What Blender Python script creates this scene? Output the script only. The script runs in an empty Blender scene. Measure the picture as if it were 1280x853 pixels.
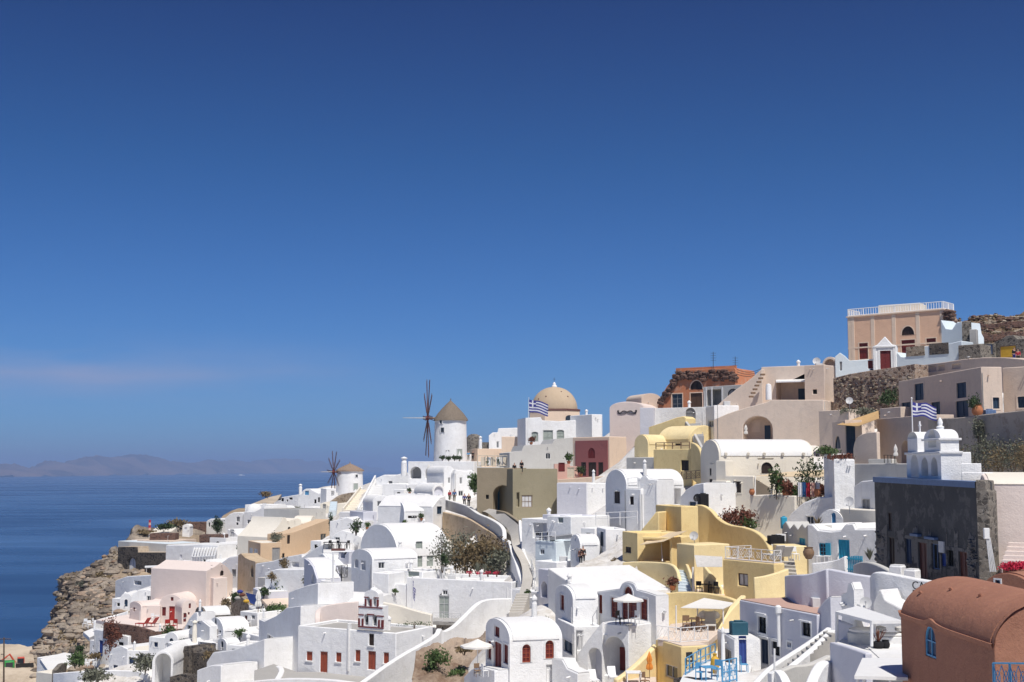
import bpy, bmesh, math, random
import numpy as np
from mathutils import Vector as V, noise
from mathutils.geometry import delaunay_2d_cdt
R = math.radians
random.seed(7)
SC = bpy.context.scene
COL = SC.collection
# ------------------------------------------------------------------ camera
F, HY = 1600.0, 586.0
TH = math.atan((HY - 426.5) / F)
CT, ST = math.cos(TH), math.sin(TH)
cam_d = bpy.data.cameras.new('camera'); cam = bpy.data.objects.new('camera', cam_d); COL.objects.link(cam)
cam_d.lens = 45.0; cam_d.sensor_width = 36.0; cam_d.clip_start = 0.5; cam_d.clip_end = 120000
cam.location = (0, 0, 0); cam.rotation_euler = (R(90) + TH, 0, 0)
SC.camera = cam
# ------------------------------------------------------------------ light
SUN_AZ, SUN_EL = 158.0, 60.0          # azimuth clockwise from +Y (the viewing direction)
w = bpy.data.worlds.new('World'); SC.world = w; w.use_nodes = True
nt = w.node_tree; nt.nodes.clear()
N = nt.nodes.new; L = nt.links.new
out = N('ShaderNodeOutputWorld'); bg = N('ShaderNodeBackground'); sky = N('ShaderNodeTexSky')
sky.sky_type = 'NISHITA'; sky.sun_disc = False
sky.sun_elevation = R(SUN_EL); sky.sun_rotation = R(SUN_AZ)
sky.altitude = 120; sky.air_density = 1.0; sky.dust_density = 0.1; sky.ozone_density = 4.0
bg.inputs['Strength'].default_value = 0.1
# deep clear-day blue, deepening evenly from the horizon to overhead all round; then thin high cloud from noise
tint = N('ShaderNodeMix'); tint.data_type = 'RGBA'; tint.blend_type = 'MULTIPLY'; tint.inputs[0].default_value = 1.0
L(sky.outputs[0], tint.inputs[6])
tc = N('ShaderNodeTexCoord'); sz = N('ShaderNodeSeparateXYZ'); L(tc.outputs['Generated'], sz.inputs[0]); ramp = N('ShaderNodeValToRGB'); L(sz.outputs[2], ramp.inputs[0]); L(ramp.outputs[0], tint.inputs[7])
for i_, (p_, c_) in enumerate([(0., (.168, .325, .615, 1)), (.04, (.165, .327, .62, 1)), (.235, (.087, .222, .42, 1)), (.35, (.066, .143, .315, 1))]):
    e_ = ramp.color_ramp.elements[i_] if i_ < 2 else ramp.color_ramp.elements.new(p_)
    e_.position = p_; e_.color = c_
mp = N("ShaderNodeMapping"); mp.inputs['Scale'].default_value = (2.0, 2.0, 15)
mp.inputs['Location'].default_value = (3.1, 0.7, 0.0)
L(tc.outputs['Generated'], mp.inputs[0])
nz = N('ShaderNodeTexNoise'); nz.inputs['Scale'].default_value = 1.6; nz.inputs['Detail'].default_value = 5; nz.inputs['Roughness'].default_value = 0.55
L(mp.outputs[0], nz.inputs[0])
cr = N('ShaderNodeMapRange'); cr.inputs[1].default_value = 0.42; cr.inputs[2].default_value = 0.72; cr.inputs[3].default_value = 0; cr.inputs[4].default_value = 0.85
L(nz.outputs[0], cr.inputs[0])
sx = N('ShaderNodeSeparateXYZ'); L(tc.outputs['Generated'], sx.inputs[0])
lo = N('ShaderNodeMapRange'); lo.inputs[1].default_value = 0.04; lo.inputs[2].default_value = 0.07; L(sx.outputs[2], lo.inputs[0])
hi = N('ShaderNodeMapRange'); hi.inputs[1].default_value = 0.105; hi.inputs[2].default_value = 0.075; L(sx.outputs[2], hi.inputs[0])
m1 = N('ShaderNodeMath'); m1.operation = 'MULTIPLY'; L(lo.outputs[0], m1.inputs[0]); L(hi.outputs[0], m1.inputs[1])
m2 = N('ShaderNodeMath'); m2.operation = 'MULTIPLY'; L(m1.outputs[0], m2.inputs[0]); L(cr.outputs[0], m2.inputs[1])
lx = N('ShaderNodeMapRange'); lx.inputs[1].default_value = -0.05; lx.inputs[2].default_value = -0.33; L(sx.outputs[0], lx.inputs[0])
m3 = N('ShaderNodeMath'); m3.operation = 'MULTIPLY'; L(m2.outputs[0], m3.inputs[0]); L(lx.outputs[0], m3.inputs[1])
cl = N('ShaderNodeMix'); cl.data_type = 'RGBA'; cl.inputs[7].default_value = (2.6, 2.7, 3.9, 1)
L(m3.outputs[0], cl.inputs[0]); L(tint.outputs[2], cl.inputs[6]); L(cl.outputs[2], bg.inputs[0]); L(bg.outputs[0], out.inputs[0])
sd = bpy.data.lights.new('sun', 'SUN'); sd.energy = 3.3; sd.angle = R(0.53); sd.color = (1.0, 0.955, 0.89)
sun = bpy.data.objects.new('sun', sd); COL.objects.link(sun)
sdir = V((math.sin(R(SUN_AZ)) * math.cos(R(SUN_EL)), math.cos(R(SUN_AZ)) * math.cos(R(SUN_EL)), math.sin(R(SUN_EL))))
sun.rotation_euler = sdir.to_track_quat('Z', 'Y').to_euler()
SC.view_settings.view_transform = 'Standard'; SC.view_settings.look = 'None'
SC.view_settings.exposure = 0.5; SC.view_settings.gamma = 1.0
SC.cycles.volume_bounces = 1; SC.cycles.max_bounces = 12; SC.cycles.diffuse_bounces = 8
# ------------------------------------------------------------------ pixel geometry (1280 x 853)
def ray(px, py):
    a = (px - 640) / F; b = -(py - 426.5) / F
    return V((a, CT - b * ST, ST + b * CT))
def at(px, py, Y):
    d = ray(px, py); return d * (Y / d.y)
def at_z(px, py, z):
    d = ray(px, py); return d * (z / d.z)
def on_plane(px, py, o, n):
    d = ray(px, py); return d * (o.dot(n) / d.dot(n))
# ------------------------------------------------------------------ materials
MATS = {}
def _m(name):
    m = bpy.data.materials.new(name); m.use_nodes = True; return m, m.node_tree, m.node_tree.nodes['Principled BSDF']
def _noise(t, scale, detail=4, rough=.6, co='Object', stretch=None):
    tc = t.nodes.new('ShaderNodeTexCoord'); n = t.nodes.new('ShaderNodeTexNoise')
    n.inputs['Scale'].default_value = scale; n.inputs['Detail'].default_value = detail; n.inputs['Roughness'].default_value = rough
    if stretch:
        mp = t.nodes.new('ShaderNodeMapping'); mp.inputs['Scale'].default_value = stretch
        t.links.new(tc.outputs[co], mp.inputs[0]); t.links.new(mp.outputs[0], n.inputs[0])
    else: t.links.new(tc.outputs[co], n.inputs[0])
    return n
def _range(t, src, a, b, c, d):
    r = t.nodes.new('ShaderNodeMapRange'); r.inputs[1].default_value = a; r.inputs[2].default_value = b; r.inputs[3].default_value = c; r.inputs[4].default_value = d
    t.links.new(src, r.inputs[0]); return r
def _mix(t, fac, a, b, mode='MIX'):
    m = t.nodes.new('ShaderNodeMix'); m.data_type = 'RGBA'; m.blend_type = mode
    for i, x in ((0, fac), (6, a), (7, b)):
        if hasattr(x, 'is_linked'): t.links.new(x, m.inputs[i])
        elif i == 0: m.inputs[0].default_value = x
        else: m.inputs[i].default_value = (*x, 1)
    return m
def plaster(name, c, stain=(.5, .46, .4), amt=.25, bump=.35, rough=.92, patch=None, pamt=.5):
    m, t, b = _m(name)
    n1 = _noise(t, .35, 5, .65); n2 = _noise(t, 1.1, 6, .7, stretch=(2.2, 2.2, .35)); n3 = _noise(t, 9, 4, .7)
    f1 = _range(t, n1.outputs[0], .42, .75, 0, amt); f2 = _range(t, n2.outputs[0], .55, .8, 0, amt)
    x = _mix(t, f1.outputs[0], c, tuple(c[i] * .55 + stain[i] * .45 for i in range(3)))
    x2 = _mix(t, f2.outputs[0], x.outputs[2], tuple(c[i] * .3 + stain[i] * .6 for i in range(3)))
    if patch:
        n4 = _noise(t, .8, 8, .72); f4 = _range(t, n4.outputs[0], .52, .58, 0, pamt)
        x2 = _mix(t, f4.outputs[0], x2.outputs[2], patch)
    t.links.new(x2.outputs[2], b.inputs['Base Color']); b.inputs['Roughness'].default_value = rough
    b.inputs['Specular IOR Level'].default_value = .2
    n5 = _noise(t, .9, 4, .55)
    bp = t.nodes.new('ShaderNodeBump'); bp.inputs['Strength'].default_value = bump; bp.inputs['Distance'].default_value = .075
    ad = t.nodes.new('ShaderNodeMath'); ad.operation = 'MULTIPLY_ADD'; ad.inputs[1].default_value = 2.2
    t.links.new(n5.outputs[0], ad.inputs[0]); t.links.new(n3.outputs[0], ad.inputs[2])
    t.links.new(ad.outputs[0], bp.inputs['Height']); t.links.new(bp.outputs[0], b.inputs['Normal'])
    MATS[name] = m; return m
def stone(name, c1, c2, c3, mortar, scale=2.2, gap=.07, bump=.8):
    m, t, b = _m(name)
    tc = t.nodes.new('ShaderNodeTexCoord'); v = t.nodes.new('ShaderNodeTexVoronoi'); v.feature = 'F1'; v.inputs['Scale'].default_value = scale
    ve = t.nodes.new('ShaderNodeTexVoronoi'); ve.feature = 'DISTANCE_TO_EDGE'; ve.inputs['Scale'].default_value = scale
    wn = _noise(t, 2.5, 2); mm = t.nodes.new('ShaderNodeMapping')
    ad = t.nodes.new('ShaderNodeVectorMath'); ad.operation = 'MULTIPLY_ADD'; ad.inputs[1].default_value = (.25, .25, .25)
    t.links.new(wn.outputs[1], ad.inputs[0]); t.links.new(tc.outputs['Object'], ad.inputs[2])
    t.links.new(ad.outputs[0], mm.inputs[0]); mm.inputs['Scale'].default_value = (1, 1, 1.35)
    t.links.new(mm.outputs[0], v.inputs[0]); t.links.new(mm.outputs[0], ve.inputs[0])
    sp = t.nodes.new('ShaderNodeSeparateColor'); t.links.new(v.outputs['Color'], sp.inputs[0])
    a = _mix(t, sp.outputs[0], c1, c2); f = _range(t, sp.outputs[1], .6, .8, 0, 1); a2 = _mix(t, f.outputs[0], a.outputs[2], c3)
    e = _range(t, ve.outputs[0], gap * .4, gap, 0, 1); a3 = _mix(t, e.outputs[0], mortar, a2.outputs[2])
    n3 = _noise(t, 7, 5, .7); f3 = _range(t, n3.outputs[0], .3, .8, .7, 1.2); gr = t.nodes.new('ShaderNodeCombineColor')
    for k in range(3): t.links.new(f3.outputs[0], gr.inputs[k])
    a4 = _mix(t, 1.0, a3.outputs[2], gr.outputs[0], 'MULTIPLY')
    t.links.new(a4.outputs[2], b.inputs['Base Color']); b.inputs['Roughness'].default_value = .95; b.inputs['Specular IOR Level'].default_value = .15
    bp = t.nodes.new('ShaderNodeBump'); bp.inputs['Strength'].default_value = bump; bp.inputs['Distance'].default_value = .12
    t.links.new(e.outputs[0], bp.inputs['Height']); t.links.new(bp.outputs[0], b.inputs['Normal'])
    MATS[name] = m; return m
def flat(name, c, rough=.6, metal=0., spec=.4, var=.12, scale=3.):
    m, t, b = _m(name)
    n = _noise(t, scale, 4, .6); f = _range(t, n.outputs[0], .3, .75, 0, 1)
    x = _mix(t, f.outputs[0], tuple(min(1, k * (1 + var)) for k in c), tuple(k * (1 - var) for k in c))
    t.links.new(x.outputs[2], b.inputs['Base Color']); b.inputs['Roughness'].default_value = rough; b.inputs['Metallic'].default_value = metal
    b.inputs['Specular IOR Level'].default_value = spec
    MATS[name] = m; return m
plaster('white', (.85, .85, .845), amt=.42, bump=.6, patch=(.74, .735, .715), pamt=.4); plaster('white2', (.74, .74, .735), amt=.4)
plaster('white3', (.77, .768, .757), amt=.35, bump=.6, patch=(.75, .74, .71), pamt=.35)
plaster('dirty', (.70, .68, .64), (.36, .32, .27), .6, .5)
plaster('lav', (.62, .625, .68), (.42, .42, .5), .3)  # lavender plaster, also for white walls whose shade is put into the colour
plaster('paleblue', (.64, .71, .745), (.5, .55, .58), .3)
plaster('cream', (.78, .73, .63), (.55, .48, .38), .35)
plaster('yellow', (.81, .645, .33), (.5, .37, .18), .5, patch=(.70, .53, .26), pamt=.5); plaster('yellow2', (.83, .685, .39), (.54, .42, .22), .45, patch=(.72, .57, .31), pamt=.4)
plaster('peach', (.76, .49, .33), (.5, .36, .26), .4); plaster('palepeach', (.76, .60, .46), (.5, .4, .32), .4)
plaster('pinkwhite', (.74, .64, .585), (.55, .46, .42), .35); plaster('pink', (.70, .44, .36), (.45, .3, .25), .4)
plaster('tan', (.65, .53, .435), (.4, .32, .27), .5, patch=(.56, .465, .39), pamt=.5); plaster('tan2', (.71, .59, .49), (.42, .35, .29), .5, patch=(.6, .505, .43), pamt=.5)
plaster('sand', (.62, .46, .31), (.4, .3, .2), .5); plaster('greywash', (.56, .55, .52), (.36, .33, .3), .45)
plaster('rosered', (.33, .125, .12), (.22, .1, .09), .4); plaster('orange', (.52, .20, .10), (.42, .3, .22), .5, patch=(.5, .36, .27), pamt=.35)
plaster('terracotta', (.35, .165, .11), (.2, .09, .055), .75, .5, patch=(.42, .21, .13), pamt=.3); plaster('olive', (.31, .275, .19), (.2, .17, .1), .6)
plaster('olive2', (.32, .265, .185), (.2, .16, .1), .6)
plaster('blackwall', (.072, .072, .074), (.14, .14, .14), .7, .5, patch=(.16, .155, .15), pamt=.6)
plaster('blackwall2', (.19, .18, .17), (.08, .08, .08), .7, .8, patch=(.045, .045, .05), pamt=.8)
plaster('concrete', (.40, .385, .36), (.25, .24, .22), .5); plaster('rosefloor', (.50, .33, .27), (.4, .3, .26), .4)
plaster('oldwall', (.45, .39, .335), (.25, .21, .17), .8, .8, patch=(.27, .22, .18), pamt=.6)
plaster('ochrewall', (.60, .47, .32), (.35, .24, .14), .8, .8, patch=(.38, .27, .17), pamt=.5)
plaster('dome', (.50, .39, .275), (.36, .26, .16), .5)
plaster('path', (.52, .49, .44), (.3, .27, .22), .6)
stone('rubble', (.36, .25, .18), (.46, .35, .27), (.15, .1, .08), (.56, .46, .38), 2.2)
stone('darkstone', (.09, .075, .065), (.17, .145, .12), (.045, .04, .04), (.20, .18, .16), 2.6)
stone('redstone', (.15, .085, .065), (.22, .13, .10), (.085, .05, .043), (.25, .18, .15), 2.6)
stone('greystone', (.20, .175, .15), (.29, .26, .22), (.10, .09, .08), (.33, .3, .26), 3.)
stone('palestone', (.34, .27, .20), (.45, .37, .28), (.2, .15, .11), (.5, .43, .34), 2.2)
for nm, c in dict(dred=(.15, .022, .02), red=(.36, .03, .022), rust=(.30, .07, .035), blue=(.035, .07, .27), navy=(.025, .045, .10), dblue=(.02, .045, .085), sky=(.09, .30, .52),
        turq=(.03, .33, .50), brown=(.09, .05, .03), dbrown=(.035, .022, .017), grey=(.28, .28, .28), ggreen=(.33, .37, .335), teal=(.02, .085, .125), wood=(.22, .14, .085),
        lgrey=(.55, .55, .55), orangec=(.75, .28, .05), pbrown=(.12, .05, .04), bluewash=(.11, .17, .30)).items(): flat(nm, c, .55)
flat('glass', (.03, .036, .045), .12, spec=.6); flat('dark', (.02, .019, .018), .9, spec=.1)
flat('metal', (.45, .45, .46), .4, .7); flat('iron', (.035, .033, .032), .5, .3); flat('whitep', (.78, .78, .77), .5, var=.05); flat('bone', (.6, .53, .42), .7)
flat('canvas', (.74, .72, .68), .9, var=.06, spec=.1); flat('sail', (.66, .53, .36), .9, var=.08, spec=.1); flat('sailtan', (.5, .33, .16), .9, spec=.1); flat('cushion', (.55, .53, .5), .95, spec=.1)
flat('thatch', (.20, .165, .13), .95, var=.3, scale=6, spec=.05); flat('thatch2', (.27, .20, .15), .95, var=.3, scale=6, spec=.05)
flat('clay', (.42, .16, .07), .8); flat('leafdark', (.035, .06, .02), .7, var=.45, scale=1.5); flat('leaf', (.06, .10, .028), .7, var=.45, scale=1.5); flat('leafdry', (.17, .125, .065), .9, var=.4, scale=1.5)
flat('leafgrey', (.14, .145, .105), .9, var=.4, scale=1.5); flat('leafred', (.14, .05, .03), .8, var=.4); flat('flower', (.5, .02, .06), .7, var=.4); flat('bark', (.12, .085, .06), .95, var=.3)
flat('skin', (.42, .25, .18), .6); flat('hair', (.02, .014, .01), .7); flat('cloth_red', (.45, .03, .05), .9); flat('cloth_blue', (.03, .12, .3), .9); flat('cloth_navy', (.04, .05, .25), .9)
flat('cloth_black', (.012, .012, .014), .9); flat('cloth_khaki', (.2, .18, .13), .9); flat('cloth_brown', (.13, .045, .03), .9); flat('flagblue', (.05, .05, .26), .85, var=.06); flat('flagwhite', (.75, .75, .78), .85, var=.04)
flat('green', (.03, .28, .05), .45); flat('diggerred', (.55, .08, .04), .5); flat('ochre', (.6, .36, .04), .7)
# ------------------------------------------------------------------ mesh builder
class MB:
    def __init__(s): s.v = []; s.f = []; s.m = []
    def poly(s, pts, m=0):
        i = len(s.v); s.v += [V(p) for p in pts]; s.f.append(tuple(range(i, i + len(pts)))); s.m.append(m)
    def box(s, o, u, v, n, a, b, c, m=0):      # o + ranges a (along u) b (along v) c (along n)
        P = [o + u * x + v * y + n * z for z in c for y in b for x in a]; i = len(s.v); s.v += P
        for q in ((0, 1, 3, 2), (4, 6, 7, 5), (0, 4, 5, 1), (2, 3, 7, 6), (0, 2, 6, 4), (1, 5, 7, 3)): s.f.append(tuple(i + k for k in q)); s.m.append(m)
    def abox(s, c, sx, sy, sz, m=0, rz=0):
        u = V((math.cos(rz), math.sin(rz), 0)); v = V((-u.y, u.x, 0))
        s.box(V(c), u, v, V((0, 0, 1)), (-sx / 2, sx / 2), (-sy / 2, sy / 2), (-sz / 2, sz / 2), m)
    def tube(s, pts, r, n=6, m=0):
        pts = [V(p) for p in pts]; rs = r if isinstance(r, (list, tuple)) else [r] * len(pts); base = len(s.v)
        for i, p in enumerate(pts):
            d = (pts[min(i + 1, len(pts) - 1)] - pts[max(i - 1, 0)]).normalized(); a = d.orthogonal().normalized() if abs(d.z) > .99 else d.cross(V((0, 0, 1))).normalized(); b = d.cross(a)
            for k in range(n): s.v.append(p + (a * math.cos(6.2832 * k / n) + b * math.sin(6.2832 * k / n)) * rs[i])
        for i in range(len(pts) - 1):
            for k in range(n):
                q = base + i * n; s.f.append((q + k, q + (k + 1) % n, q + n + (k + 1) % n, q + n + k)); s.m.append(m)
        s.f.append(tuple(base + k for k in range(n))[::-1]); s.m.append(m)
        q = base + (len(pts) - 1) * n; s.f.append(tuple(q + k for k in range(n))); s.m.append(m)
    def lathe(s, c, prof, n=24, m=0, a0=0., a1=6.28319, sx=1.):   # prof: (r, z) bottom to top
        c = V(c); full = abs(a1 - a0) > 6.28; nn = n if full else n + 1; base = len(s.v)
        for r, z in prof:
            for k in range(nn):
                a = a0 + (a1 - a0) * k / n; s.v.append(c + V((r * sx * math.cos(a), r * math.sin(a), z)))
        for i in range(len(prof) - 1):
            for k in range(n if full else nn - 1):
                k2 = (k + 1) % nn; q = base + i * nn; s.f.append((q + k, q + k2, q + nn + k2, q + nn + k)); s.m.append(m)
        if full and prof[0][0] > 1e-4: s.f.append(tuple(base + k for k in range(nn))[::-1]); s.m.append(m)
        if full and prof[-1][0] > 1e-4: q = base + (len(prof) - 1) * nn; s.f.append(tuple(q + k for k in range(nn))); s.m.append(m)
    def grid(s, P, m=0):                          # P[i][j] points
        base = len(s.v); nj = len(P[0])
        for row in P: s.v += [V(p) for p in row]
        for i in range(len(P) - 1):
            for j in range(nj - 1): q = base + i * nj + j; s.f.append((q, q + 1, q + nj + 1, q + nj)); s.m.append(m if not callable(m) else m(i, j))
    def build(s, name, mats, parent=None, smooth=True, bevel=0., fix=True, sharp=32):
        o0 = parent_world(parent)
        me = bpy.data.meshes.new(name); me.from_pydata([p - o0 for p in s.v], [], s.f)
        if isinstance(mats, str): mats = [mats]
        for x in mats: me.materials.append(MATS[x])
        if len(mats) > 1: me.polygons.foreach_set('material_index', s.m)
        if fix:
            bm = bmesh.new(); bm.from_mesh(me); bmesh.ops.remove_doubles(bm, verts=bm.verts, dist=.0008); bmesh.ops.recalc_face_normals(bm, faces=bm.faces); bm.to_mesh(me); bm.free()
        if smooth: me.shade_smooth(); me.set_sharp_from_angle(angle=R(sharp))
        o = bpy.data.objects.new(name, me); COL.objects.link(o)
        if parent: o.parent = parent
        if bevel:
            b = o.modifiers.new('soft_edges', 'BEVEL'); b.width = bevel; b.segments = 2; b.limit_method = 'ANGLE'; b.angle_limit = R(50); b.use_clamp_overlap = True
        return o
def parent_world(p):
    q = V((0, 0, 0))
    while p: q += V(p.location); p = p.parent
    return q
def root(name, label, cat, loc, group=None):
    o = bpy.data.objects.new(name, None); COL.objects.link(o); o.location = loc; o.empty_display_size = .3
    o['label'] = label; o['category'] = cat; o['kind'] = 'thing'
    if group: o['group'] = group
    return o
def tag(o, label, cat, group=None):
    o['label'] = label; o['category'] = cat; o['kind'] = 'thing'
    if group: o['group'] = group
    return o
def copy_tree(o, loc=None, rz=None, label=None, parent=None):
    c = o.copy(); COL.objects.link(c)
    if parent: c.parent = parent
    if loc is not None: c.location = loc
    if rz is not None: c.rotation_euler = (0, 0, rz)
    if label: c['label'] = label
    for ch in list(o.children): copy_tree(ch, parent=c)
    return c
def pierced(name, A, u, v, outline, holes, th, mat, parent, bev=.0):
    """upright plate: outline and through-holes in (s, z), th metres thick along v"""
    mb = MB(); f = lambda s, z, t: V((A.x + u.x * s + v.x * t, A.y + u.y * s + v.y * t, z))
    for t in (0, th): tess(mb, [outline] + holes, lambda s, z: f(s, z, t))
    for pl in [outline] + holes:
        for i in range(len(pl)): a, b = pl[i], pl[(i + 1) % len(pl)]; mb.poly([f(*a, 0), f(*b, 0), f(*b, th), f(*a, th)])
    return mb.build(name, mat, parent, bevel=bev)
UP = V((0, 0, 1))
CP = []                                           # terrain control points (x, y, z)
def arc(a, b, zs, zt, n=18, pw=1.0):              # arch from a to b springing at zs, apex zt
    return [((a + b) / 2 - (b - a) / 2 * math.cos(math.pi * k / n), zs + (zt - zs) * math.sin(math.pi * k / n) ** pw) for k in range(n + 1)]
def _inside(x, y, pl):
    r = False; j = len(pl) - 1
    for i in range(len(pl)):
        (xi, yi), (xj, yj) = pl[i], pl[j]
        if (yi > y) != (yj > y) and x < (xj - xi) * (y - yi) / (yj - yi) + xi: r = not r
        j = i
    return r
def tess(mb, polys, f, m=0):
    """triangulate an outline with holes (constrained Delaunay, then keep what lies inside)"""
    allp, ed = [], []
    for pl in polys:
        k = len(allp); n = len(pl); allp += [V(p) for p in pl]; ed += [(k + i, k + (i + 1) % n) for i in range(n)]
    vs, _, fs, *_r = delaunay_2d_cdt(allp, ed, [], 0, 1e-5)
    for t in fs:
        cx = sum(vs[i].x for i in t) / len(t); cy = sum(vs[i].y for i in t) / len(t)
        if _inside(cx, cy, polys[0]) and not any(_inside(cx, cy, h) for h in polys[1:]): mb.poly([f(vs[i].x, vs[i].y) for i in t], m)
def opening(mb, root_o, o, u, n, W, op):
    """op = (kind, px, py, w, h, colour, opts). Cuts nothing itself: returns hole outline and builds reveal and parts."""
    kind, px, py, w_, h_ = op[:5]; col = op[5] if len(op) > 5 else 'dark'; op_ = op[6] if len(op) > 6 else {}
    sl = (on_plane(px - w_ / 2, py, o, n) - o).dot(u); sr = (on_plane(px + w_ / 2, py, o, n) - o).dot(u)
    zt = on_plane(px, py - h_ / 2, o, n).z; zb = on_plane(px, py + h_ / 2, o, n).z
    if sl > sr: sl, sr = sr, sl
    sl = max(sl, .06); sr = min(sr, W - .06)
    if sr - sl < .08: return None
    arch = kind in 'ABQ'
    if arch:
        rz = min((sr - sl) * op_.get('rise', .5), zt - zb - .05); pts = [(sl, zb), (sr, zb)] + [p for p in arc(sl, sr, zt - rz, zt, 10)][::-1]
    else: pts = [(sl, zb), (sr, zb), (sr, zt), (sl, zt)]
    dp = op_.get('dp', {'O': 1.4, 'Q': 1.4, 'N': .25}.get(kind, .17))
    f = lambda s, z, d=0.: V((o.x + u.x * s - n.x * d, o.y + u.y * s - n.y * d, z))
    k = len(pts)
    for i in range(k):
        a, b = pts[i], pts[(i + 1) % k]; mb.poly([f(*a), f(*b), f(*b, dp), f(*a, dp)])
    tess(mb, [pts], lambda s, z: f(s, z, dp))
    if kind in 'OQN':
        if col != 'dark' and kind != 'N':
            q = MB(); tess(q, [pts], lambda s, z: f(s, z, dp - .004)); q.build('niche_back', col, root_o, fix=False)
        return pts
    fw = min(.07, (sr - sl) * .14); door = kind in 'DB'
    def inset(d):
        if arch: return [(sl + d, zb + (0 if door else d)), (sr - d, zb + (0 if door else d))] + arc(sl + d, sr - d, zt - rz, zt - d, 10)[::-1]
        z0 = zb + (0.004 if door else d); return [(sl + d, z0), (sr - d, z0), (sr - d, zt - d), (sl + d, zt - d)]
    fr = MB(); ip = inset(fw); op2 = inset(.004)
    for i in range(k):
        a, b, c, d = op2[i], op2[(i + 1) % k], ip[(i + 1) % k], ip[i]
        fr.poly([f(*a, dp - .09), f(*b, dp - .09), f(*c, dp - .09), f(*d, dp - .09)]); fr.poly([f(*d, dp - .09), f(*c, dp - .09), f(*c, dp - .01), f(*d, dp - .01)])
    mul = op_.get('mul', (2, 1) if not door else (2, 1))
    n_ = -n
    for i in range(1, mul[0]):
        s = sl + (sr - sl) * i / mul[0]; fr.box(V((o.x, o.y, 0)), u, n_, UP, (s - .022, s + .022), (dp - .075, dp - .012), (zb + .03, zt - (.06 if not arch else fw + .02)))
    for j in range(1, mul[1]):
        z = zb + (zt - zb) * j / mul[1]; fr.box(V((o.x, o.y, 0)), u, n_, UP, (sl + fw, sr - fw), (dp - .073, dp - .012), (z - .02, z + .02))
    frc = op_.get('fr', col if door else ('whitep' if col == 'glass' else col))
    tr = op_.get('tr')
    fo = fr.build('door_frame' if door else 'window', frc, root_o, smooth=False)
    pn = MB(); tess(pn, [inset(fw * .9)], lambda s, z: f(s, z, dp - .03)); 
    pn.build('door' if door else ('pane' if col in ('glass', 'dark') else 'shutter'), col, root_o if door else fo, smooth=False, fix=False)
    if tr:
        tm = MB(); tw = op_.get('tw', .13)
        if arch: oo = [(sl - tw, zb), (sr + tw, zb)] + arc(sl - tw, sr + tw, zt - rz, zt + tw, 10)[::-1]
        else: b0 = zb if door else zb - tw; oo = [(sl - tw, b0), (sr + tw, b0), (sr + tw, zt + tw), (sl - tw, zt + tw)]
        for i in range(k):
            if door and i == 0: continue
            a, b, c, d = oo[i], oo[(i + 1) % k], pts[(i + 1) % k], pts[i]
            e = -.035
            tm.poly([f(*a, e), f(*b, e), f(*c, e), f(*d, e)]); tm.poly([f(*d, e), f(*c, e), f(*c, .01), f(*d, .01)]); tm.poly([f(*a, e), f(*b, e), f(*b, .01), f(*a, .01)])
        tm.build('surround', tr, fo, smooth=False)
    sill = op_.get('sill')
    if sill:
        q = MB(); q.box(V((o.x, o.y, 0)), u, n, UP, (sl - .1, sr + .1), (-.05, .1), (zb - .1, zb - .003)); q.build('sill', sill, fo, smooth=False)
    return pts
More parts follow.
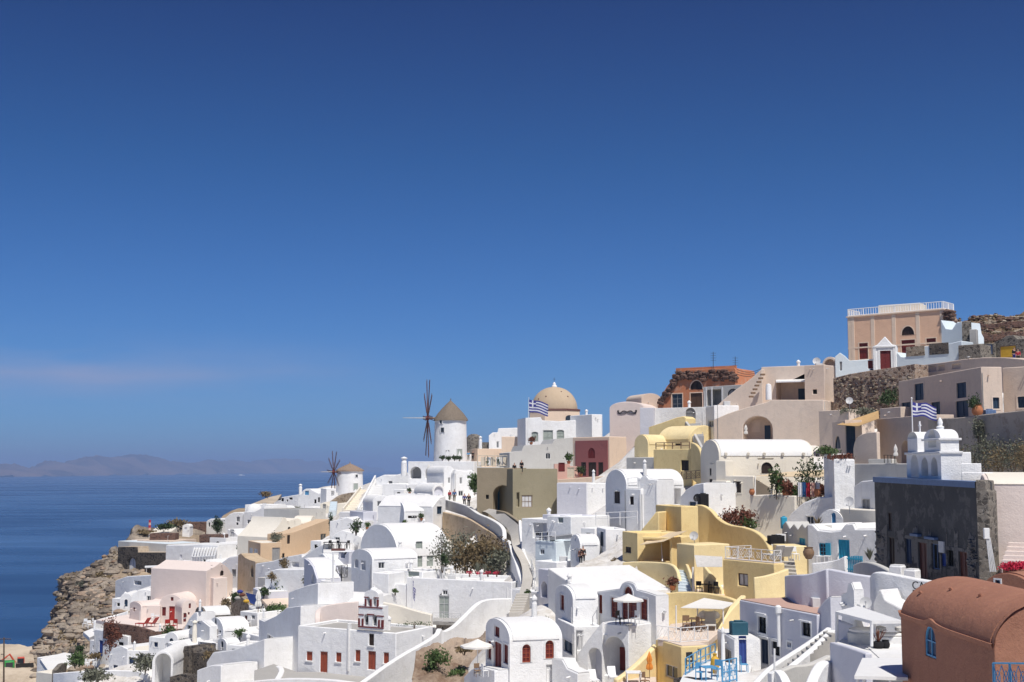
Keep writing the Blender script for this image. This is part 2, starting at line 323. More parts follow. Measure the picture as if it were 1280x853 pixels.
def house(name, label, cat, p0, p1, pyt, pyb, dep, mat, roof='flat', pys=None, rmat=None, group=None, ext=5., par=.35, pth=.28, front=(), right=(), left=(), top=None, bev=.07, cp=True, trim=None, pw=1.):
    """p0=(px,Y) left and p1=(px,Y) right end of the camera-side wall; pyt/pyb top and base at p0; dep metres deep."""
    ym = (pyt + pyb) / 2
    A = at(p0[0], ym, p0[1]); B = at(p1[0], ym, p1[1]); zt = at(p0[0], pyt, p0[1]).z; zb = at(p0[0], pyb, p0[1]).z
    A.z = B.z = 0; W = (B - A).length; u = (B - A) / W; v = V((-u.y, u.x, 0)); n = -v
    if isinstance(dep, tuple):                            # ('R' or 'L', px): depth at which that back corner shows at px
        d_ = ray(dep[1], ym); k_ = d_.x / d_.y; q_ = B if dep[0] == 'R' else A; dep = (k_ * q_.y - q_.x) / (v.x - k_ * v.y)
        if not .5 < dep < 40: print('BAD DEPTH', name, label, round(dep, 2)); dep = 4.
    rt = root(name, label, cat, (A + B) / 2 + UP * zb, group)
    if cp:
        for s, t in ((0, 0), (W, 0), (0, dep), (W, dep), (W / 2, 0), (W / 2, dep)): q = A + u * s + v * t; CP.append((q.x, q.y, zb))
    ze = zb - ext
    zs = at(p0[0], pys, p0[1]).z if pys is not None else zt
    mb = MB(); C = A + v * dep; D = B + v * dep
    f3 = lambda s, t, z: V((A.x + u.x * s + v.x * t, A.y + u.y * s + v.y * t, z))
    lt = rtp = [(0, zs), (dep, zs)]; ft = [(0, zs), (W, zs)]
    if roof == 'vault': ft = arc(0, W, zs, zt, 18, pw)
    elif roof == 'svault': lt = rtp = arc(0, dep, zs, zt, 18, pw)
    elif roof == 'prof':
        ft = []
        for px, py in top: q = on_plane(px, py, A, n); ft.append(((q - A).dot(u), q.z))
        ft[0] = (0, ft[0][1]); ft[-1] = (W, ft[-1][1]); lt = [(0, ft[0][1]), (dep, ft[0][1])]; rtp = [(0, ft[-1][1]), (dep, ft[-1][1])]
    elif roof == 'shed':                                   # falls towards the camera
        ft = [(0, zs), (W, zs)]; lt = rtp = [(0, zs), (dep, zt)]
    else: ft = [(0, zt), (W, zt)]; lt = rtp = [(0, zt), (dep, zt)]
    if cat == 'house' and mat == 'white' and not front and roof in ('flat', 'prof') and W > 3 and zt - zb > 2.2:
        rd = random.Random(int(p0[0] * 7 + pyt)); front = []
        mid = (p0[0] + p1[0]) / 2; wpx = abs(p1[0] - p0[0]); hpx = 1.0 * F / p0[1]
        if rd.random() < .75: front.append(('W', mid + rd.uniform(-.25, .25) * wpx, min(pyt + hpx * 2.2, (pyt + pyb) / 2 + hpx * .3), hpx * .7, hpx * rd.uniform(.8, 1.2), rd.choice(('glass', 'dblue', 'glass', 'grey')), {'tr': 'white3', 'tw': .08}))
    hf = [h for h in (opening(mb, rt, A, u, n, W, q) for q in front) if h]
    hr = [h for h in (opening(mb, rt, B, v, u, dep, q) for q in right) if h]
    # left wall seen from outside runs from C to A
    hl = [h for h in (opening(mb, rt, A, v, -u, dep, q) for q in left) if h]
    tess(mb, [[(0, ze), (W, ze)] + ft[::-1]] + hf, lambda s, z: f3(s, 0, z))
    tess(mb, [[(0, ze), (dep, ze)] + rtp[::-1]] + hr, lambda t, z: f3(W, t, z))
    tess(mb, [[(0, ze), (dep, ze)] + lt[::-1]] + hl, lambda t, z: f3(0, t, z))
    bt = ft if roof not in ('shed',) else [(0, zt), (W, zt)]
    tess(mb, [[(0, ze), (W, ze)] + bt[::-1]], lambda s, z: f3(s, dep, z))
    mb.poly([f3(0, 0, ze), f3(W, 0, ze), f3(W, dep, ze), f3(0, dep, ze)])
    rmat = rmat or ('white3' if mat in ('white', 'white2', 'lav', 'white3') else mat)
    e = .22 if dep > 1.2 else .05
    def shell(path, fn, lo, hi):
        q = MB(); pts = []
        for i, (a, z) in enumerate(path):
            a0, z0 = path[max(i - 1, 0)]; a1, z1 = path[min(i + 1, len(path) - 1)]; d = math.hypot(a1 - a0, z1 - z0) or 1
            pts.append((a - (z1 - z0) / d * .06, z + (a1 - a0) / d * .06))
        k = len(pts)
        for i in range(k - 1): q.poly([fn(*pts[i], lo), fn(*pts[i + 1], lo), fn(*pts[i + 1], hi), fn(*pts[i], hi)])
        for w_ in (lo, hi):
            for i in range(k - 1): q.poly([fn(*pts[i], w_), fn(*pts[i + 1], w_), fn(*path[i + 1], w_), fn(*path[i], w_)])
        q.poly([fn(*pts[0], lo), fn(*pts[0], hi), fn(*path[0], hi), fn(*path[0], lo)]); q.poly([fn(*pts[-1], lo), fn(*pts[-1], hi), fn(*path[-1], hi), fn(*path[-1], lo)])
        q.build('roof', rmat, rt)
    if roof in ('vault', 'prof'):
        for i in range(len(ft) - 1): mb.poly([f3(ft[i][0], 0, ft[i][1]), f3(ft[i + 1][0], 0, ft[i + 1][1]), f3(ft[i + 1][0], dep, ft[i + 1][1]), f3(ft[i][0], dep, ft[i][1])])
        if roof == 'vault' or rmat != mat: shell(ft, lambda a, z, t: f3(a, t, z), e, dep - e)
    elif roof == 'svault':
        for i in range(len(lt) - 1): mb.poly([f3(0, lt[i][0], lt[i][1]), f3(0, lt[i + 1][0], lt[i + 1][1]), f3(W, lt[i + 1][0], lt[i + 1][1]), f3(W, lt[i][0], lt[i][1])])
        shell(lt, lambda a, z, s: f3(s, a, z), min(e, W * .1), W - min(e, W * .1))
    elif roof == 'shed':
        mb.poly([f3(0, 0, zs), f3(W, 0, zs), f3(W, dep, zt), f3(0, dep, zt)])
    else:
        p = min(pth, W * .2, dep * .2); zr = zt - par
        if par > 0:
            O = [(0, 0), (W, 0), (W, dep), (0, dep)]; I = [(p, p), (W - p, p), (W - p, dep - p), (p, dep - p)]
            for i in range(4):
                j = (i + 1) % 4; mb.poly([f3(*O[i], zt), f3(*O[j], zt), f3(*I[j], zt), f3(*I[i], zt)]); mb.poly([f3(*I[i], zt), f3(*I[j], zt), f3(*I[j], zr), f3(*I[i], zr)])
            mb.poly([f3(*q, zr) for q in I])
            q = MB(); q.box(V((A.x, A.y, 0)), u, v, UP, (p + .005, W - p - .005), (p + .005, dep - p - .005), (zr + .004, zr + .04)); q.build('roof', rmat, rt, smooth=False)
        else:
            mb.poly([f3(0, 0, zt), f3(W, 0, zt), f3(W, dep, zt), f3(0, dep, zt)])
            if rmat != mat: q = MB(); q.box(V((A.x, A.y, 0)), u, v, UP, (.06, W - .06), (.06, dep - .06), (zt + .004, zt + .05)); q.build('roof', rmat, rt, smooth=False)
    if trim:
        q = MB(); q.box(V((A.x, A.y, 0)), u, v, UP, (-.06, W + .06), (-.07, dep + .05), (zt - trim[1], zt + .03)); q.build('cornice', trim[0], rt, smooth=False)
    mb.build('wall', mat, rt, bevel=bev)
    if cat == 'house' and mat in ('white', 'cream', 'tan', 'tan2', 'lav', 'greywash', 'pinkwhite') and W > 1.5 and isinstance(dep, float) | isinstance(dep, int):   # rain spouts, pipes and vents as such houses have
        rd = random.Random(len(label) * 7 + int(p0[0]) * 13 + int(pyt)); zz_ = min(zs, zt) - .45
        for o_, u_, n_, w_ in ((A, u, n, W), (B, v, u, dep)):
            for _ in range(rd.choice((0, 1, 1, 2))):
                s_ = rd.uniform(.15, .85) * w_; q_ = o_ + u_ * s_ + UP * (zz_ - rd.uniform(-.1, .25) - par * .3); m = MB(); m.tube([q_ - n_ * .05, q_ + n_ * .3 - UP * .04], .06, 6); m.build('rain_spout', rd.choice((mat, mat, 'lgrey')), rt)
            if rd.random() < .3 and zt - zb > 3.2:
                s_ = rd.choice((.04, .96)) * w_; q_ = o_ + u_ * s_ + n_ * .05; m = MB(); m.tube([q_ + UP * (zz_ - .1), q_ + UP * (zb - .5)], .035, 5); m.build('pipe', rd.choice(('lgrey', 'whitep', 'grey')), rt)
        if roof == 'flat' and rd.random() < .6 and dep > 2.5:
            q_ = A + u * W * rd.uniform(.2, .8) + v * dep * rd.uniform(.3, .7) + UP * (zt - par); k_ = rd.random(); m = MB()
            if k_ < .5: m.lathe(q_, [(.2, 0), (.2, .9), (.27, .95), (.27, 1.1), (.05, 1.3)], 10); m.build('chimney', 'white', rt)
            elif k_ < .75: m.tube([q_, q_ + UP * .9, q_ + UP * 1.0 + u * .25], .06, 6); m.build('vent_pipe', 'lgrey', rt)
            else: m.abox(q_ + UP * .3, .8, .6, .6); m.build('water_box', 'lgrey', rt, bevel=.03)
    HI[name + label] = (A, u, v, W, dep, zb, zt, zs)
    LAST[:] = [rt, A, u, v, W, dep, zb, zt, zs]
    return rt
HI = {}; LAST = []
def crom(P, n):
    out = []
    for i in range(len(P) - 1):
        p0, p1, p2, p3 = P[max(i - 1, 0)], P[i], P[i + 1], P[min(i + 2, len(P) - 1)]
        for k in range(n):
            t = k / n; out.append(.5 * ((2 * p1) + (p2 - p0) * t + (2 * p0 - 5 * p1 + 4 * p2 - p3) * t * t + (3 * p1 - p0 - 3 * p2 + p3) * t ** 3))
    return out + [P[-1]]
def wall(name, label, pts, h, mat, th=.35, n=4, cat='wall', group=None, cap=None, bev=.08, cp=False, face=None):
    """free-standing or retaining wall: pts = (px, py of its top, Y); h = metres below the top."""
    P = [at(*p) for p in pts]; P = crom(P, n) if n > 1 else P
    rt = root(name, label, cat, P[len(P) // 2] - UP * h, group) if cap else None
    Ls, Rs = [], []
    for i, p in enumerate(P):
        d = P[min(i + 1, len(P) - 1)] - P[max(i - 1, 0)]; d.z = 0; d.normalize(); q = V((-d.y, d.x, 0)) * th / 2; Ls.append(p + q); Rs.append(p - q)
    def strip(mb, Ls, Rs, lo):
        k = len(Ls)
        for i in range(k - 1):
            for X in (Ls, Rs): mb.poly([X[i], X[i + 1], X[i + 1] - UP * lo, X[i] - UP * lo])
            mb.poly([Ls[i], Ls[i + 1], Rs[i + 1], Rs[i]]); mb.poly([Ls[i] - UP * lo, Ls[i + 1] - UP * lo, Rs[i + 1] - UP * lo, Rs[i] - UP * lo])
        for i in (0, k - 1): mb.poly([Ls[i], Rs[i], Rs[i] - UP * lo, Ls[i] - UP * lo])
    mb = MB(); strip(mb, Ls, Rs, h)
    if cp:
        for p in P[::max(1, n)]: CP.append((p.x, p.y, p.z - min(h, cp if not isinstance(cp, bool) else h)))
    if cap:
        o = mb.build('wall', mat, rt, bevel=0, sharp=50); c = MB()
        c1 = [a + (a - b).normalized() * .06 + UP * .12 for a, b in zip(Ls, Rs)]; c2 = [b + (b - a).normalized() * .06 + UP * .12 for a, b in zip(Ls, Rs)]
        strip(c, c1, c2, .115); c.build('coping', cap, rt, bevel=.04); return rt
    o = mb.build(name, mat, None, bevel=bev, sharp=50); return tag(o, label, cat, group)
def slab(name, label, poly, z, th, mat, cat='terrace', group=None, bev=.05, cp=True, kind=None, dz=0):
    P = [at_z(px, py, z) for px, py in poly]; mb = MB()
    mb.poly(P); mb.poly([p - UP * th for p in P][::-1])
    for i in range(len(P)): a, b = P[i], P[(i + 1) % len(P)]; mb.poly([a, b, b - UP * th, a - UP * th])
    if cp:
        for p in P: CP.append((p.x, p.y, z - .6))
    o = mb.build(name, mat, None, bevel=bev)
    if kind: o['kind'] = kind; return o
    return tag(o, label, cat, group)
def zof(py, Y): return at(640, py, Y).z
def stairs(name, label, b0, b1, top, n, mat, cheek=None, group=None, down=1.2):
    """b0,b1 = (px,py,Y) ends of the lowest front edge, top = (px,py,Y) left end of the highest edge."""
    a, b, t = at(*b0), at(*b1), at(*top); w_ = b - a; w_.z = 0; W = w_.length; u = w_ / W; run = t - a; rise = run.z; run.z = 0
    rt = root(name, label, 'stairs', a, group)
    st = run / n; r = st.length; v = st.normalized(); m0 = None
    for i in range(n):
        z = a.z + rise * i / n
        if m0 is None:
            mb = MB(); mb.box(a, u, v, UP, (0, W), (0, r), (-down, rise / n)); m0 = mb.build('step', mat, rt, smooth=False); base = V(m0.location)
        else:
            o = m0.copy(); COL.objects.link(o); o.parent = rt; o.location = base + st * i + UP * rise * i / n
    if cheek:
        for s in ((-.3, 0), (W, W + .3)) if cheek[1] == 2 else ((-.3, 0),) if cheek[1] == 0 else ((W, W + .3),):
            mb = MB(); hh = cheek[2] if len(cheek) > 2 else .6
            q = [a + u * s[0] - v * .2, a + u * s[1] - v * .2]; e = [p + run + v * .2 for p in q]
            lo = [p - UP * down for p in q] + [p + UP * rise - UP * down for p in e][::-1]; hi = [p + UP * (hh) for p in q] + [p + UP * (rise + hh) for p in e][::-1]
            mb.poly(lo); mb.poly(hi[::-1])
            for i in range(4): j = (i + 1) % 4; mb.poly([lo[i], lo[j], hi[j], hi[i]])
            mb.build('parapet', cheek[0], rt, bevel=.06)
    CP.append((a.x, a.y, a.z - .5)); CP.append((t.x, t.y, t.z - .8))
    return rt

def niche_item(name, d, px, py, w_, h_, mat, th=.06, kids=None, sidewall=False):
    """a door or shutter standing d metres behind the front plane of the house built last"""
    rt, A, u, v, W, dep = LAST[:6]
    if sidewall: A, u, v = A + u * W, v, -u
    o = A + v * d; n = -v; a = (on_plane(px - w_ / 2, py, o, n) - o).dot(u); b = (on_plane(px + w_ / 2, py, o, n) - o).dot(u); z0 = on_plane(px, py + h_ / 2, o, n).z; z1 = on_plane(px, py - h_ / 2, o, n).z
    m = MB(); m.box(V((o.x, o.y, 0)), u, v, UP, (min(a, b), max(a, b)), (-th, .0), (z0, z1)); return m.build(name, mat, rt, smooth=False)
# ------------------------------------------------------------------ props
X1, Y1 = V((1, 0, 0)), V((0, 1, 0)); O0 = V((0, 0, 0))
PR = {}
def once(key, fn):
    """first call builds the thing, later calls copy it with its parts"""
    def go(loc, label, rz=0., sc=1., group=None):
        if key not in PR: o = PR[key] = fn()
        else: o = copy_tree(PR[key])
        o.location = loc; o.rotation_euler = (0, 0, rz); o.scale = (sc, sc, sc); o['label'] = label
        if group: o['group'] = group
        elif 'group' in o: del o['group']
        return o
    return go
def _parasol_open(col='canvas'):
    def f():
        t = root('parasol', '', 'parasol', O0)
        m = MB(); m.tube([(0, 0, 0), (0, 0, 2.55)], .035, 8); m.build('pole', 'whitep', t)
        m = MB(); m.lathe(O0, [(.3, 0), (.3, .08), (.08, .1), (.08, .16)], 16); m.build('base', 'concrete', t)
        m = MB(); k = 8; a = [V((1.35 * math.cos(2 * math.pi * i / k + .39), 1.35 * math.sin(2 * math.pi * i / k + .39), 2.1)) for i in range(k)]
        for i in range(k):
            p, q = a[i], a[(i + 1) % k]; tp = V((0, 0, 2.6)); m1_ = p * .5 + tp * .5 - UP * .05; m2_ = q * .5 + tp * .5 - UP * .05
            m.poly([p, q, m2_, m1_]); m.poly([m1_, m2_, tp]); m.poly([p, q, q - UP * .14, p - UP * .14])
        m.build('canopy', col, t, smooth=False)
        m = MB()
        for i in range(k): m.tube([(0, 0, 2.0), a[i] * .97], .012, 4)
        m.build('ribs', 'wood', t); return t
    return f
parasol_open = once('po', _parasol_open())
parasol_tan = once('pot', _parasol_open('cushion'))
def _parasol_closed(col):
    def f():
        t = root('closed_parasol', '', 'parasol', O0)
        m = MB(); m.tube([(0, 0, 0), (0, 0, 2.5)], .03, 8); m.build('pole', 'wood', t)
        m = MB(); m.lathe(O0, [(.28, 0), (.28, .08), (.07, .1)], 14); m.build('base', 'concrete', t)
        m = MB(); prof = [(.17, .95), (.26, 1.05), (.24, 1.3), (.15, 1.55), (.22, 1.8), (.16, 2.1), (.06, 2.4), (.015, 2.55)]
        P = []
        for r, z in prof: P.append([V((r * (1 + .22 * math.cos(8 * a)) * math.cos(a), r * (1 + .22 * math.cos(8 * a)) * math.sin(a), z)) for a in [2 * math.pi * k / 32 for k in range(33)]])
        m.grid(P); m.build('folded_canopy', col, t); m = MB(); m.lathe((0, 0, 1.52), [(.17, 0), (.19, .02), (.19, .06), (.17, .08)], 14); m.build('strap', col, t); return t
    return f
parasol_closed = once('pc', _parasol_closed('canvas')); parasol_orange = once('pco', _parasol_closed('orangec'))
def _lounger():
    t = root('sun_lounger', '', 'lounger', O0)
    m = MB(); m.box(O0, X1, Y1, UP, (-.35, .35), (0, 1.25), (.3, .37)); m.build('seat', 'cushion', t, bevel=.02)
    m = MB(); b = V((0, -.55, .75)).normalized(); m.box(V((0, 0, .33)), X1, b, b.cross(X1), (-.35, .35), (0, .85), (-.04, .04)); m.build('backrest', 'cushion', t, bevel=.02)
    for x in (-.32, .32):
        for y in (.1, 1.15): m = MB(); m.box(V((x, y, 0)), X1, Y1, UP, (-.025, .025), (-.025, .025), (0, .3)); m.build('leg', 'whitep', t, smooth=False)
    return t
lounger = once('lo', _lounger)
def _lounger_w():
    t = _lounger()
    for c in t.children:
        if c.name.split('.')[0] in ('seat', 'backrest'): c.data.materials[0] = MATS['whitep']
    return t
lounger_white = once('low', _lounger_w)
def _lounger_r():
    t = _lounger()
    for c in t.children: c.data.materials[0] = MATS['red']
    return t
lounger_red = once('lor', _lounger_r)
def _chair(col):
    def f():
        t = root('chair', '', 'chair', O0)
        m = MB(); m.box(O0, X1, Y1, UP, (-.22, .22), (-.22, .22), (.42, .47)); m.build('seat', col, t, bevel=.015)
        m = MB(); m.box(O0, X1, Y1, UP, (-.22, .22), (.19, .23), (.6, .95)); m.build('backrest', col, t, bevel=.015)
        for x in (-.2, .2):
            for y in (-.2, .2): m = MB(); m.box(V((x, y, 0)), X1, Y1, UP, (-.02, .02), (-.02, .02), (0, .42 if y < 0 else .62)); m.build('leg', col, t, smooth=False)
        return t
    return f
chair_dark = once('chd', _chair('iron')); chair_white = once('chw', _chair('whitep')); chair_wood = once('chwo', _chair('wood')); chair_red = once('chr', _chair('red')); chair_blue = once('chb', _chair('sky'))
def _table(col):
    def f():
        t = root('table', '', 'table', O0)
        m = MB(); m.box(O0, X1, Y1, UP, (-.4, .4), (-.4, .4), (.7, .75)); m.build('table_top', col, t, bevel=.01)
        for x in (-.35, .35):
            for y in (-.35, .35): m = MB(); m.box(V((x, y, 0)), X1, Y1, UP, (-.025, .025), (-.025, .025), (0, .7)); m.build('leg', col, t, smooth=False)
        return t
    return f
table_dark = once('tad', _table('iron')); table_white = once('taw', _table('whitep')); table_wood = once('tawo', _table('wood')); table_blue = once('tab', _table('sky'))
def leaves(n, rx, ry, rz, size, c=O0, hollow=.35, lump=0, seed=1):
    rnd = random.Random(seed); m = MB(); c = V(c)
    cl = [V((rnd.uniform(-1, 1), rnd.uniform(-1, 1), rnd.uniform(-1, 1))) for _ in range(lump)]
    for i in range(n):
        if lump:
            q = cl[i % lump].normalized() * rnd.uniform(.35, .8) + V((rnd.gauss(0, .22), rnd.gauss(0, .22), rnd.gauss(0, .22))) if i % lump else V((rnd.gauss(0, .3), rnd.gauss(0, .3), rnd.gauss(0, .3)))
        else:
            q = V((rnd.gauss(0, 1), rnd.gauss(0, 1), rnd.gauss(0, 1))).normalized() * rnd.uniform(hollow, 1)
        p = c + V((q.x * rx, q.y * ry, q.z * rz)); a = V((rnd.uniform(-1, 1), rnd.uniform(-1, 1), rnd.uniform(-.3, 1))).normalized(); b = a.orthogonal().normalized(); s = size * rnd.uniform(.6, 1.4)
        b.rotate(__import__('mathutils').Quaternion(a, rnd.uniform(0, 6.28))); d = a.cross(b)
        m.poly([p - b * s, p - d * s * .45, p + b * s, p + d * s * .45])
    return m
def bush(name, label, cat, loc, r, h, col='leaf', n=420, size=.13, group=None, seed=1, stems=5, pot=None, lump=14, wide=1.):
    t = root(name, label, cat, loc, group); rnd = random.Random(seed); z0 = 0
    if pot:
        m = MB(); pr = pot[1]; m.lathe(O0, [(pr * .6, 0), (pr * .95, pr * 1.1), (pr * 1.05, pr * 1.3), (pr * .85, pr * 1.3), (pr * .8, pr * 1.1)], 16); t_ = m; z0 = pr * 1.2
    m = MB()
    for k in range(stems):
        a = rnd.uniform(0, 6.28); q = rnd.uniform(.1, .6) * r; m.tube([loc + V((.05 * math.cos(a), .05 * math.sin(a), z0 * .5 - .2)), loc + V((q * .5 * math.cos(a), q * .5 * math.sin(a), z0 + h * .4)), loc + V((q * math.cos(a), q * math.sin(a), z0 + h * .85))], [.035, .025, .008], 5)
    m.build('stem', 'bark', t)
    m = leaves(int(n * 1.8), r * wide, r, h * .5, size * 1.1, V(loc) + UP * (z0 + h * .52), lump=lump, seed=seed); o = m.build('foliage', col, t, smooth=False, fix=False)
    if pot:
        t_.v = [p + V(loc) for p in t_.v]; t_.build('pot', pot[0], t)
    return t
def spiky(name, label, loc, h, n=26, col='leafgrey', pot=None, seed=3, cat='plant', group=None):
    t = root(name, label, cat, loc, group); rnd = random.Random(seed); z0 = 0
    if pot: m = MB(); pr = pot[1]; m.lathe(loc, [(pr * .55, 0), (pr * 1., pr * .6), (pr * .9, pr * 1.2), (pr * .7, pr * 1.3), (pr * .6, pr * 1.15)], 18); m.build('pot', pot[0], t); z0 = pr * 1.1
    m = MB()
    for i in range(n):
        a = rnd.uniform(0, 6.28); l = rnd.uniform(.15, .75); d = V((math.cos(a) * l, math.sin(a) * l, 1)).normalized() * h * rnd.uniform(.7, 1.05); s = V((-math.sin(a), math.cos(a), 0)) * h * .035; b = V(loc) + UP * z0
        m.poly([b - s, b + s, b + d * .6 + s * .9 - UP * .0, b + d * .6 - s * .9]); m.poly([b + d * .6 - s * .9, b + d * .6 + s * .9, b + d - UP * h * .06])
    m.build('leaf', col, t, smooth=False, fix=False); return t
def flag(label, foot, top, pxw, sag, w_, h_, group='Greek flags on poles', hang=False, drop=.35):
    """blue and white striped flag with a cross in its canton; foot/top are world points of the pole"""
    t = root('flag_pole', label, 'flag', foot, group); d = top - foot
    m = MB(); m.tube([foot - UP * .5, top], [.06, .04], 8); m.build('pole', 'whitep', t); m = MB(); m.lathe(top, [(.0, -.02), (.07, .03), (.07, .08), (0, .14)], 10); m.build('finial', 'whitep', t)
    ns, nr = 27, 18; P = []
    for i in range(ns + 1):
        row = []; a = i / ns
        for j in range(nr + 1):
            b = j / nr
            if hang: p = top + V((.06 + .35 * a * (1 - .3 * b) * (.6 + .4 * math.sin(9 * a)), .22 * math.sin(11 * a + 2 * b), -.25 - b * h_ - a * w_ * .62 + .0))
            else: p = top + pxw * (.05 + a * w_) + V((-pxw.y, pxw.x, 0)) * (.16 * math.sin(a * 9 + b * 1.5) * (a + .15)) - UP * (.2 + b * h_ + drop * a ** 1.5 * w_ + .07 * math.sin(a * 8 + b))
            row.append(p)
        P.append(row)
    m = MB()
    def mi(i, j):
        if i < 10 and j < 10: return 1 if 4 <= j <= 5 or 4 <= i <= 5 else 0
        return 0 if (j // 2) % 2 == 0 else 1
    m.grid(P, mi); m.build('flag', ['flagblue', 'flagwhite'], t, sharp=180); return t
def railing(name, label, pts, h, mat, post=1.2, rails=(1., .5), r=.025, lattice=None, cat='railing', group=None, bal=0):
    """pts = world points along the foot of the railing"""
    t = root(name, label, cat, pts[0], group); pm = None
    for a, b in zip(pts[:-1], pts[1:]):
        L_ = (b - a).length; k = max(1, round(L_ / post))
        for i in range(k + (1 if b is pts[-1] else 0)):
            p = a + (b - a) * i / k; m = MB(); m.tube([p, p + UP * h], r * 1.3, 6); m.build('post', mat, t)
        for q in rails: m = MB(); m.tube([a + UP * h * q, b + UP * h * q], r, 6); m.build('rail', mat, t)
        if lattice:
            m = MB(); kk = max(1, round(L_ / lattice))
            for i in range(kk):
                p, q = a + (b - a) * i / kk, a + (b - a) * (i + 1) / kk; lo, hi_ = UP * h * .12, UP * h * .92
                m.tube([p + lo, q + hi_], r * .55, 4); m.tube([p + hi_, q + lo], r * .55, 4)
                c = (p + q) / 2 + UP * h * .52; d = (q - p) * .3; m.tube([c + d * math.cos(z) + UP * h * .24 * math.sin(z) for z in [k_ * .7854 for k_ in range(9)]], r * .5, 4)
            o = m.build('lattice', mat, t); o['kind'] = 'stuff'
        if bal:
            m = MB(); kk = max(1, round(L_ / bal))
            for i in range(kk): p = a + (b - a) * (i + .5) / kk; m.tube([p + UP * .05, p + UP * h * .95], r * .8, 4)
            o = m.build('balusters', mat, t); o['kind'] = 'stuff'
    return t
def canopy(name, label, poly, mat, posts=(), th=.05, sag=.0, cat='awning', post_mat='whitep', post_h=None, pr=.05, group=None, n=8):
    """cloth or slab: poly = 4 world points in order; posts = world foot points"""
    t = root(name, label, cat, poly[0], group); m = MB(); P = []
    for i in range(n + 1):
        a = i / n; p, q = poly[0].lerp(poly[1], a), poly[3].lerp(poly[2], a); P.append([p.lerp(q, j / n) - UP * sag * 16 * a * (1 - a) * (j / n) * (1 - j / n) for j in range(n + 1)])
    m.grid(P); lo = [[p - UP * th for p in r_] for r_ in P]; m.grid(lo)
    for row, lrow in ((P[0], lo[0]), (P[-1], lo[-1]), ([r_[0] for r_ in P], [r_[0] for r_ in lo]), ([r_[-1] for r_ in P], [r_[-1] for r_ in lo])):
        for i in range(n): m.poly([row[i], row[i + 1], lrow[i + 1], lrow[i]])
    m.build('cloth' if sag or th < .08 else 'canopy', mat, t)
    for a, b in posts: m = MB(); m.tube([a, b], pr, 8); m.build('post', post_mat, t)
    return t
def ac_unit(label, loc, rz, group=None):
    t = root('air_conditioner', label, 'air conditioner', loc, group); u = V((math.cos(rz), math.sin(rz), 0)); v = V((-u.y, u.x, 0))
    m = MB(); m.box(loc, u, v, UP, (-.42, .42), (-.02, .3), (0, .62)); m.build('casing', 'whitep', t, bevel=.02)
    m = MB(); c = loc + u * -.1 - v * .03 + UP * .31
    P = [[c + (u * math.cos(a) + UP * math.sin(a)) * r + v * (0 if r > .05 else -.02) for a in [2 * math.pi * k / 20 for k in range(21)]] for r in (.01, .12, .24)]; m.grid(P); m.build('fan_grille', 'iron', t)
    m = MB(); m.box(loc, u, v, UP, (-.4, .4), (0, .28), (-.08, -.004)); m.build('bracket', 'grey', t, smooth=False); return t
def dish(label, loc, r, d, group='satellite dishes', mat='lgrey'):
    t = root('satellite_dish', label, 'satellite dish', loc, group); m = MB(); m.tube([loc - UP * .6, loc + UP * (r * .9)], .03, 6); m.build('mast', 'metal', t)
    c = loc + UP * (r * 1.0); d = d.normalized(); a = d.cross(UP).normalized(); b = a.cross(d); m = MB()
    P = [[c + d * (.25 * r * q * q + .06) + (a * math.cos(k) + b * math.sin(k)) * r * q for k in [2 * math.pi * i / 24 for i in range(25)]] for q in (.02, .35, .7, 1.)]; m.grid(P); m.grid([[p - d * .03 for p in row] for row in P]); m.build('bowl', mat, t)
    m = MB(); m.tube([c + d * .1 - b * r, c + d * r * .9], .015, 5); m.abox(c + d * r * .9, .08, .08, .08); m.build('feed_arm', 'metal', t); return t
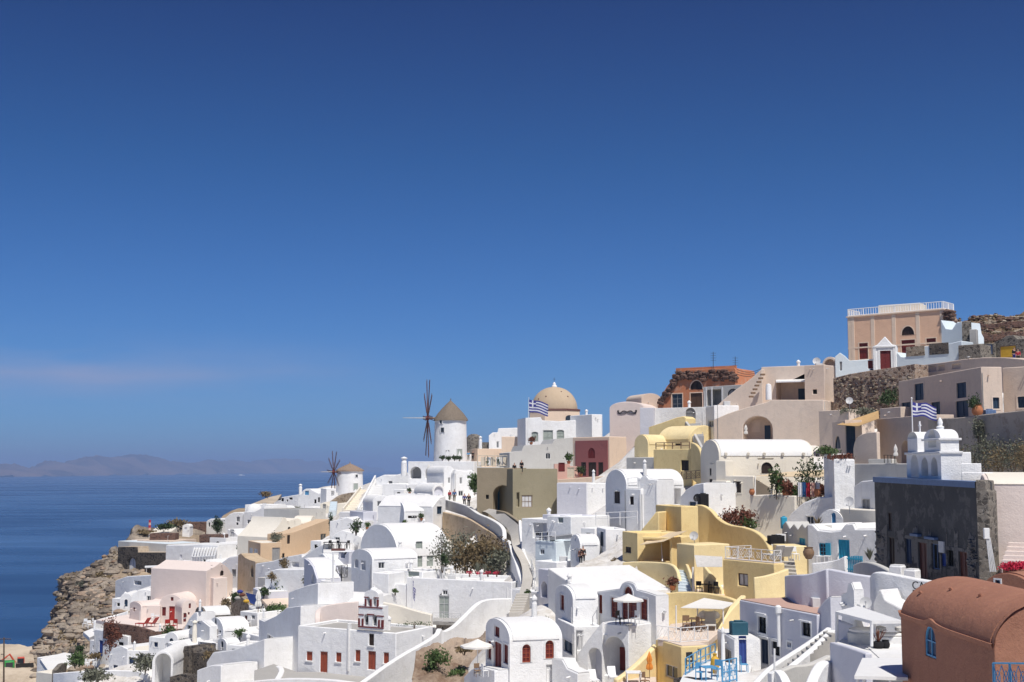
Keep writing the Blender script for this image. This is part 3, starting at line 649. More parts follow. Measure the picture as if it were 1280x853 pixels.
def person(label, loc, rz, top, legs, pose='stand', bag=None, hair='hair', h=1.72, group='people on the paths'):
    """one continuous skinned body, dressed by child meshes grown from the same skeleton"""
    t = root('person', label, 'person', loc, group); s = h / 1.72
    hip = .92 if pose != 'sit' else .48
    def skel(name, verts, edges, rad, mat, lv=2):
        me = bpy.data.meshes.new(name); me.from_pydata([V(p) * s for p in verts], edges, []); o = bpy.data.objects.new(name, me); COL.objects.link(o)
        o.modifiers.new('skin', 'SKIN'); o.modifiers.new('sub', 'SUBSURF').levels = 1; o.modifiers['sub'].render_levels = 1
        for d_, r_ in zip(me.skin_vertices[0].data, rad): d_.radius = (r_[0] * s, r_[1] * s)
        me.skin_vertices[0].data[0].use_root = True; me.materials.append(MATS[mat]); o.parent = t; return o
    k1, f1, k2, f2 = ((.1, .02, .48), (.1, -.02, .05), (-.1, .06, .48), (-.1, .1, .05)) if pose != 'sit' else ((.1, -.42, .5), (.1, -.45, .06), (-.1, -.42, .5), (-.1, -.45, .06))
    B = [(0, 0, hip), (0, 0, hip + .25), (0, .01, hip + .47), (0, 0, hip + .58), (0, -.01, hip + .68), (0, -.02, hip + .8), (.19, 0, hip + .47), (.25, .02, hip + .2), (.24, -.1, hip - .02), (.24, -.13, hip - .1), (-.19, 0, hip + .47), (-.25, .02, hip + .2), (-.22, -.12, hip + .0), (-.22, -.15, hip - .08),
         (.1, 0, hip - .06), k1, f1, (f1[0], f1[1] - .17, .035), (-.1, 0, hip - .06), k2, f2, (f2[0], f2[1] - .17, .035)]
    E = [(0, 1), (1, 2), (2, 3), (3, 4), (4, 5), (2, 6), (6, 7), (7, 8), (8, 9), (2, 10), (10, 11), (11, 12), (12, 13), (0, 14), (14, 15), (15, 16), (16, 17), (0, 18), (18, 19), (19, 20), (20, 21)]
    r = lambda a, b=None: (a, b or a)
    RR = [r(.14, .11), r(.13, .1), r(.14, .1), r(.06), r(.085, .1), r(.07, .085), r(.06), r(.045), r(.036), r(.03), r(.06), r(.045), r(.036), r(.03), r(.085), r(.058), r(.04), r(.03), r(.085), r(.058), r(.04), r(.03)]
    skel('body', B, E, RR, 'skin')
    skel('shirt', [B[0], B[1], B[2], B[6], B[7], (.245, -.04, hip + .08), B[10], B[11], (-.235, -.05, hip + .1)], [(0, 1), (1, 2), (2, 3), (3, 4), (4, 5), (2, 6), (6, 7), (7, 8)], [r(.165, .135), r(.155, .125), r(.165, .12), r(.078), r(.062), r(.055), r(.078), r(.062), r(.055)], top)
    skel('trousers', [(0, 0, hip + .02), B[14], k1, (f1[0], f1[1], .12), B[18], k2, (f2[0], f2[1], .12)], [(0, 1), (1, 2), (2, 3), (0, 4), (4, 5), (5, 6)], [r(.16, .13), r(.105), r(.076), r(.06), r(.105), r(.076), r(.06)], legs)
    skel('hair', [(0, .02, hip + .71), (0, .025, hip + .8)], [(0, 1)], [r(.09, .085), r(.085, .085)], hair)
    if bag: skel('backpack', [(0, .2, hip + .12), (0, .2, hip + .42)], [(0, 1)], [r(.14, .1), r(.13, .09)], bag)
    t.rotation_euler = (0, 0, rz); return t
def tank(label, loc, sx, sy, sz, rz=0, mat='teal'):
    t = root('water_tank', label, 'water tank', loc); m = MB(); m.abox(loc + UP * sz / 2, sx, sy, sz, 0, rz); m.build('tank', mat, t, bevel=.06); m = MB(); m.abox(loc + UP * (sz + .04), sx * .5, sy * .5, .07, 0, rz); m.build('lid', mat, t, bevel=.02)
    u = V((math.cos(rz), math.sin(rz), 0)); m = MB()
    for k in (-.3, 0, .3): m.abox(loc + u * sx * k + UP * sz / 2, .06, sy + .05, sz * .9, 0, rz)
    m.build('ribs', mat, t, smooth=False); return t
def chimney(name, label, loc, r, h, mat='white', group='rooftop chimneys', cap=True):
    t = root(name, label, 'chimney', loc, group); m = MB(); m.lathe(loc, [(r, -.4), (r * .95, h * .75), (r * .75, h * .8), (r * .75, h)], 14); m.build('shaft', mat, t)
    if cap: m = MB(); m.lathe(loc + UP * h, [(r * 1.05, .0), (r * 1.05, .1), (r * .3, .3), (.01, .34)], 14); m.build('cap', mat, t)
    return t
def jar(label, loc, h, mat='clay', group='terracotta pots'):
    t = root('clay_pot', label, 'pot', loc, group); m = MB(); m.lathe(loc, [(h * .25, 0), (h * .45, h * .35), (h * .48, h * .6), (h * .34, h * .9), (h * .4, h), (h * .33, h), (h * .3, h * .85)], 18); m.build('body', mat, t); m = MB(); m.lathe(loc, [(h * .3, h * .86), (.01, h * .86)], 18); m.build('soil', 'bark', t, fix=False); return t
# ------------------------------------------------------------------ setting: sea, island, cliff
SEA = -110.0
def sea_mat():
    m, t, b = _m('sea_water')
    tc = t.nodes.new('ShaderNodeTexCoord')
    def nz_(sc, det, st):
        mp = t.nodes.new('ShaderNodeMapping'); mp.inputs['Scale'].default_value = st; t.links.new(tc.outputs['Object'], mp.inputs[0])
        n = t.nodes.new('ShaderNodeTexNoise'); n.inputs['Scale'].default_value = sc; n.inputs['Detail'].default_value = det; n.inputs['Roughness'].default_value = .6; t.links.new(mp.outputs[0], n.inputs[0]); return n
    slick = nz_(.0016, 4, (.55, 1.6, 1)); slick2 = nz_(.0045, 4, (.4, 1.5, 1))
    sm = t.nodes.new('ShaderNodeMath'); sm.operation = 'MULTIPLY_ADD'; sm.inputs[1].default_value = .5; t.links.new(slick2.outputs[0], sm.inputs[0]); t.links.new(slick.outputs[0], sm.inputs[2])
    f = _range(t, sm.outputs[0], .62, .9, 0, 1)
    c = _mix(t, f.outputs[0], (.008, .040, .115), (.014, .062, .16)); t.links.new(c.outputs[2], b.inputs['Base Color'])
    ro = _range(t, sm.outputs[0], .6, .95, .34, .16); t.links.new(ro.outputs[0], b.inputs['Roughness'])
    w1 = nz_(.35, 3, (1, 2.2, 1)); w2 = nz_(.06, 3, (1, 2, 1)); ad = t.nodes.new('ShaderNodeMath'); ad.operation = 'ADD'; t.links.new(w1.outputs[0], ad.inputs[0]); t.links.new(w2.outputs[0], ad.inputs[1])
    bp = t.nodes.new('ShaderNodeBump'); bp.inputs['Strength'].default_value = .1; bp.inputs['Distance'].default_value = .25; t.links.new(ad.outputs[0], bp.inputs['Height']); t.links.new(bp.outputs[0], b.inputs['Normal'])
    b.inputs['IOR'].default_value = 1.33; b.inputs['Specular IOR Level'].default_value = .5
    MATS['sea_water'] = m
sea_mat()
m = MB(); m.poly([(-60000, -1500, SEA), (60000, -1500, SEA), (60000, 75000, SEA), (-60000, 75000, SEA)]); o = m.build('sea', 'sea_water', fix=False); o['kind'] = 'structure'
def rock_mat(name, c1, c2, c3, sc, bump=1., dist=.5):
    m, t, b = _m(name); n1 = _noise(t, sc, 8, .65, stretch=(1, 1, 1.8)); n2 = _noise(t, sc * 5, 8, .7); n3 = _noise(t, sc * .35, 4, .5)
    f1 = _range(t, n1.outputs[0], .4, .62, 0, 1); f2 = _range(t, n2.outputs[0], .45, .7, 0, .8); f3 = _range(t, n3.outputs[0], .45, .62, 0, .7)
    a = _mix(t, f1.outputs[0], c1, c2); a2 = _mix(t, f2.outputs[0], a.outputs[2], c3); a3 = _mix(t, f3.outputs[0], a2.outputs[2], tuple(k * 1.25 for k in c2))
    t.links.new(a3.outputs[2], b.inputs['Base Color']); b.inputs['Roughness'].default_value = .95; b.inputs['Specular IOR Level'].default_value = .1
    bp = t.nodes.new('ShaderNodeBump'); bp.inputs['Strength'].default_value = bump; bp.inputs['Distance'].default_value = dist; t.links.new(n2.outputs[0], bp.inputs['Height']); t.links.new(bp.outputs[0], b.inputs['Normal'])
    MATS[name] = m
rock_mat('island_rock', (.07, .05, .042), (.17, .115, .085), (.06, .05, .035), .0022, .5, 40)
rock_mat('cliff_rock', (.19, .155, .125), (.41, .345, .275), (.09, .072, .058), .2, 1., .7)
rock_mat('hill_rock', (.15, .095, .065), (.28, .20, .135), (.07, .05, .03), .3, 1., .4)
rock_mat('dry_ground', (.44, .36, .27), (.52, .44, .34), (.33, .26, .19), .3, .5, .2)
rock_mat('ruin_rock', (.27, .185, .13), (.43, .34, .26), (.2, .13, .09), .5, 1., .3)
rock_mat('cliff_face', (.24, .18, .125), (.46, .365, .265), (.13, .095, .065), .16, 1., .5)
rock_mat('town_ground', (.60, .57, .52), (.72, .70, .67), (.42, .37, .31), .35, .5, .15)
def loft(name, rows, mat, su=14, sv=14, amp=1.5, fr=.12, oct=6, seed=0., kind='structure', ridged=True, edge=True):
    G = [[at(*p) for p in r] for r in rows]
    G = [crom(r, su) for r in G]; G = list(zip(*[crom(list(c), sv) for c in zip(*G)]))
    G = [list(r) for r in zip(*G)] if False else [list(r) for r in G]
    nrm = lambda i, j: None
    H_, W_ = len(G), len(G[0]); P = []
    for i in range(H_):
        row = []
        for j in range(W_):
            a = G[min(i + 1, H_ - 1)][j] - G[max(i - 1, 0)][j]; b = G[i][min(j + 1, W_ - 1)] - G[i][max(j - 1, 0)]; n = a.cross(b)
            n = n.normalized() if n.length > 1e-6 else UP
            if n.y > 0 and abs(n.z) < .8: n = -n
            elif n.z < 0 and abs(n.z) >= .8: n = -n
            q = G[i][j]; s = q * fr + V((seed, seed * 2.3, 0)); s.z *= 1.7
            h = (noise.ridged_multi_fractal(s, 1.0, 2.1, oct, 1.0, 2.0) - 1.1) if ridged else noise.fractal(s, 1., 2., oct)
            row.append(q + n * h * amp)
        P.append(row)
    m = MB(); m.grid(P); o = m.build(name, mat, fix=False, sharp=60); o['kind'] = kind; return o
ISL = [(-60, 583), (0, 582.5), (25, 584), (38, 585), (57, 578.5), (75, 580), (90, 577), (120, 571.5), (138, 573), (155, 572), (175, 571), (205, 575), (240, 579.5), (262, 577), (280, 576), (310, 577.5), (340, 575), (362, 574.5), (400, 577.5), (425, 580), (452, 583), (480, 587.5)]
def isle():
    r0, r1, r2, r3, r4 = [], [], [], [], []
    for px, py in ISL:
        sh = 596.5 - 6.0 * (max(px, 0) / 460); Ys = 110 * F / (sh - HY); r0.append((px, sh + .5, Ys)); r1.append((px, sh - (sh - py) * .3, Ys + 500)); r2.append((px, sh - (sh - py) * .66, Ys + 1300)); r3.append((px, py, Ys + 2200)); r4.append((px, py + 6, Ys + 4200))
    G = list(zip(*[r0, r1, r2, r3, r4]))
    loft('island', [r0, r1, r2, r3, r4], 'island_rock', 12, 8, 75, .0009, 7, 3.1)
isle()
# cliff at the left, below the village edge
loft('cliff', [
 [(152, 690, 290), (146, 684, 276), (148, 700, 266), (160, 717, 259), (186, 719, 252), (208, 721, 246)],
 [(120, 735, 284), (112, 716, 270), (130, 712, 264), (148, 716, 256), (168, 723, 248), (190, 734, 240)],
 [(86, 745, 280), (76, 729, 263), (99, 727, 256), (120, 730, 249), (142, 739, 241), (168, 752, 232)],
 [(82, 775, 276), (70, 768, 259), (88, 770, 251), (107, 773, 243), (130, 779, 233), (154, 787, 222)],
 [(66, 806, 270), (53, 802, 253), (70, 806, 243), (90, 811, 233), (113, 814, 223), (138, 817, 213)],
 [(48, 838, 264), (36, 830, 249), (55, 846, 237), (75, 858, 226), (100, 866, 216), (128, 868, 206)],
 [(48, 900, 264), (34, 905, 247), (55, 910, 235), (75, 915, 224), (100, 920, 214), (128, 920, 204)]], 'cliff_rock', 32, 32, 1.9, .12, 9, .4)
loft('ground', [[(-60, 803, 262), (-10, 805, 260), (18, 806, 256), (40, 808, 252)], [(-60, 822, 240), (-10, 824, 239), (20, 826, 238), (44, 830, 237)], [(-60, 850, 222), (-10, 852, 222), (24, 856, 221), (56, 858, 220)], [(-60, 990, 205), (-10, 990, 205), (24, 990, 205), (56, 990, 205)]], 'dry_ground', 8, 12, .35, .2, 4, 1.)
loft('hill', [
 [(1175, 398, 205), (1205, 398, 205), (1240, 396, 205), (1285, 393, 205), (1400, 385, 205)],
 [(1180, 412, 198), (1208, 410, 198), (1243, 408, 198), (1288, 406, 197), (1400, 400, 196)],
 [(1185, 430, 192), (1210, 428, 192), (1247, 426, 191), (1290, 424, 190), (1400, 420, 188)],
 [(1190, 462, 186), (1214, 462, 186), (1250, 462, 185), (1295, 462, 184), (1400, 460, 182)]], 'hill_rock', 18, 18, 1.0, .28, 7, 5.)
loft('cliff_top', [[(146, 720, 300), (160, 690, 296), (190, 668, 296), (230, 660, 300), (262, 656, 305)], [(145, 700, 284), (164, 664, 282), (186, 661, 284), (225, 658, 290), (258, 655, 297)], [(148, 704, 272), (165, 668, 276), (188, 669, 276), (222, 668, 282), (256, 668, 288)], [(150, 730, 266), (166, 700, 270), (190, 700, 268), (222, 694, 274), (256, 690, 280)]], 'cliff_rock', 12, 12, .9, .15, 6, 2.)
# brushy tops along the cliff edge
def far_ferry():
    c = at(302, 594.6, 20400); c.z = SEA; t = root('ferry', 'white ferry crossing the far blue water', 'boat', c)
    m = MB(); P = []
    for x, wd in ((-50, 8), (-40, 10), (20, 10), (42, 6), (54, .6)): P.append([c + V((x, s * wd, z)) for s, z in ((-.8, -2), (-1, 6), (-1, 9), (1, 9), (1, 6), (.8, -2))])
    m.grid(P); m.build('hull', 'whitep', t)
    m = MB(); m.box(c, X1, Y1, UP, (-44, 24), (-8, 8), (9, 15)); m.box(c, X1, Y1, UP, (-36, 16), (-7, 7), (15, 20)); m.build('superstructure', 'whitep', t, smooth=False)
    m = MB(); m.lathe(c + V((-22, 0, 20)), [(3.5, 0), (3, 7)], 12); m.build('funnel', 'navy', t)
far_ferry()

def slope_mix(name):
    """pale plastered ground in the village, bare rock where it is steep and along the cliff edge"""
    m = MATS[name]; t = m.node_tree; b = t.nodes['Principled BSDF']; src = b.inputs['Base Color'].links[0].from_socket
    g = t.nodes.new('ShaderNodeNewGeometry'); sx_ = t.nodes.new('ShaderNodeSeparateXYZ'); t.links.new(g.outputs['True Normal'], sx_.inputs[0]); f = _range(t, sx_.outputs[2], .5, .35, 0, 1)
    n = _noise(t, .16, 8, .65); f1 = _range(t, n.outputs[0], .4, .62, 0, 1); a = _mix(t, f1.outputs[0], (.26, .2, .14), (.44, .35, .25)); ob = t.nodes.new('ShaderNodeTexCoord'); sp = t.nodes.new('ShaderNodeSeparateXYZ'); t.links.new(ob.outputs['Object'], sp.inputs[0]); ad = t.nodes.new('ShaderNodeMath'); ad.operation = 'MULTIPLY_ADD'; ad.inputs[1].default_value = 14; t.links.new(n.outputs[0], ad.inputs[0]); t.links.new(sp.outputs[0], ad.inputs[2]); w_ = _range(t, ad.outputs[0], -52, -54, 0, 1); mx_ = t.nodes.new('ShaderNodeMath'); mx_.operation = 'MAXIMUM'; t.links.new(w_.outputs[0], mx_.inputs[0]); t.links.new(f.outputs[0], mx_.inputs[1]); x = _mix(t, mx_.outputs[0], src, a.outputs[2]); t.links.new(x.outputs[2], b.inputs['Base Color'])
slope_mix('town_ground')
# ------------------------------------------------------------------ upper town: windmills, domed church, houses on the ridge
GW = 'whitewashed houses on the hillside'
wt = {'tr': 'white3'}
def windmill(label, cx, Y, rpx, py_top, py_base, py_apex, hub, Rr, nrm, roofmat, wins, ext=3):
    c = at(cx, py_base, Y); r = rpx * Y / F; h = at(cx, py_top, Y).z - c.z; ha = at(cx, py_apex, Y).z - c.z
    t = root('windmill', label, 'windmill', c); m = MB(); m.lathe(c, [(r * 1.03, -ext), (r * 1.02, 0), (r * .985, h * .5), (r * .96, h)], 40); m.build('tower', 'white', t)
    m = MB(); k = 36; P = []
    for q, (rr, z) in enumerate([(1.06, h - .25), (1.02, h + .1), (.78, h + (ha - h) * .32), (.52, h + (ha - h) * .58), (.25, h + (ha - h) * .82), (.03, ha)]): P.append([c + V((r * rr * (1 + .02 * math.sin(7 * a + q)) * math.cos(a), r * rr * (1 + .02 * math.sin(7 * a + q)) * math.sin(a), z)) for a in [6.28319 * i / k for i in range(k + 1)]])
    m.grid(P); m.build('thatched_cap', roofmat, t); m = MB(); m.lathe(c, [(r * 1.05, h - .26), (r * .5, h - .24), (.01, h - .22)], 30); m.build('eaves', roofmat, t, fix=False)
    m = MB(); m.lathe(c + UP * ha, [(.14, -.25), (.1, .2), (.02, .45)], 8); m.build('finial', roofmat, t)
    for px, py, w_, h_, kind in wins:                          # openings let into the round wall
        s = (px - cx) * Y / F; q = c + V((s, -math.sqrt(max(.1, r * r - s * s)) * .99, 0)); n = V((s, q.y - c.y, 0)).normalized(); u = V((-n.y, n.x, 0)); u = u if u.x > 0 else -u
        z0 = at(px, py + h_ / 2, Y - r).z; z1 = at(px, py - h_ / 2, Y - r).z; ww = w_ * Y / F / max(.35, abs(u.x)) / 2; o = V((q.x, q.y, 0))
        m = MB(); m.box(o, u, n, UP, (-ww - .12, -ww), (-.3, .08), (z0 - .1, z1 + .12)); m.box(o, u, n, UP, (ww, ww + .12), (-.3, .08), (z0 - .1, z1 + .12)); m.box(o, u, n, UP, (-ww, ww), (-.3, .08), (z1, z1 + .12)); fo = m.build('door_frame' if kind == 'door' else 'window', 'white3' , t, smooth=False)
        m = MB(); m.box(o, u, n, UP, (-ww + .002, ww - .002), (-.25, .035), (z0, z1 - .003)); m.build('door' if kind == 'door' else 'pane', 'ggreen' if kind == 'door' else 'glass', t if kind == 'door' else fo, smooth=False)
    hb = at(hub[0], hub[1], Y) ; nrm = V((*nrm, 0)).normalized(); top_c = V((c.x, c.y, hb.z)); hb = top_c + nrm * ((hb.x - c.x) / nrm.x)
    m = MB(); m.tube([top_c, hb + nrm * .3], .17, 8); m.build('axle', 'wood', t)
    rt_ = MB(); rt_.tube([hb - nrm * .25, hb + nrm * .35], .42, 10); hubo = rt_.build('hub', 'dred', t)
    m = MB(); m.tube([hb, hb + nrm * Rr * .62], [.09, .04], 6); m.build('bowsprit', 'bone', t)
    a = nrm.cross(UP).normalized()
    for k in range(10):
        g = 2 * math.pi * k / 10 + .09; d = a * math.cos(g) + UP * math.sin(g); e = nrm.cross(d); m = MB(); m.tube([hb, hb + d * Rr], [.11, .06], 5); b = m.build('blade', 'pbrown', t)
        m = MB()
        for q in np.arange(.3, .98, .075): m.tube([hb + d * Rr * q, hb + d * Rr * q + e * (.6 * Rr / 7)], .028, 4)
        m.tube([hb + d * Rr * .3 + e * .5 * Rr / 7, hb + d * Rr * .97 + e * .6 * Rr / 7], .03, 4); m.build('lattice', 'pbrown', b)
    for p in ((-r, -r), (r, -r), (0, 0), (r, r), (-r, r)): CP.append((c.x + p[0], c.y + p[1], c.z))
    return t
windmill('tall white windmill with grey thatched cone roof and red hub, on the ridge', 563, 236, 20.5, 524.5, 574, 501, (535, 523), 7.4, (-.98, -.185), 'thatch', [(552, 527.5, 3, 4, 'w'), (554, 537.5, 4, 5.5, 'w'), (560.5, 567, 4, 8, 'w'), (575, 568, 6, 13, 'door')])
windmill('smaller white windmill with low reddish cap and dark bare sails, near the sea', 437, 300, 16.5, 588, 617, 579.5, (418.5, 590), 5.0, (-.89, -.45), 'thatch2', [(447, 595, 2.5, 3, 'w'), (446, 609, 5, 9, 'door')])
# ruined mill stump
c = at(592.5, 562, 262); t = root('ruined_mill', 'round brown stone stump of a ruined mill beside the tall windmill', 'ruin', c); m = MB(); m.lathe(c, [(1.75, -2), (1.7, 1.2), (1.55, 2.3), (1.2, 2.8), (.6, 3.1), (.02, 3.15)], 20); m.build('wall', 'greystone', t); CP.append((c.x, c.y, c.z))
house('stone_hut', 'low grey stone hut right of the ruined mill stump', 'hut', (596, 258), (612, 258), 553, 566, 5, 'greystone', par=.15)
house('arcaded_house', 'long white arcaded house just below the tall windmill', 'house', (510, 224), (592, 222), 577, 612, 7, 'white', group=GW, par=.5, front=[('Q', 519.5, 591, 14, 15, 'grey', {'dp': 2.}), ('Q', 539.5, 591, 16, 16, 'grey', {'dp': 2.}), ('W', 551.5, 593, 5, 3, 'glass')])
house('white_house', 'narrow white chapel-like house with small arched front, left of its twin above the walkers', 'house', (555, 208), (568, 209), 583, 622, 6, 'white', 'vault', 591, group=GW, front=[('W', 561.5, 600.5, 2.6, 7, 'glass')])
house('white_house', 'white block with small arched gable and palm beside it, right above the walkers', 'house', (568, 207), (592, 208), 588, 626, 7, 'white', 'prof', top=[(568, 592), (570, 588), (572, 587.6), (574, 588), (578, 589), (583, 590), (588, 588), (592, 588)], group=GW, front=[('W', 576, 601, 3, 8, 'glass'), ('W', 576, 617, 6, 6.5, 'glass'), ('W', 586, 596.5, 4, 4, 'ggreen')])
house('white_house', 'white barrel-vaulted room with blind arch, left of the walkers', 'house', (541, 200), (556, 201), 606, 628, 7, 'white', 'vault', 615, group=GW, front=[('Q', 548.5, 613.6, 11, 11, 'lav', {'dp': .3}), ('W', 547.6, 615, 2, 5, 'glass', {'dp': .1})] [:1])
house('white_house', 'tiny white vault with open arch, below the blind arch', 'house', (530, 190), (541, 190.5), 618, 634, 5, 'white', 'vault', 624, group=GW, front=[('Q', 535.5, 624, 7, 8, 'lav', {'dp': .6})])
p_ = at(536, 601, 219); parasol_closed(p_, 'folded white parasol in front of the dark arcade below the windmill', 0, 1.15, 'folded parasols')
for i, (px, py) in enumerate([(553, 573), (561, 573.5), (568, 573), (574, 573.5)]): bush('terrace_shrub', ['dark round shrub on the mill terrace, under the narrow window', 'dark round shrub on the mill terrace, left of the mill door', 'low shrub at the foot of the mill door', 'low shrub just right of the mill door'][i], 'shrub', at(px, py + 2, 226), .6, .8, 'leafdark', 160, .12, 'shrubs on the mill terrace', i)
chimney('chimney', 'white bell-shaped chimney at the left end of the arcaded house', at(505, 592, 226), .55, 2.6, 'white')
chimney('chimney', 'slim white chimney beside the ruined mill stump', at(600.5, 560, 256), .35, 2.0, 'white')
# houses right of the mill
house('pale_house', 'cream rendered house with blank wall under the domed church', 'house', (597, 235), (627, 236), 561, 585, 6, 'palepeach', par=.3)
house('pale_house', 'small peach house with blank wall, left of the Greek flag', 'house', (627, 226), (656, 226), 546, 574, 7, 'palepeach', par=.3)
house('white_house', 'white stepped house on the skyline left of the domed church', 'house', (611, 252), (657, 252), 538, 562, 8, 'white', 'prof', top=[(611, 545), (616, 541), (622, 541), (623, 536), (650, 535), (651, 533), (657, 533)], group=GW, front=[('W', 622, 556, 3, 8, 'glass')])
house('white_house', 'white house with three green-grey openings below the dome', 'house', (657, 218), (741, 220), 524, 566, 8, 'white', 'prof', top=[(657, 523), (676, 522), (678, 526), (700, 527), (712, 526), (741, 526)], group=GW, front=[('B', 668.5, 546, 8, 12, 'ggreen', {'tr': 'white3', 'rise': .2}), ('D', 685, 547, 12, 18, 'ggreen', {'tr': 'white3', 'mul': (2, 2)}), ('A', 700.5, 543.5, 9, 12, 'ggreen', {'tr': 'white3', 'rise': .2, 'mul': (2, 3)}), ('Q', 735, 541, 9, 10, 'dark', {'dp': 1.5})])
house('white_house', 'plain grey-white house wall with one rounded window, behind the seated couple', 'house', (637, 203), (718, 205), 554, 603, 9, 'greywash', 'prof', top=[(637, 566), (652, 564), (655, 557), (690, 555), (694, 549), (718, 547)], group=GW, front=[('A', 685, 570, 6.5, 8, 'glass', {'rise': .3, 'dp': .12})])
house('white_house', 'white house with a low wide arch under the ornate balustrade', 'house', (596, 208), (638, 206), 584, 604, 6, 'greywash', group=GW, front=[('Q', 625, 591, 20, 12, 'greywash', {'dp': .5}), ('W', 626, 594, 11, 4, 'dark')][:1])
t = railing('balustrade', 'ornate pale balustrade with white panels, above the low wide arch', [at(597, 583.5, 206.5), at(636, 583.5, 204.5)], 1.75, 'bone', post=1.25, rails=(1., .08), r=.06)
for i, px in enumerate((604, 612, 616.5, 624, 631.5)):
    m = MB(); m.abox(at(px, 577, 206.2 - i * .2), .9 if i in (1, 3) else .75, .08, 1.35); m.build('panel', 'whitep' if i in (1, 3) else 'bone', t)
for i, px in enumerate((609.5, 622.5)):
    b = at(px, 583, 204.5); q = root('cypress', ['small dark conical tree in front of the left white panel', 'small dark conical tree in front of the right white panel'][i], 'tree', b, 'conical trees by the balustrade'); m = leaves(150, .42, .42, .9, .12, b + UP * .9, seed=i); m.v = [b + V(((v_ - b).x * max(.12, 1.05 - (v_ - b).z / 2.), (v_ - b).y * max(.12, 1.05 - (v_ - b).z / 2.), (v_ - b).z)) for v_ in m.v]; m.build('crown', 'leafdark', q, smooth=False, fix=False); m = MB(); m.tube([b, b + UP * 1.2], .05, 5); m.build('trunk', 'bark', q)
# domed church
def domed_church():
    c = at(693, 527, 250); s = 250 / F; t = root('domed_church', 'church with large sand-coloured dome and white lantern on the skyline', 'church', c)
    rd = 29 * s; z = lambda py: at(693, py, 250).z - c.z
    m = MB(); k = 8; m.lathe(c, [(33.5 * s, -4), (33.5 * s, z(515)), (32 * s, z(513.4))], 8, a0=.3927, a1=6.6759); m.build('drum', 'palepeach', t, sharp=20)
    m = MB(); m.lathe(c, [(34 * s, z(515)), (34.4 * s, z(514)), (34 * s, z(512.6)), (30 * s, z(512))], 8, a0=.3927, a1=6.6759); m.build('cornice', 'pbrown', t, sharp=20)
    H_ = z(484) - z(512.5); m = MB(); m.lathe(c + UP * z(512.5), [(rd * math.cos(a) ** .92, H_ * math.sin(a)) for a in [1.5708 * i / 14 for i in range(14)]] + [(.01, H_)], 40); m.build('dome', 'dome', t)
    m = MB(); m.lathe(c + UP * z(484), [(.55, -.15), (.5, .25), (.3, .4), (.3, .7), (.12, .85), (.05, 1.0)], 12); m.build('lantern', 'white', t); m = MB(); m.tube([c + UP * (z(484) + .9), c + UP * (z(484) + 1.9)], .03, 4); m.tube([c + UP * (z(484) + 1.55) - X1 * .25, c + UP * (z(484) + 1.55) + X1 * .25], .03, 4); m.build('cross', 'iron', t)
    for dx, dz in ((-11, 497), (8, 491), (-20, 500), (16, 497)): 
        q = dx * s; zz = z(dz); y = -math.sqrt(max(.1, rd ** 2 * (1 - (zz - z(512.5)) ** 2 / H_ ** 2) - q * q)); m = MB(); m.abox(c + V((q, y, zz)), .22, .3, .25); m.build('putlog', 'pbrown', t)
    m = MB(); o = c + V((17 * s, -33.2 * s * .95, 0)); m.poly([o + V((x, -.3, zz)) for x, zz in [(-.7, z(527)), (.7, z(527))] + arc(-.7, .7, z(524), z(520.5), 8)[::-1]]); m.build('window', 'glass', t, fix=False)
    CP.append((c.x, c.y, c.z - 1))
domed_church()
house('white_house', 'tall narrow white house between dome and pink vaulted house', 'house', (740, 215), (753, 216), 518, 560, 7, 'white', group=GW)
flag('Greek flag flying from a white pole in front of the sand-coloured dome', at(659.5, 556, 208), at(661, 498, 208), V((.93, -.36, 0)), 0, 3.3, 2.0, drop=.25)
house('pink_house', 'pale pink vaulted house with dark scroll ornament on its blank front', 'house', (762, 192), (805, 190), 503, 560, 9, 'pinkwhite', 'vault', 511, left=[('W', 756, 523, 3, 12, 'tan')])
A_, u_, v_ = LAST[1], LAST[2], LAST[3]
def scroll(t):
    m = MB(); o = on_plane(784, 515, A_, -v_) - v_ * .07
    for sgn in (-1, 1):
        P = [o + u_ * (sgn * x) + UP * z for x, z in [(0, -.05), (.35, .12), (.7, .1), (1.0, -.12), (1.3, -.1), (1.5, .1), (1.38, .22), (1.25, .1)]]; m.tube(crom(P, 4), .06, 5)
        P = [o + u_ * (sgn * x) + UP * z for x, z in [(0, -.05), (.3, -.2), (.7, -.28), (1.1, -.3), (1.45, -.18)]]; m.tube(crom(P, 4), .045, 5)
    m.build('scroll_ornament', 'iron', t)
scroll(LAST[0])
house('rose_house', 'dark rose-red house with arched window and three dark doors', 'house', (716, 190), (762, 184.5), 547, 597, 3.6, 'palepeach', par=.3, front=[])
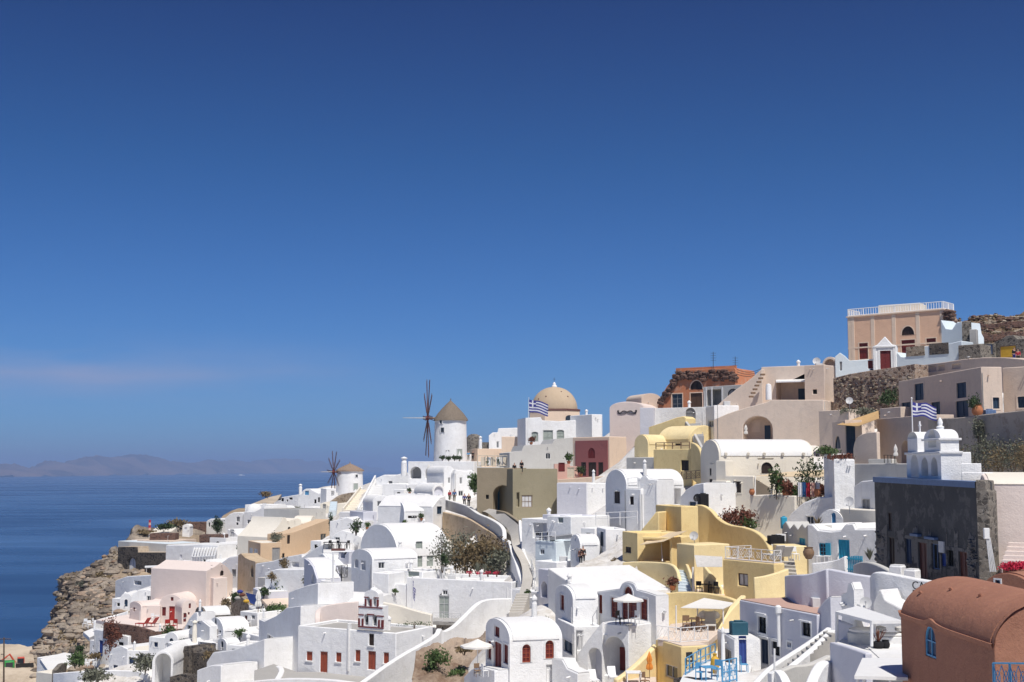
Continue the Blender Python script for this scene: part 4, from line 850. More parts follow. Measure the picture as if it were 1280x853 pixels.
def rose_panel():
    t, A, u, v, W = LAST[0], LAST[1], LAST[2], LAST[3], LAST[4]; n = -v; m = MB(); o = A + n * .1
    ops = [opening(m, t, o, u, n, W, q) for q in [('A', 739.5, 566.5, 8.5, 13, 'dred', {'dp': .093}), ('D', 729.5, 586.5, 6, 17, 'dbrown', {'dp': .093}), ('D', 740.5, 587, 9.5, 18, 'dbrown', {'dp': .093}), ('D', 751, 586.5, 6, 17, 'dbrown', {'dp': .093})]]
    z = lambda py: on_plane(739, py, o, n).z; s = lambda px: (on_plane(px, 570, o, n) - o).dot(u)
    tess(m, [[(s(719), z(597)), (s(759.5), z(597)), (s(759.5), z(551)), (s(719), z(551))]] + ops, lambda a, b: V((o.x + u.x * a, o.y + u.y * a, b)))
    for a in (s(719), s(759.5)): m.poly([V((o.x + u.x * a - n.x * d, o.y + u.y * a - n.y * d, b)) for d, b in ((0, z(597)), (0, z(551)), (.1, z(551)), (.1, z(597)))])
    m.poly([V((o.x + u.x * a - n.x * d, o.y + u.y * a - n.y * d, z(551))) for a, d in ((s(719), 0), (s(759.5), 0), (s(759.5), .1), (s(719), .1))]); m.build('red_wall', 'rosered', t)
rose_panel()
wall('terrace_wall', 'long peach parapet running below the rose house doors', [(694, 600, 180), (730, 597, 178), (771, 594, 176)], 3.2, 'palepeach', .5, 1)
house('pink_porch', 'small pink porch block with a dark red signboard', 'porch', (693, 181), (722, 181), 580, 602, 3, 'pink', 'prof', top=[(693, 580), (712, 580), (713, 583), (722, 583)], front=[('W', 702, 584, 8, 11, 'dred', {'dp': .06, 'mul': (1, 1)}), ('D', 713.5, 591, 9, 13, 'bone', {'dp': .1})])
bush('terrace_plant', 'leafy plant in a pot on top of the pink porch', 'potted plant', at(711, 580, 181.5), .7, 1.2, 'leaf', 160, .14, 'potted plants', 2, pot=('clay', .3))
bush('terrace_plant', 'dark potted plant at the foot of the rose house doors', 'potted plant', at(726, 596, 180), .7, 1.1, 'leafdark', 160, .14, 'potted plants', 3, pot=('clay', .3))
bush('terrace_plant', 'potted palm-like plant beside the Greek flag pole', 'potted plant', at(664, 556, 209), .8, 1.0, 'leafred', 120, .14, 'potted plants', 4, pot=('clay', .3))
# olive-brown house with arch
house('olive_house', 'olive-brown house with deep open arch, left half', 'house', (596, 168), (641, 167), 585, 645, 9, 'olive2', par=.4, front=[('Q', 628, 624, 24, 34, 'teal', {'dp': 2.6}), ('W', 609, 621.5, 3.6, 5, 'dark')])
house('olive_house', 'olive-green house with one grey shuttered window, right of the deep arch', 'house', (641, 165), (697, 167), 586, 650, 9, 'olive', par=.4, front=[('W', 658.8, 627, 13, 15, 'lgrey', {'mul': (3, 2), 'fr': 'wood'}), ('O', 647.5, 625, 3.5, 18, 'dark', {'dp': .5})], trim=None)
wall('parapet_wall', 'grey-brown rendered parapet descending in front of the deep arch', [(622, 638, 160), (632, 640, 157), (640, 645, 153), (650, 652, 149)], 3.5, 'olive2', .4, 3)
# people
person('person in a dark top sitting on the roof edge beside a standing companion', at(643, 591, 166.3) , R(30), 'cloth_black', 'cloth_brown', 'sit')
person('person standing in dark clothes with a brown bag beside the seated figure', at(652, 592, 165.5), R(-30), 'cloth_black', 'cloth_black', bag='cloth_brown')
person('walker in a red jacket with a pack on the curving path', at(562, 628, 182), R(150), 'cloth_red', 'cloth_khaki', bag='cloth_red')
person('walker in blue top and khaki trousers, right beside the red jacket', at(568, 628.5, 180), R(170), 'cloth_blue', 'cloth_khaki', bag='cloth_blue', h=1.85)
person('walker in a navy jacket, left one of the pair nearer the wall', at(580.5, 633, 175), R(185), 'cloth_navy', 'cloth_black')
person('walker dressed in black with light hair, right one of the pair', at(586, 634, 172), R(170), 'cloth_black', 'cloth_black', hair='ochre', h=1.8)
person('person in a light blue top on the terrace beside the mill door', at(585.5, 576, 226), R(0), 'sky', 'cloth_khaki')
person('person in dark clothes at the right corner of the mill terrace', at(591, 576, 226), R(40), 'cloth_black', 'cloth_black')
# path with its walls
def path():
    Lp = [(590, 640, 176), (606, 640, 166), (622, 651, 157), (636, 664, 149), (641, 684, 141), (651, 704, 133), (653, 724, 127), (648, 746, 120)]
    Rp = [(596, 634, 176), (622, 638, 162), (638, 648, 152), (650, 660, 146), (652, 684, 141), (662, 706, 133), (666, 722, 127), (660, 744, 120)]
    a, b = crom([at(*p) for p in Lp], 5), crom([at(*p) for p in Rp], 5); m = MB(); m.grid([a, b]); m.grid([[p - UP * 1.5 for p in a], [p - UP * 1.5 for p in b]]); o = m.build('path', 'path', fix=False); o['kind'] = 'structure'
    for p in a[::3] + b[::3]: CP.append((p.x, p.y, p.z - .6))
path()
wall('path_wall', 'white curving parapet on ochre stone footing, along the walkers path', [(556, 625, 181), (570, 629, 177), (585, 634, 172), (598, 643, 166), (612, 649, 160), (624, 656, 154), (630, 664, 150), (630.5, 676, 147)], 1.3, 'greywash', .35, 5, cap='white3')
wall('retaining_wall', 'weathered ochre stone retaining wall under the curving parapet, half hidden by bushes', [(555, 640, 178), (575, 645, 173), (590, 650, 168), (606, 660, 161), (620, 668, 155), (630, 676, 150)], 7, 'ochrewall', .5, 4, cp=6.5)
wall('path_wall', 'stepped white wall on the left of the lower path', [(631, 674, 147), (638, 678, 144), (641, 690, 141), (646, 702, 137), (650, 716, 132), (655, 730, 128)], 3.2, 'white', .5, 2)
wall('path_wall', 'thin white wall curving down on the right of the lower path', [(650, 650, 148), (651, 668, 144), (655, 690, 139), (662, 706, 135), (668, 720, 130), (667, 730, 127)], 2.5, 'white', .3, 4)
stairs('steps', 'grey stone steps on the lower path beside the white parapet', (636, 768, 112), (653, 768, 112), (646, 742, 119), 8, 'path')
# far left of the ridge: white stairs and houses below the small mill
stairs('broad_stairs', 'broad white stairway climbing right of the small windmill', (449, 640, 214), (470, 640, 214), (470, 599, 240), 14, 'white3', cheek=('white', 2, .7))
stairs('broad_stairs', 'narrower cream stairway left of the broad white stairs', (430, 640, 222), (444, 640, 222), (452, 612, 248), 10, 'cream', cheek=('cream', 2, .7))
wall('terrace_wall', 'curved rubble stone terrace under the small windmill', [(414, 627, 262), (426, 619, 268), (440, 616, 274), (452, 615, 280)], 4, 'palestone', .6, 4)
house('white_house', 'tiny white hut with dark doorway left of the small windmill', 'hut', (408, 285), (420, 286), 611, 624, 4, 'white', group=GW, front=[('O', 416, 617, 4, 6, 'dark', {'dp': .8})])
house('white_house', 'white vaulted house with two dark windows, right of the broad stairs', 'house', (466, 205), (491, 206), 620, 652, 8, 'white', 'vault', 628, group=GW, front=[('W', 474, 630, 5, 7, 'glass'), ('W', 483, 628, 3.6, 8, 'dark')])
house('white_house', 'white round-cornered pale blue block at the foot of the broad stairs', 'house', (454, 196), (471, 197), 640, 662, 6, 'lav', group=GW)
house('white_house', 'long low white terrace house with plain wall, above the two-window vault', 'house', (478, 222), (546, 220), 605, 634, 10, 'white', group=GW, par=.5)
house('white_house', 'white upper terrace block left of the arcaded house', 'house', (470, 234), (512, 232), 594, 612, 8, 'white', 'prof', top=[(470, 598), (480, 594), (492, 595), (503, 592), (512, 591)], group=GW)
house('white_house', 'white barrel-vaulted house with dark low slot, below the pergola', 'house', (505, 176), (543, 177), 628, 652, 9, 'white', 'svault', 640, group=GW, front=[('W', 515.5, 646.5, 11, 3, 'dark')])
house('white_house', 'white vaulted house stepping up beside the walkers wall', 'house', (541, 176), (557, 179), 618, 668, 9, 'white', 'prof', top=[(541, 634), (545, 628), (550, 622), (557, 620)], group=GW)
t = canopy('pergola', 'white flat pergola above the low white vault', [at(494, 621, 196), at(521, 621, 196), at(519, 617, 202), at(494, 617, 202)], 'whitep', [(at(x, 633, 196), at(x, 621.5, 196)) for x in (495, 508, 520)], th=.12, cat='pergola')
bush('tree', 'small tree in front of the white pergola', 'tree', at(493, 646, 194), .9, 3.0, 'leafgrey', 260, .16, None, 5)
bush('palm', 'small bushy palm beside the walkers, left of the olive house', 'tree', at(593, 618, 186), .9, 3.2, 'leaf', 300, .2, None, 8, stems=1)
house('white_house', 'white house on the seaward edge with small belfry, left of the small windmill', 'house', (372, 300), (414, 296), 614, 645, 8, 'white', 'prof', top=[(372, 622), (376, 618), (379, 613), (382, 611.5), (388, 611.5), (392, 614), (398, 617), (414, 616)], group=GW, front=[('W', 383.5, 616.5, 5, 5, 'sky'), ('W', 394, 627, 2.5, 5, 'dark'), ('W', 398.5, 625, 2.2, 6, 'dark')])
chimney('belfry', 'tiny white belfry on the seaward house', at(375.5, 616, 300), .4, 1.7, 'white', None)
house('white_house', 'long white house with two dark windows at the far edge above the sea', 'house', (342, 312), (376, 306), 622, 646, 8, 'white', 'prof', top=[(342, 629), (352, 622), (364, 620), (376, 618)], group=GW, front=[('W', 353, 625, 3, 4, 'dark'), ('W', 363.5, 623.5, 4, 2.6, 'dark'), ('W', 359, 626, 1.6, 2.5, 'dark')])
house('pale_house', 'cream cottage with grey door below the small windmill', 'house', (400, 262), (432, 262), 628, 648, 8, 'cream', 'prof', top=[(400, 630), (405, 628), (410, 633), (420, 630), (432, 629)], group=None, front=[('D', 405.5, 634, 4, 7, 'grey')])
stairs('steps', 'short pale blue flight of steps below the small windmill', (411, 640, 252), (420, 640, 252), (413, 627, 260), 6, 'paleblue')
bush('bush', 'dark bush on the cliff edge above the sea', 'bush', at(332, 622, 330), 1.6, 1.6, 'leafdry', 300, .22, 'bushes on the edge', 3)
bush('bush', 'low grey bush behind the rubble wall, right of the tiny cluster', 'bush', at(366, 640, 292), 1.6, 1.2, 'leafgrey', 260, .2, 'bushes on the edge', 4)
wall('rubble_wall', 'dark rubble wall stepping down left of the grey-roofed block', [(335, 640, 290), (355, 639, 288), (376, 637, 286)], 3, 'darkstone', .6, 2)
slab('rocky_bank', 'bare rocky bank on the far edge above the houses', [(312, 631), (335, 622), (352, 618), (345, 628), (330, 632)], zof(630, 322), 3, 'dry_ground', cat='bank')
# ------------------------------------------------------------------ left slope: the village edge above the cliff
def H(label, *a, **k): return house('white_house', label, 'house', *a, group=GW, **k)
# far row
H('white house with one square window behind the dense round tree', (257, 292), (284, 290), 649, 672, 7, 'white', 'prof', top=[(257, 655), (259, 651), (263, 649), (284, 649)], front=[('W', 261.5, 656, 1.6, 5, 'dark')])
H('white house with one tall blue-framed window in the far row', (281, 288), (304, 286), 640, 676, 7, 'white', 'prof', top=[(281, 648), (287, 643), (292, 641), (304, 641)], front=[('W', 297.6, 649.5, 4, 5.5, 'grey'), ('W', 296.5, 655, 2.4, 3, 'dark')])
H('white house with a small dark square window, stepping down to the right', (303, 284), (330, 280), 640, 672, 7, 'white', 'prof', top=[(303, 646), (306, 640), (318, 640), (330, 634)], front=[('W', 311, 652.5, 4.4, 5, 'glass')])
H('white domed house at the top of the far row, behind a round white roof', (306, 298), (336, 296), 631, 652, 8, 'white', front=[])
c = at(318, 640, 291); t = root('dome_house', 'small round white dome behind the far row', 'dome', c, None); m = MB(); m.lathe(c, [(1.9, -1.5), (1.9, 0), (1.75, .8), (1.3, 1.4), (.7, 1.75), (.02, 1.9)], 24); m.build('dome', 'white3', t)
H('white vaulted house with rounded end, right of the small dome', (324, 286), (336, 284), 633, 668, 8, 'white', 'vault', 640)
bush('round_tree', 'dense round dark tree against the far white house', 'tree', at(272, 666, 288), 1.35, 3.6, 'leafdark', 700, .17, None, 2, lump=10)
H('white block with slanted stair wall and grey door in the far row', (284, 272), (318, 268), 660, 682, 6, 'white', 'prof', top=[(284, 662), (292, 665), (300, 672), (306, 668), (318, 664)], front=[('D', 290, 667, 5, 10, 'lgrey')])
H('white low terrace house with a wooden shelf, below the far row', (274, 250), (304, 246), 678, 694, 7, 'white', front=[('W', 288.5, 689, 5.5, 4, 'ochre', {'mul': (1, 1)})])
house('stone_wall_block', 'dark red rubble stone block right of the blue-grey roof', 'wall', (249, 262), (280, 262), 669, 681, 4, 'redstone', par=0)
house('stone_wall_block', 'long dark red rubble wall behind the small white hut', 'wall', (235, 288), (258, 289), 653, 667, 3, 'redstone', par=0)
H('tiny white hut in front of the dark red rubble wall', (228, 280), (237, 280), 656, 668, 3, 'white', 'vault', 659, front=[('W', 232, 661, 3, 3, 'lav')])
house('plastered_house', 'low house with wide blue-grey flat roof on the cliff edge', 'house', (210, 256), (250, 262), 680.5, 690, 17, 'greywash', par=0, rmat='paleblue')
house('white_house', 'cream-roofed shed beside the red marker on the cliff edge', 'house', (185, 275), (211, 275), 661, 668, 7, 'cream', 'shed', 666.5)
house('stone_wall_block', 'dark stone wall under the cream-roofed shed', 'wall', (187, 268), (219, 268), 667, 676, 3, 'redstone', par=0)
t = root('marker_post', 'red and white striped post standing on the cliff edge', 'post', at(187, 662, 276)); b = V(t.location)
for k in range(4): m = MB(); m.lathe(b + UP * (k * .55 - .2), [(.3 - .02 * k, 0), (.28 - .02 * k, .55)], 10); m.build('band', 'cloth_red' if k % 2 else 'pink', t)
house('stone_house', 'dark lava-stone house with arched white door on the cliff', 'house', (147, 262), (207, 252), 684, 717, 8, 'darkstone', 'prof', top=[(147, 684), (171, 684), (171.5, 691), (207, 691)], rmat='dry_ground', front=[('B', 164.5, 705.5, 10, 17, 'whitep', {'dp': .5, 'fr': 'grey'})])
house('plaster_house', 'plain grey-tan plaster house behind the lava-stone house', 'house', (171, 266), (212, 262), 675, 692, 8, 'tan', par=.2)
house('ruin_wall', 'low broken tan wall at the cliff tip', 'ruin', (149, 272), (172, 268), 678, 690, 5, 'tan2', 'prof', top=[(149, 680), (154, 676), (160, 678), (165, 675), (172, 679)])
t = canopy('pergola', 'flat pergola with dark furniture beside the lava-stone house', [at(181, 709.5, 238), at(206, 708.5, 236), at(205, 706.5, 243), at(181, 707.5, 243)], 'whitep', [(at(x, 716, 238), at(x, 709, 238)) for x in (183, 194, 205)], th=.12, cat='pergola')
table_dark(at(192, 716.5, 239), 'dark table in the shade of the flat pergola'); chair_dark(at(187, 716.5, 239.5), 'dark chair left of the shaded pergola table', .4, group='dark chairs outdoors'); chair_dark(at(199, 716.5, 239), 'dark chair right of the shaded pergola table', 2.4, group='dark chairs outdoors')
# white houses on the middle of the left slope
H('white house with long blank front and striped pergola roof', (207, 248), (272, 240), 684, 712, 10, 'white', 'prof', top=[(207, 682), (230, 682), (250, 681), (272, 682)], front=[('W', 226, 696, 2, 4, 'lav')])
def striped():
    a, b, c, d = [at(*p) for p in ((240, 695.5, 236), (268, 694.5, 233), (271, 684, 241), (243, 684, 245))]; t = root('pergola', 'striped white pergola on the long blank white house', 'pergola', a, None)
    for k in range(9): e = k / 8; m = MB(); m.tube([a.lerp(b, e), d.lerp(c, e)], .16, 4); m.build('slat', 'whitep', t)
    for p, q in ((a, b), (d, c)): m = MB(); m.tube([p - UP * .1, q - UP * .1], .1, 6); m.build('beam', 'whitep', t)
    for p in (a, b): m = MB(); m.tube([p - UP * 2.6, p], .08, 6); m.build('post', 'whitep', t)
striped()
H('white triangular stair block with thin dark slit, under the striped pergola', (243, 232), (276, 228), 697, 722, 6, 'white', 'prof', top=[(243, 716), (252, 706), (258, 700), (266, 703), (276, 710)], front=[('W', 255.5, 704, 3, 9, 'dark')])
H('white house with slanted grey awning below the lava-stone house', (207, 228), (242, 224), 708, 728, 7, 'white', 'prof', top=[(207, 718), (222, 712), (240, 705), (242, 708)], front=[('O', 222, 721, 14, 4, 'dark', {'dp': .8})])
H('white terrace house with flat roof at the cliff side, above the round white roof', (144, 222), (192, 212), 722, 742, 7, 'white', 'prof', top=[(144, 726), (158, 721), (175, 720), (192, 719)], front=[('O', 172, 729, 9, 5, 'grey', {'dp': .7})])
H('white lumpy round-roofed building beside the pink house', (163, 204), (200, 204), 736, 758, 8, 'white', 'prof', top=[(163, 752), (166, 743), (173, 738), (184, 737), (194, 740), (200, 744)])
H('white block with recessed panel between the round roof and pink house', (188, 206), (220, 206), 724, 750, 7, 'white', front=[('N', 196, 733, 8, 9, 'lav')])
for i, (px, py, r, h, col) in enumerate([(128, 722, 2.2, 1.2, 'leafdry'), (136, 726, 1.8, 1.0, 'leafdry'), (110, 734, 2.4, 1.2, 'leafgrey'), (150, 736, 1.6, 1.0, 'leafdark'), (168, 722, 1.5, .8, 'leafdry'), (182, 668, 2.2, .9, 'leafdry'), (205, 664, 2.4, 1.6, 'leafdark'), (222, 658, 3., 1.6, 'leafdry'), (98, 810, 2.4, 1.4, 'leafdry'), (108, 800, 2.0, 1.4, 'leafdark')]):
    Yb = [254, 250, 250, 236, 250, 276, 274, 286, 218, 222][i]
    bush('bush', ['dry bush on the cliff top, leftmost above the drop', 'dry bush on the cliff top near the lava-stone house', 'grey scrub at the cliff edge above the sheer face', 'dark scrub on the cliff beside the round white roof', 'dry tuft on the ledge below the lava-stone house', 'low dry scrub left of the cream-roofed shed', 'dark green bush right of the cream-roofed shed', 'dry bush behind the small white hut', 'dry scrub low on the cliff by the white yard', 'dark scrub on the cliff just above the white yard'][i], 'bush', at(px, py, Yb), r, h, col, 260, .26, 'bushes on the cliff', i)
# pink house with red doors
house('pink_house', 'tall blank pale pink house block above the red doors', 'house', (219, 200), (267, 190), 716, 748, ('R', 284), 'pinkwhite', par=.15)
house('pink_house', 'pale pink gabled house with a round dark window', 'house', (258, 190), (291, 195), 703, 742, 11, 'pinkwhite', 'prof', top=[(258, 714), (268, 709), (276, 703), (284, 709), (291, 719)], front=[('A', 277.5, 716.5, 4.5, 6.5, 'dbrown', {'rise': .5})])
house('pink_house', 'pale pink house front with a broad arch and bright red door', 'house', (199, 188), (229, 187), 743, 780, 12, 'pinkwhite', 'vault', 757, front=[('D', 215, 767, 7.4, 18, 'red', {'tr': 'pinkwhite'}), ('W', 205, 764.5, 5, 11, 'dred', {'tr': 'pinkwhite'}), ('W', 223.5, 764.5, 4, 11, 'dred', {'tr': 'pinkwhite'}), ('W', 215, 749, 3.4, 4.6, 'dred')])
house('pink_house', 'narrow pale pink arched house front with small red window over a slim door', 'house', (227.5, 184), (246, 185), 751, 780, 10, 'pinkwhite', 'vault', 760, front=[('D', 231, 772, 3.4, 11, 'dred'), ('W', 237.3, 757.5, 2.6, 6, 'dred'), ('W', 236, 767, 2, 3, 'dred')])
house('pink_house', 'long low pale pink wing with a small arched end', 'house', (162, 190), (176, 187), 751, 780, 6, 'pinkwhite', 'vault', 756, front=[('W', 167.5, 762, 2.4, 5, 'dred')])
house('pink_house', 'plain pale pink connecting wall left of the red door', 'house', (175, 187.5), (200, 187.5), 755, 779, 8, 'pinkwhite', 'shed', 757)
slab('terrace', 'pale pink paved terrace in front of the red doors', [(120, 775), (160, 768), (200, 779), (232, 781), (224, 790), (186, 790), (150, 780)], zof(779.5, 184), .5, 'pinkwhite')
wall('stone_wall', 'red-brown stone retaining wall, long upper one below the pink terrace', [(131, 778, 180), (150, 780, 178), (172, 783, 176), (192, 789, 174)], 2.2, 'redstone', .5, 2)
wall('stone_wall', 'red-brown stone retaining wall, lower one right of the white yard', [(188, 790, 172), (205, 789, 172), (227, 786, 174)], 2.4, 'redstone', .5, 2)
lounger_red(at(182, 783.5, 179), 'red sun lounger lying flat on the pink terrace, left', 1.2, 1.2, 'red loungers on the pink terrace'); lounger_red(at(192, 783, 180), 'red sun lounger lying flat on the pink terrace, beside its neighbour', 1.2, 1.2, 'red loungers on the pink terrace')
chair_red(at(210, 789, 176), 'red chair on the pink terrace, left of the pair', .5, 1.6, 'red chairs on the pink terrace'); chair_red(at(217, 788.5, 176), 'red chair on the pink terrace, right of the pair', -.4, 1.6, 'red chairs on the pink terrace')
table_white(at(196, 776, 183), 'white table beside the red door', 0, 1, None); chair_white(at(191, 776.5, 183), 'white chair beside the white table near the red door', .6, 1.1, None)
bush('bush', 'green bush growing against the lower red-brown stone wall', 'bush', at(211, 800, 170), 1., 2.0, 'leaf', 300, .16, None, 31)
# white yard and houses at the bottom left
wall('terrace_wall', 'white terrace edge running from the cliff to the upper pink terrace', [(118, 776, 196), (140, 770, 200), (160, 764, 200)], 1.4, 'white', .4, 2)
H('white house with blue door and ragged red climber, below the stone wall', (117, 182), (160, 176), 788, 826, 9, 'white', 'prof', top=[(117, 787), (128, 788), (150, 793), (160, 796)], front=[('D', 126, 811, 4.5, 20, 'blue'), ('W', 151, 805, 6, 4, 'dark')])
bush('climber', 'red-brown climbing plant on the white yard wall', 'climbing plant', at(138, 822, 174), 1.3, 5.2, 'leafred', 420, .16, None, 33)
H('white house with cream roof, blue glazed door and one small blue window', (158, 168), (203, 167), 811, 843, 12, 'white', 'prof', rmat='cream', top=[(158, 816), (159, 813), (175, 813.5), (203, 813)], front=[('D', 165, 830, 7.5, 16, 'navy', {'tr': 'whitep', 'mul': (2, 3)}), ('W', 180, 826, 4.6, 7, 'navy', {'tr': 'whitep'})])
H('plain white block with one small blue window, left of the blue glazed door', (136, 172), (158.5, 169.5), 812, 842, 9, 'white', 'prof', top=[(136, 818), (140, 811), (152, 808), (158.5, 811)], front=[('W', 144, 834.5, 5.4, 5.5, 'navy')])
house('cream_house', 'cream-roofed upper room behind the blue glazed door house', 'house', (163, 181), (200, 180), 795, 818, 9, 'cream', 'prof', top=[(163, 806), (172, 800), (178, 795), (187, 797), (200, 806)], front=[('W', 178, 802, 3.6, 5, 'grey')])
H('long low white terrace house at the very left edge above the truck', (46, 206), (112, 200), 822, 842, 14, 'white', par=.6, front=[('W', 63, 837, 8, 4.5, 'grey')])
slab('terrace', 'white terrace yard with plants at the left end of the village', [(50, 824), (112, 807), (122, 806), (132, 828), (100, 838), (60, 838)], zof(825, 200), .6, 'white3')
wall('terrace_wall', 'white front wall of the yard at the bottom left', [(68, 842, 160), (90, 840, 158), (130, 838, 156), (172, 839, 154), (186, 844, 152)], 5, 'white', .4, 3)
house('cream_house', 'cream-topped low block at the bottom left corner', 'house', (45, 188), (71, 186), 840, 856, 5, 'cream', par=0)
wall('stone_wall', 'short dark stone wall in the white yard', [(68, 838, 176), (75, 830, 180), (81, 829, 184)], 3, 'greystone', .6, 2)
bush('bush', 'yellow-green shrub in the middle of the white yard', 'shrub', at(94, 834, 176), 1.6, 2.0, 'leaf', 400, .18, 'shrubs in the white yard', 41); bush('bush', 'low dry shrub near the right of the white yard', 'shrub', at(119, 826, 180), .9, 1.2, 'leafdry', 200, .16, 'shrubs in the white yard', 42); bush('bush', 'small dark shrub at the back of the white yard', 'shrub', at(100, 818, 192), .9, 1.3, 'leafdark', 200, .16, 'shrubs in the white yard', 43)
bush('bush', 'grey dry bush on the front wall of the yard', 'shrub', at(121, 853, 146), 2.0, 1.5, 'leafgrey', 420, .18, 'shrubs in the white yard', 44)
bush('bush', 'grey dry bush left of the big white arch', 'shrub', at(181, 842, 150), 1.6, 2.4, 'leafgrey', 420, .17, 'shrubs in the white yard', 45)
table_white(at(114, 832, 172), 'white garden table in the white yard', .2, 1, None); chair_white(at(109, 833, 171), 'white garden chair left of the yard table', 1.2, 1, 'white chairs in the yard'); chair_white(at(118, 832, 171), 'white garden chair right of the yard table', -1.0, 1, 'white chairs in the yard')
for i, (px, py) in enumerate([(106, 784), (112, 786), (118, 783)]): chair_white(at(px, py, 200), ['white chair at the terrace edge over the cliff, leftmost', 'white chair at the terrace edge over the cliff, middle', 'white chair at the terrace edge over the cliff, rightmost'][i], i * .7, 1.3, 'white chairs over the cliff')
slab('terrace', 'small white terrace hanging over the cliff', [(104, 790), (124, 782), (132, 788), (112, 797)], zof(788, 198), .6, 'white3')
# big arch and lava stone vaults
H('white house with a big open arch at the bottom left', (190, 146), (216, 146), 814, 856, 8, 'white', 'vault', 830, front=[('Q', 203.5, 838, 20, 42, 'dark', {'dp': 3.5})])
house('stone_house', 'dark lava-stone house with blue slit windows, right of the big arch', 'house', (214, 152), (236, 150), 806, 858, 6, 'darkstone', 'prof', top=[(214, 817), (218, 818), (226, 824), (230, 808), (236, 808)], front=[('W', 224, 834, 3.6, 8, 'navy'), ('W', 236, 832, 4, 9, 'navy')][:1])
house('stone_house', 'dark lava-stone block below the blue-doored vault', 'house', (230, 152), (262, 147), 812, 858, 6, 'darkstone', 'prof', top=[(230, 808), (240, 808), (242, 816), (262, 818)], front=[('W', 236.5, 832, 4.4, 10, 'navy'), ('O', 261, 826, 2, 2, 'dark')][:1])
H('white block with small vents, left of the lava-stone houses', (206, 156), (230, 154), 803, 822, 6, 'white', 'prof', top=[(206, 806), (210, 803), (218, 806), (230, 810)], front=[('N', 211, 808, 7, 5, 'lav')])
house('stone_house', 'rounded rubble vault with blue arched door and white roof', 'house', (244, 172), (256, 168), 757, 776, ('R', 290), 'greystone', 'vault', 766, rmat='white3', front=[('B', 250.5, 766, 6, 15, 'sky')])
H('white sloping house wall rising left of the rubble vault', (226, 170), (246, 166), 765, 802, 2.5, 'white', 'prof', top=[(226, 797), (230, 786), (236, 774), (243, 766), (246, 766)])
H('white house with cream lamp stub and flat terrace roof, below the rubble vault', (236, 164), (262, 156), 776, 808, 2.5, 'white', 'prof', top=[(236, 788), (244, 778), (252, 776), (262, 784)], front=[('O', 239, 798, 8, 9, 'grey', {'dp': .8}), ('N', 249, 779.5, 5, 2, 'grey')])
chimney('chimney', 'short cream lamp stub in front of the sloping white wall', at(243, 802, 157), .3, 2.2, 'cream')
H('white vaulted house with slit window and wide roof to the right', (262, 160), (279, 154), 769, 812, ('R', 312), 'white', 'vault', 782, front=[('A', 269.5, 776.5, 2.6, 9, 'dblue'), ('W', 268.5, 790, 8, 8, 'dblue', {'mul': (2, 1), 'tr': 'wood', 'tw': .08}), ('W', 275, 789.5, 2.4, 3, 'dblue')])
H('white porch with blue door, below the slit-window vault', (247, 154), (271, 152), 802, 820, 5, 'white', front=[('O', 256.5, 810, 14, 13, 'lav', {'dp': 1.2}), ('D', 267, 811, 5, 14, 'blue')])
H('small white vault with blue slit, right of the blue door porch', (272, 152), (283, 150), 797, 818, ('R', 300), 'white', 'vault', 803, front=[('A', 277.5, 807, 3, 11, 'dblue')])
H('long low white house with rounded wall, right of the small blue-slit vault', (283, 157), (324, 150), 786, 812, 4, 'white', par=.4)
slab('terrace', 'small terrace with red chairs behind the long low white house', [(280, 786), (312, 786), (316, 776), (286, 776)], zof(782, 162), .4, 'greystone')
chair_red(at(297, 786, 160), 'red chair on the small stone terrace', .3, 1.5, None); chair_white(at(303, 786, 160), 'white chair right of the red one, on the small stone terrace', 1.0, 1.5, 'white chairs on the stone terrace'); chair_white(at(309, 785, 160), 'white chair at the right of the small stone terrace', -.6, 1.5, 'white chairs on the stone terrace')
house('rubble_bank', 'tall bank of rough brown rubble stone beside the blue cloth', 'wall', (288, 184), (316, 172), 742, 788, 6, 'palestone', 'prof', top=[(288, 748), (294, 740), (300, 744), (308, 752), (316, 766)])
t = canopy('tarpaulin', 'bright blue cloth hanging over the rubble bank', [at(307, 741, 171), at(321, 744, 167), at(321, 756, 166), at(313, 754, 168.5)], 'blue', (), sag=.3, th=.04, cat='tarpaulin')
for i, (px, py, col) in enumerate([(303, 742, 'leafred'), (308, 750, 'ochre'), (300, 738, 'cloth_navy'), (297, 746, 'concrete')]):
    q = at(px, py + 2, 172); t = root('bundle', ['red bundle on the rubble bank', 'yellow bundle beside the blue cloth', 'dark blue bundle on the rubble bank', 'grey sack on the rubble bank'][i], 'bundle', q, 'junk heaped on the rubble bank'); m = MB(); m.lathe(q, [(.15, -.2), (.3, .0), (.26, .14), (.12, .24), (.04, .27)], 7, sx=1.5); m.build('sack', col, t)
stairs('steps', 'blue-white striped steps below the blue cloth', (313, 770, 166), (322, 772, 164), (311, 756, 172), 7, 'white3')
house('hut', 'pale pink sliver of a house with slanted tiled top beside the steps', 'house', (325, 168), (335, 166), 748, 778, 5, 'tan', 'prof', top=[(325, 752), (327, 749), (335, 757)], front=[('D', 327.6, 764, 3.4, 18, 'grey')])
parasol_closed(at(322.5, 772, 164), 'folded white parasol beside the striped steps', 0, 1.4, 'folded parasols')
bush('bush', 'large dark green bush against the white walls, left of centre', 'bush', at(348, 768, 172), 2.1, 4.4, 'leafdark', 900, .2, None, 51, lump=12); bush('bush', 'lower olive bush at the foot of the dark green one', 'bush', at(344, 772, 166), 1.6, 1.8, 'leaf', 420, .18, None, 52)
house('stone_house', 'grey stone lump of masonry right of the dark green bush', 'wall', (352, 178), (362, 176), 732, 752, 4, 'greystone', 'prof', top=[(352, 734), (356, 730), (362, 736)])
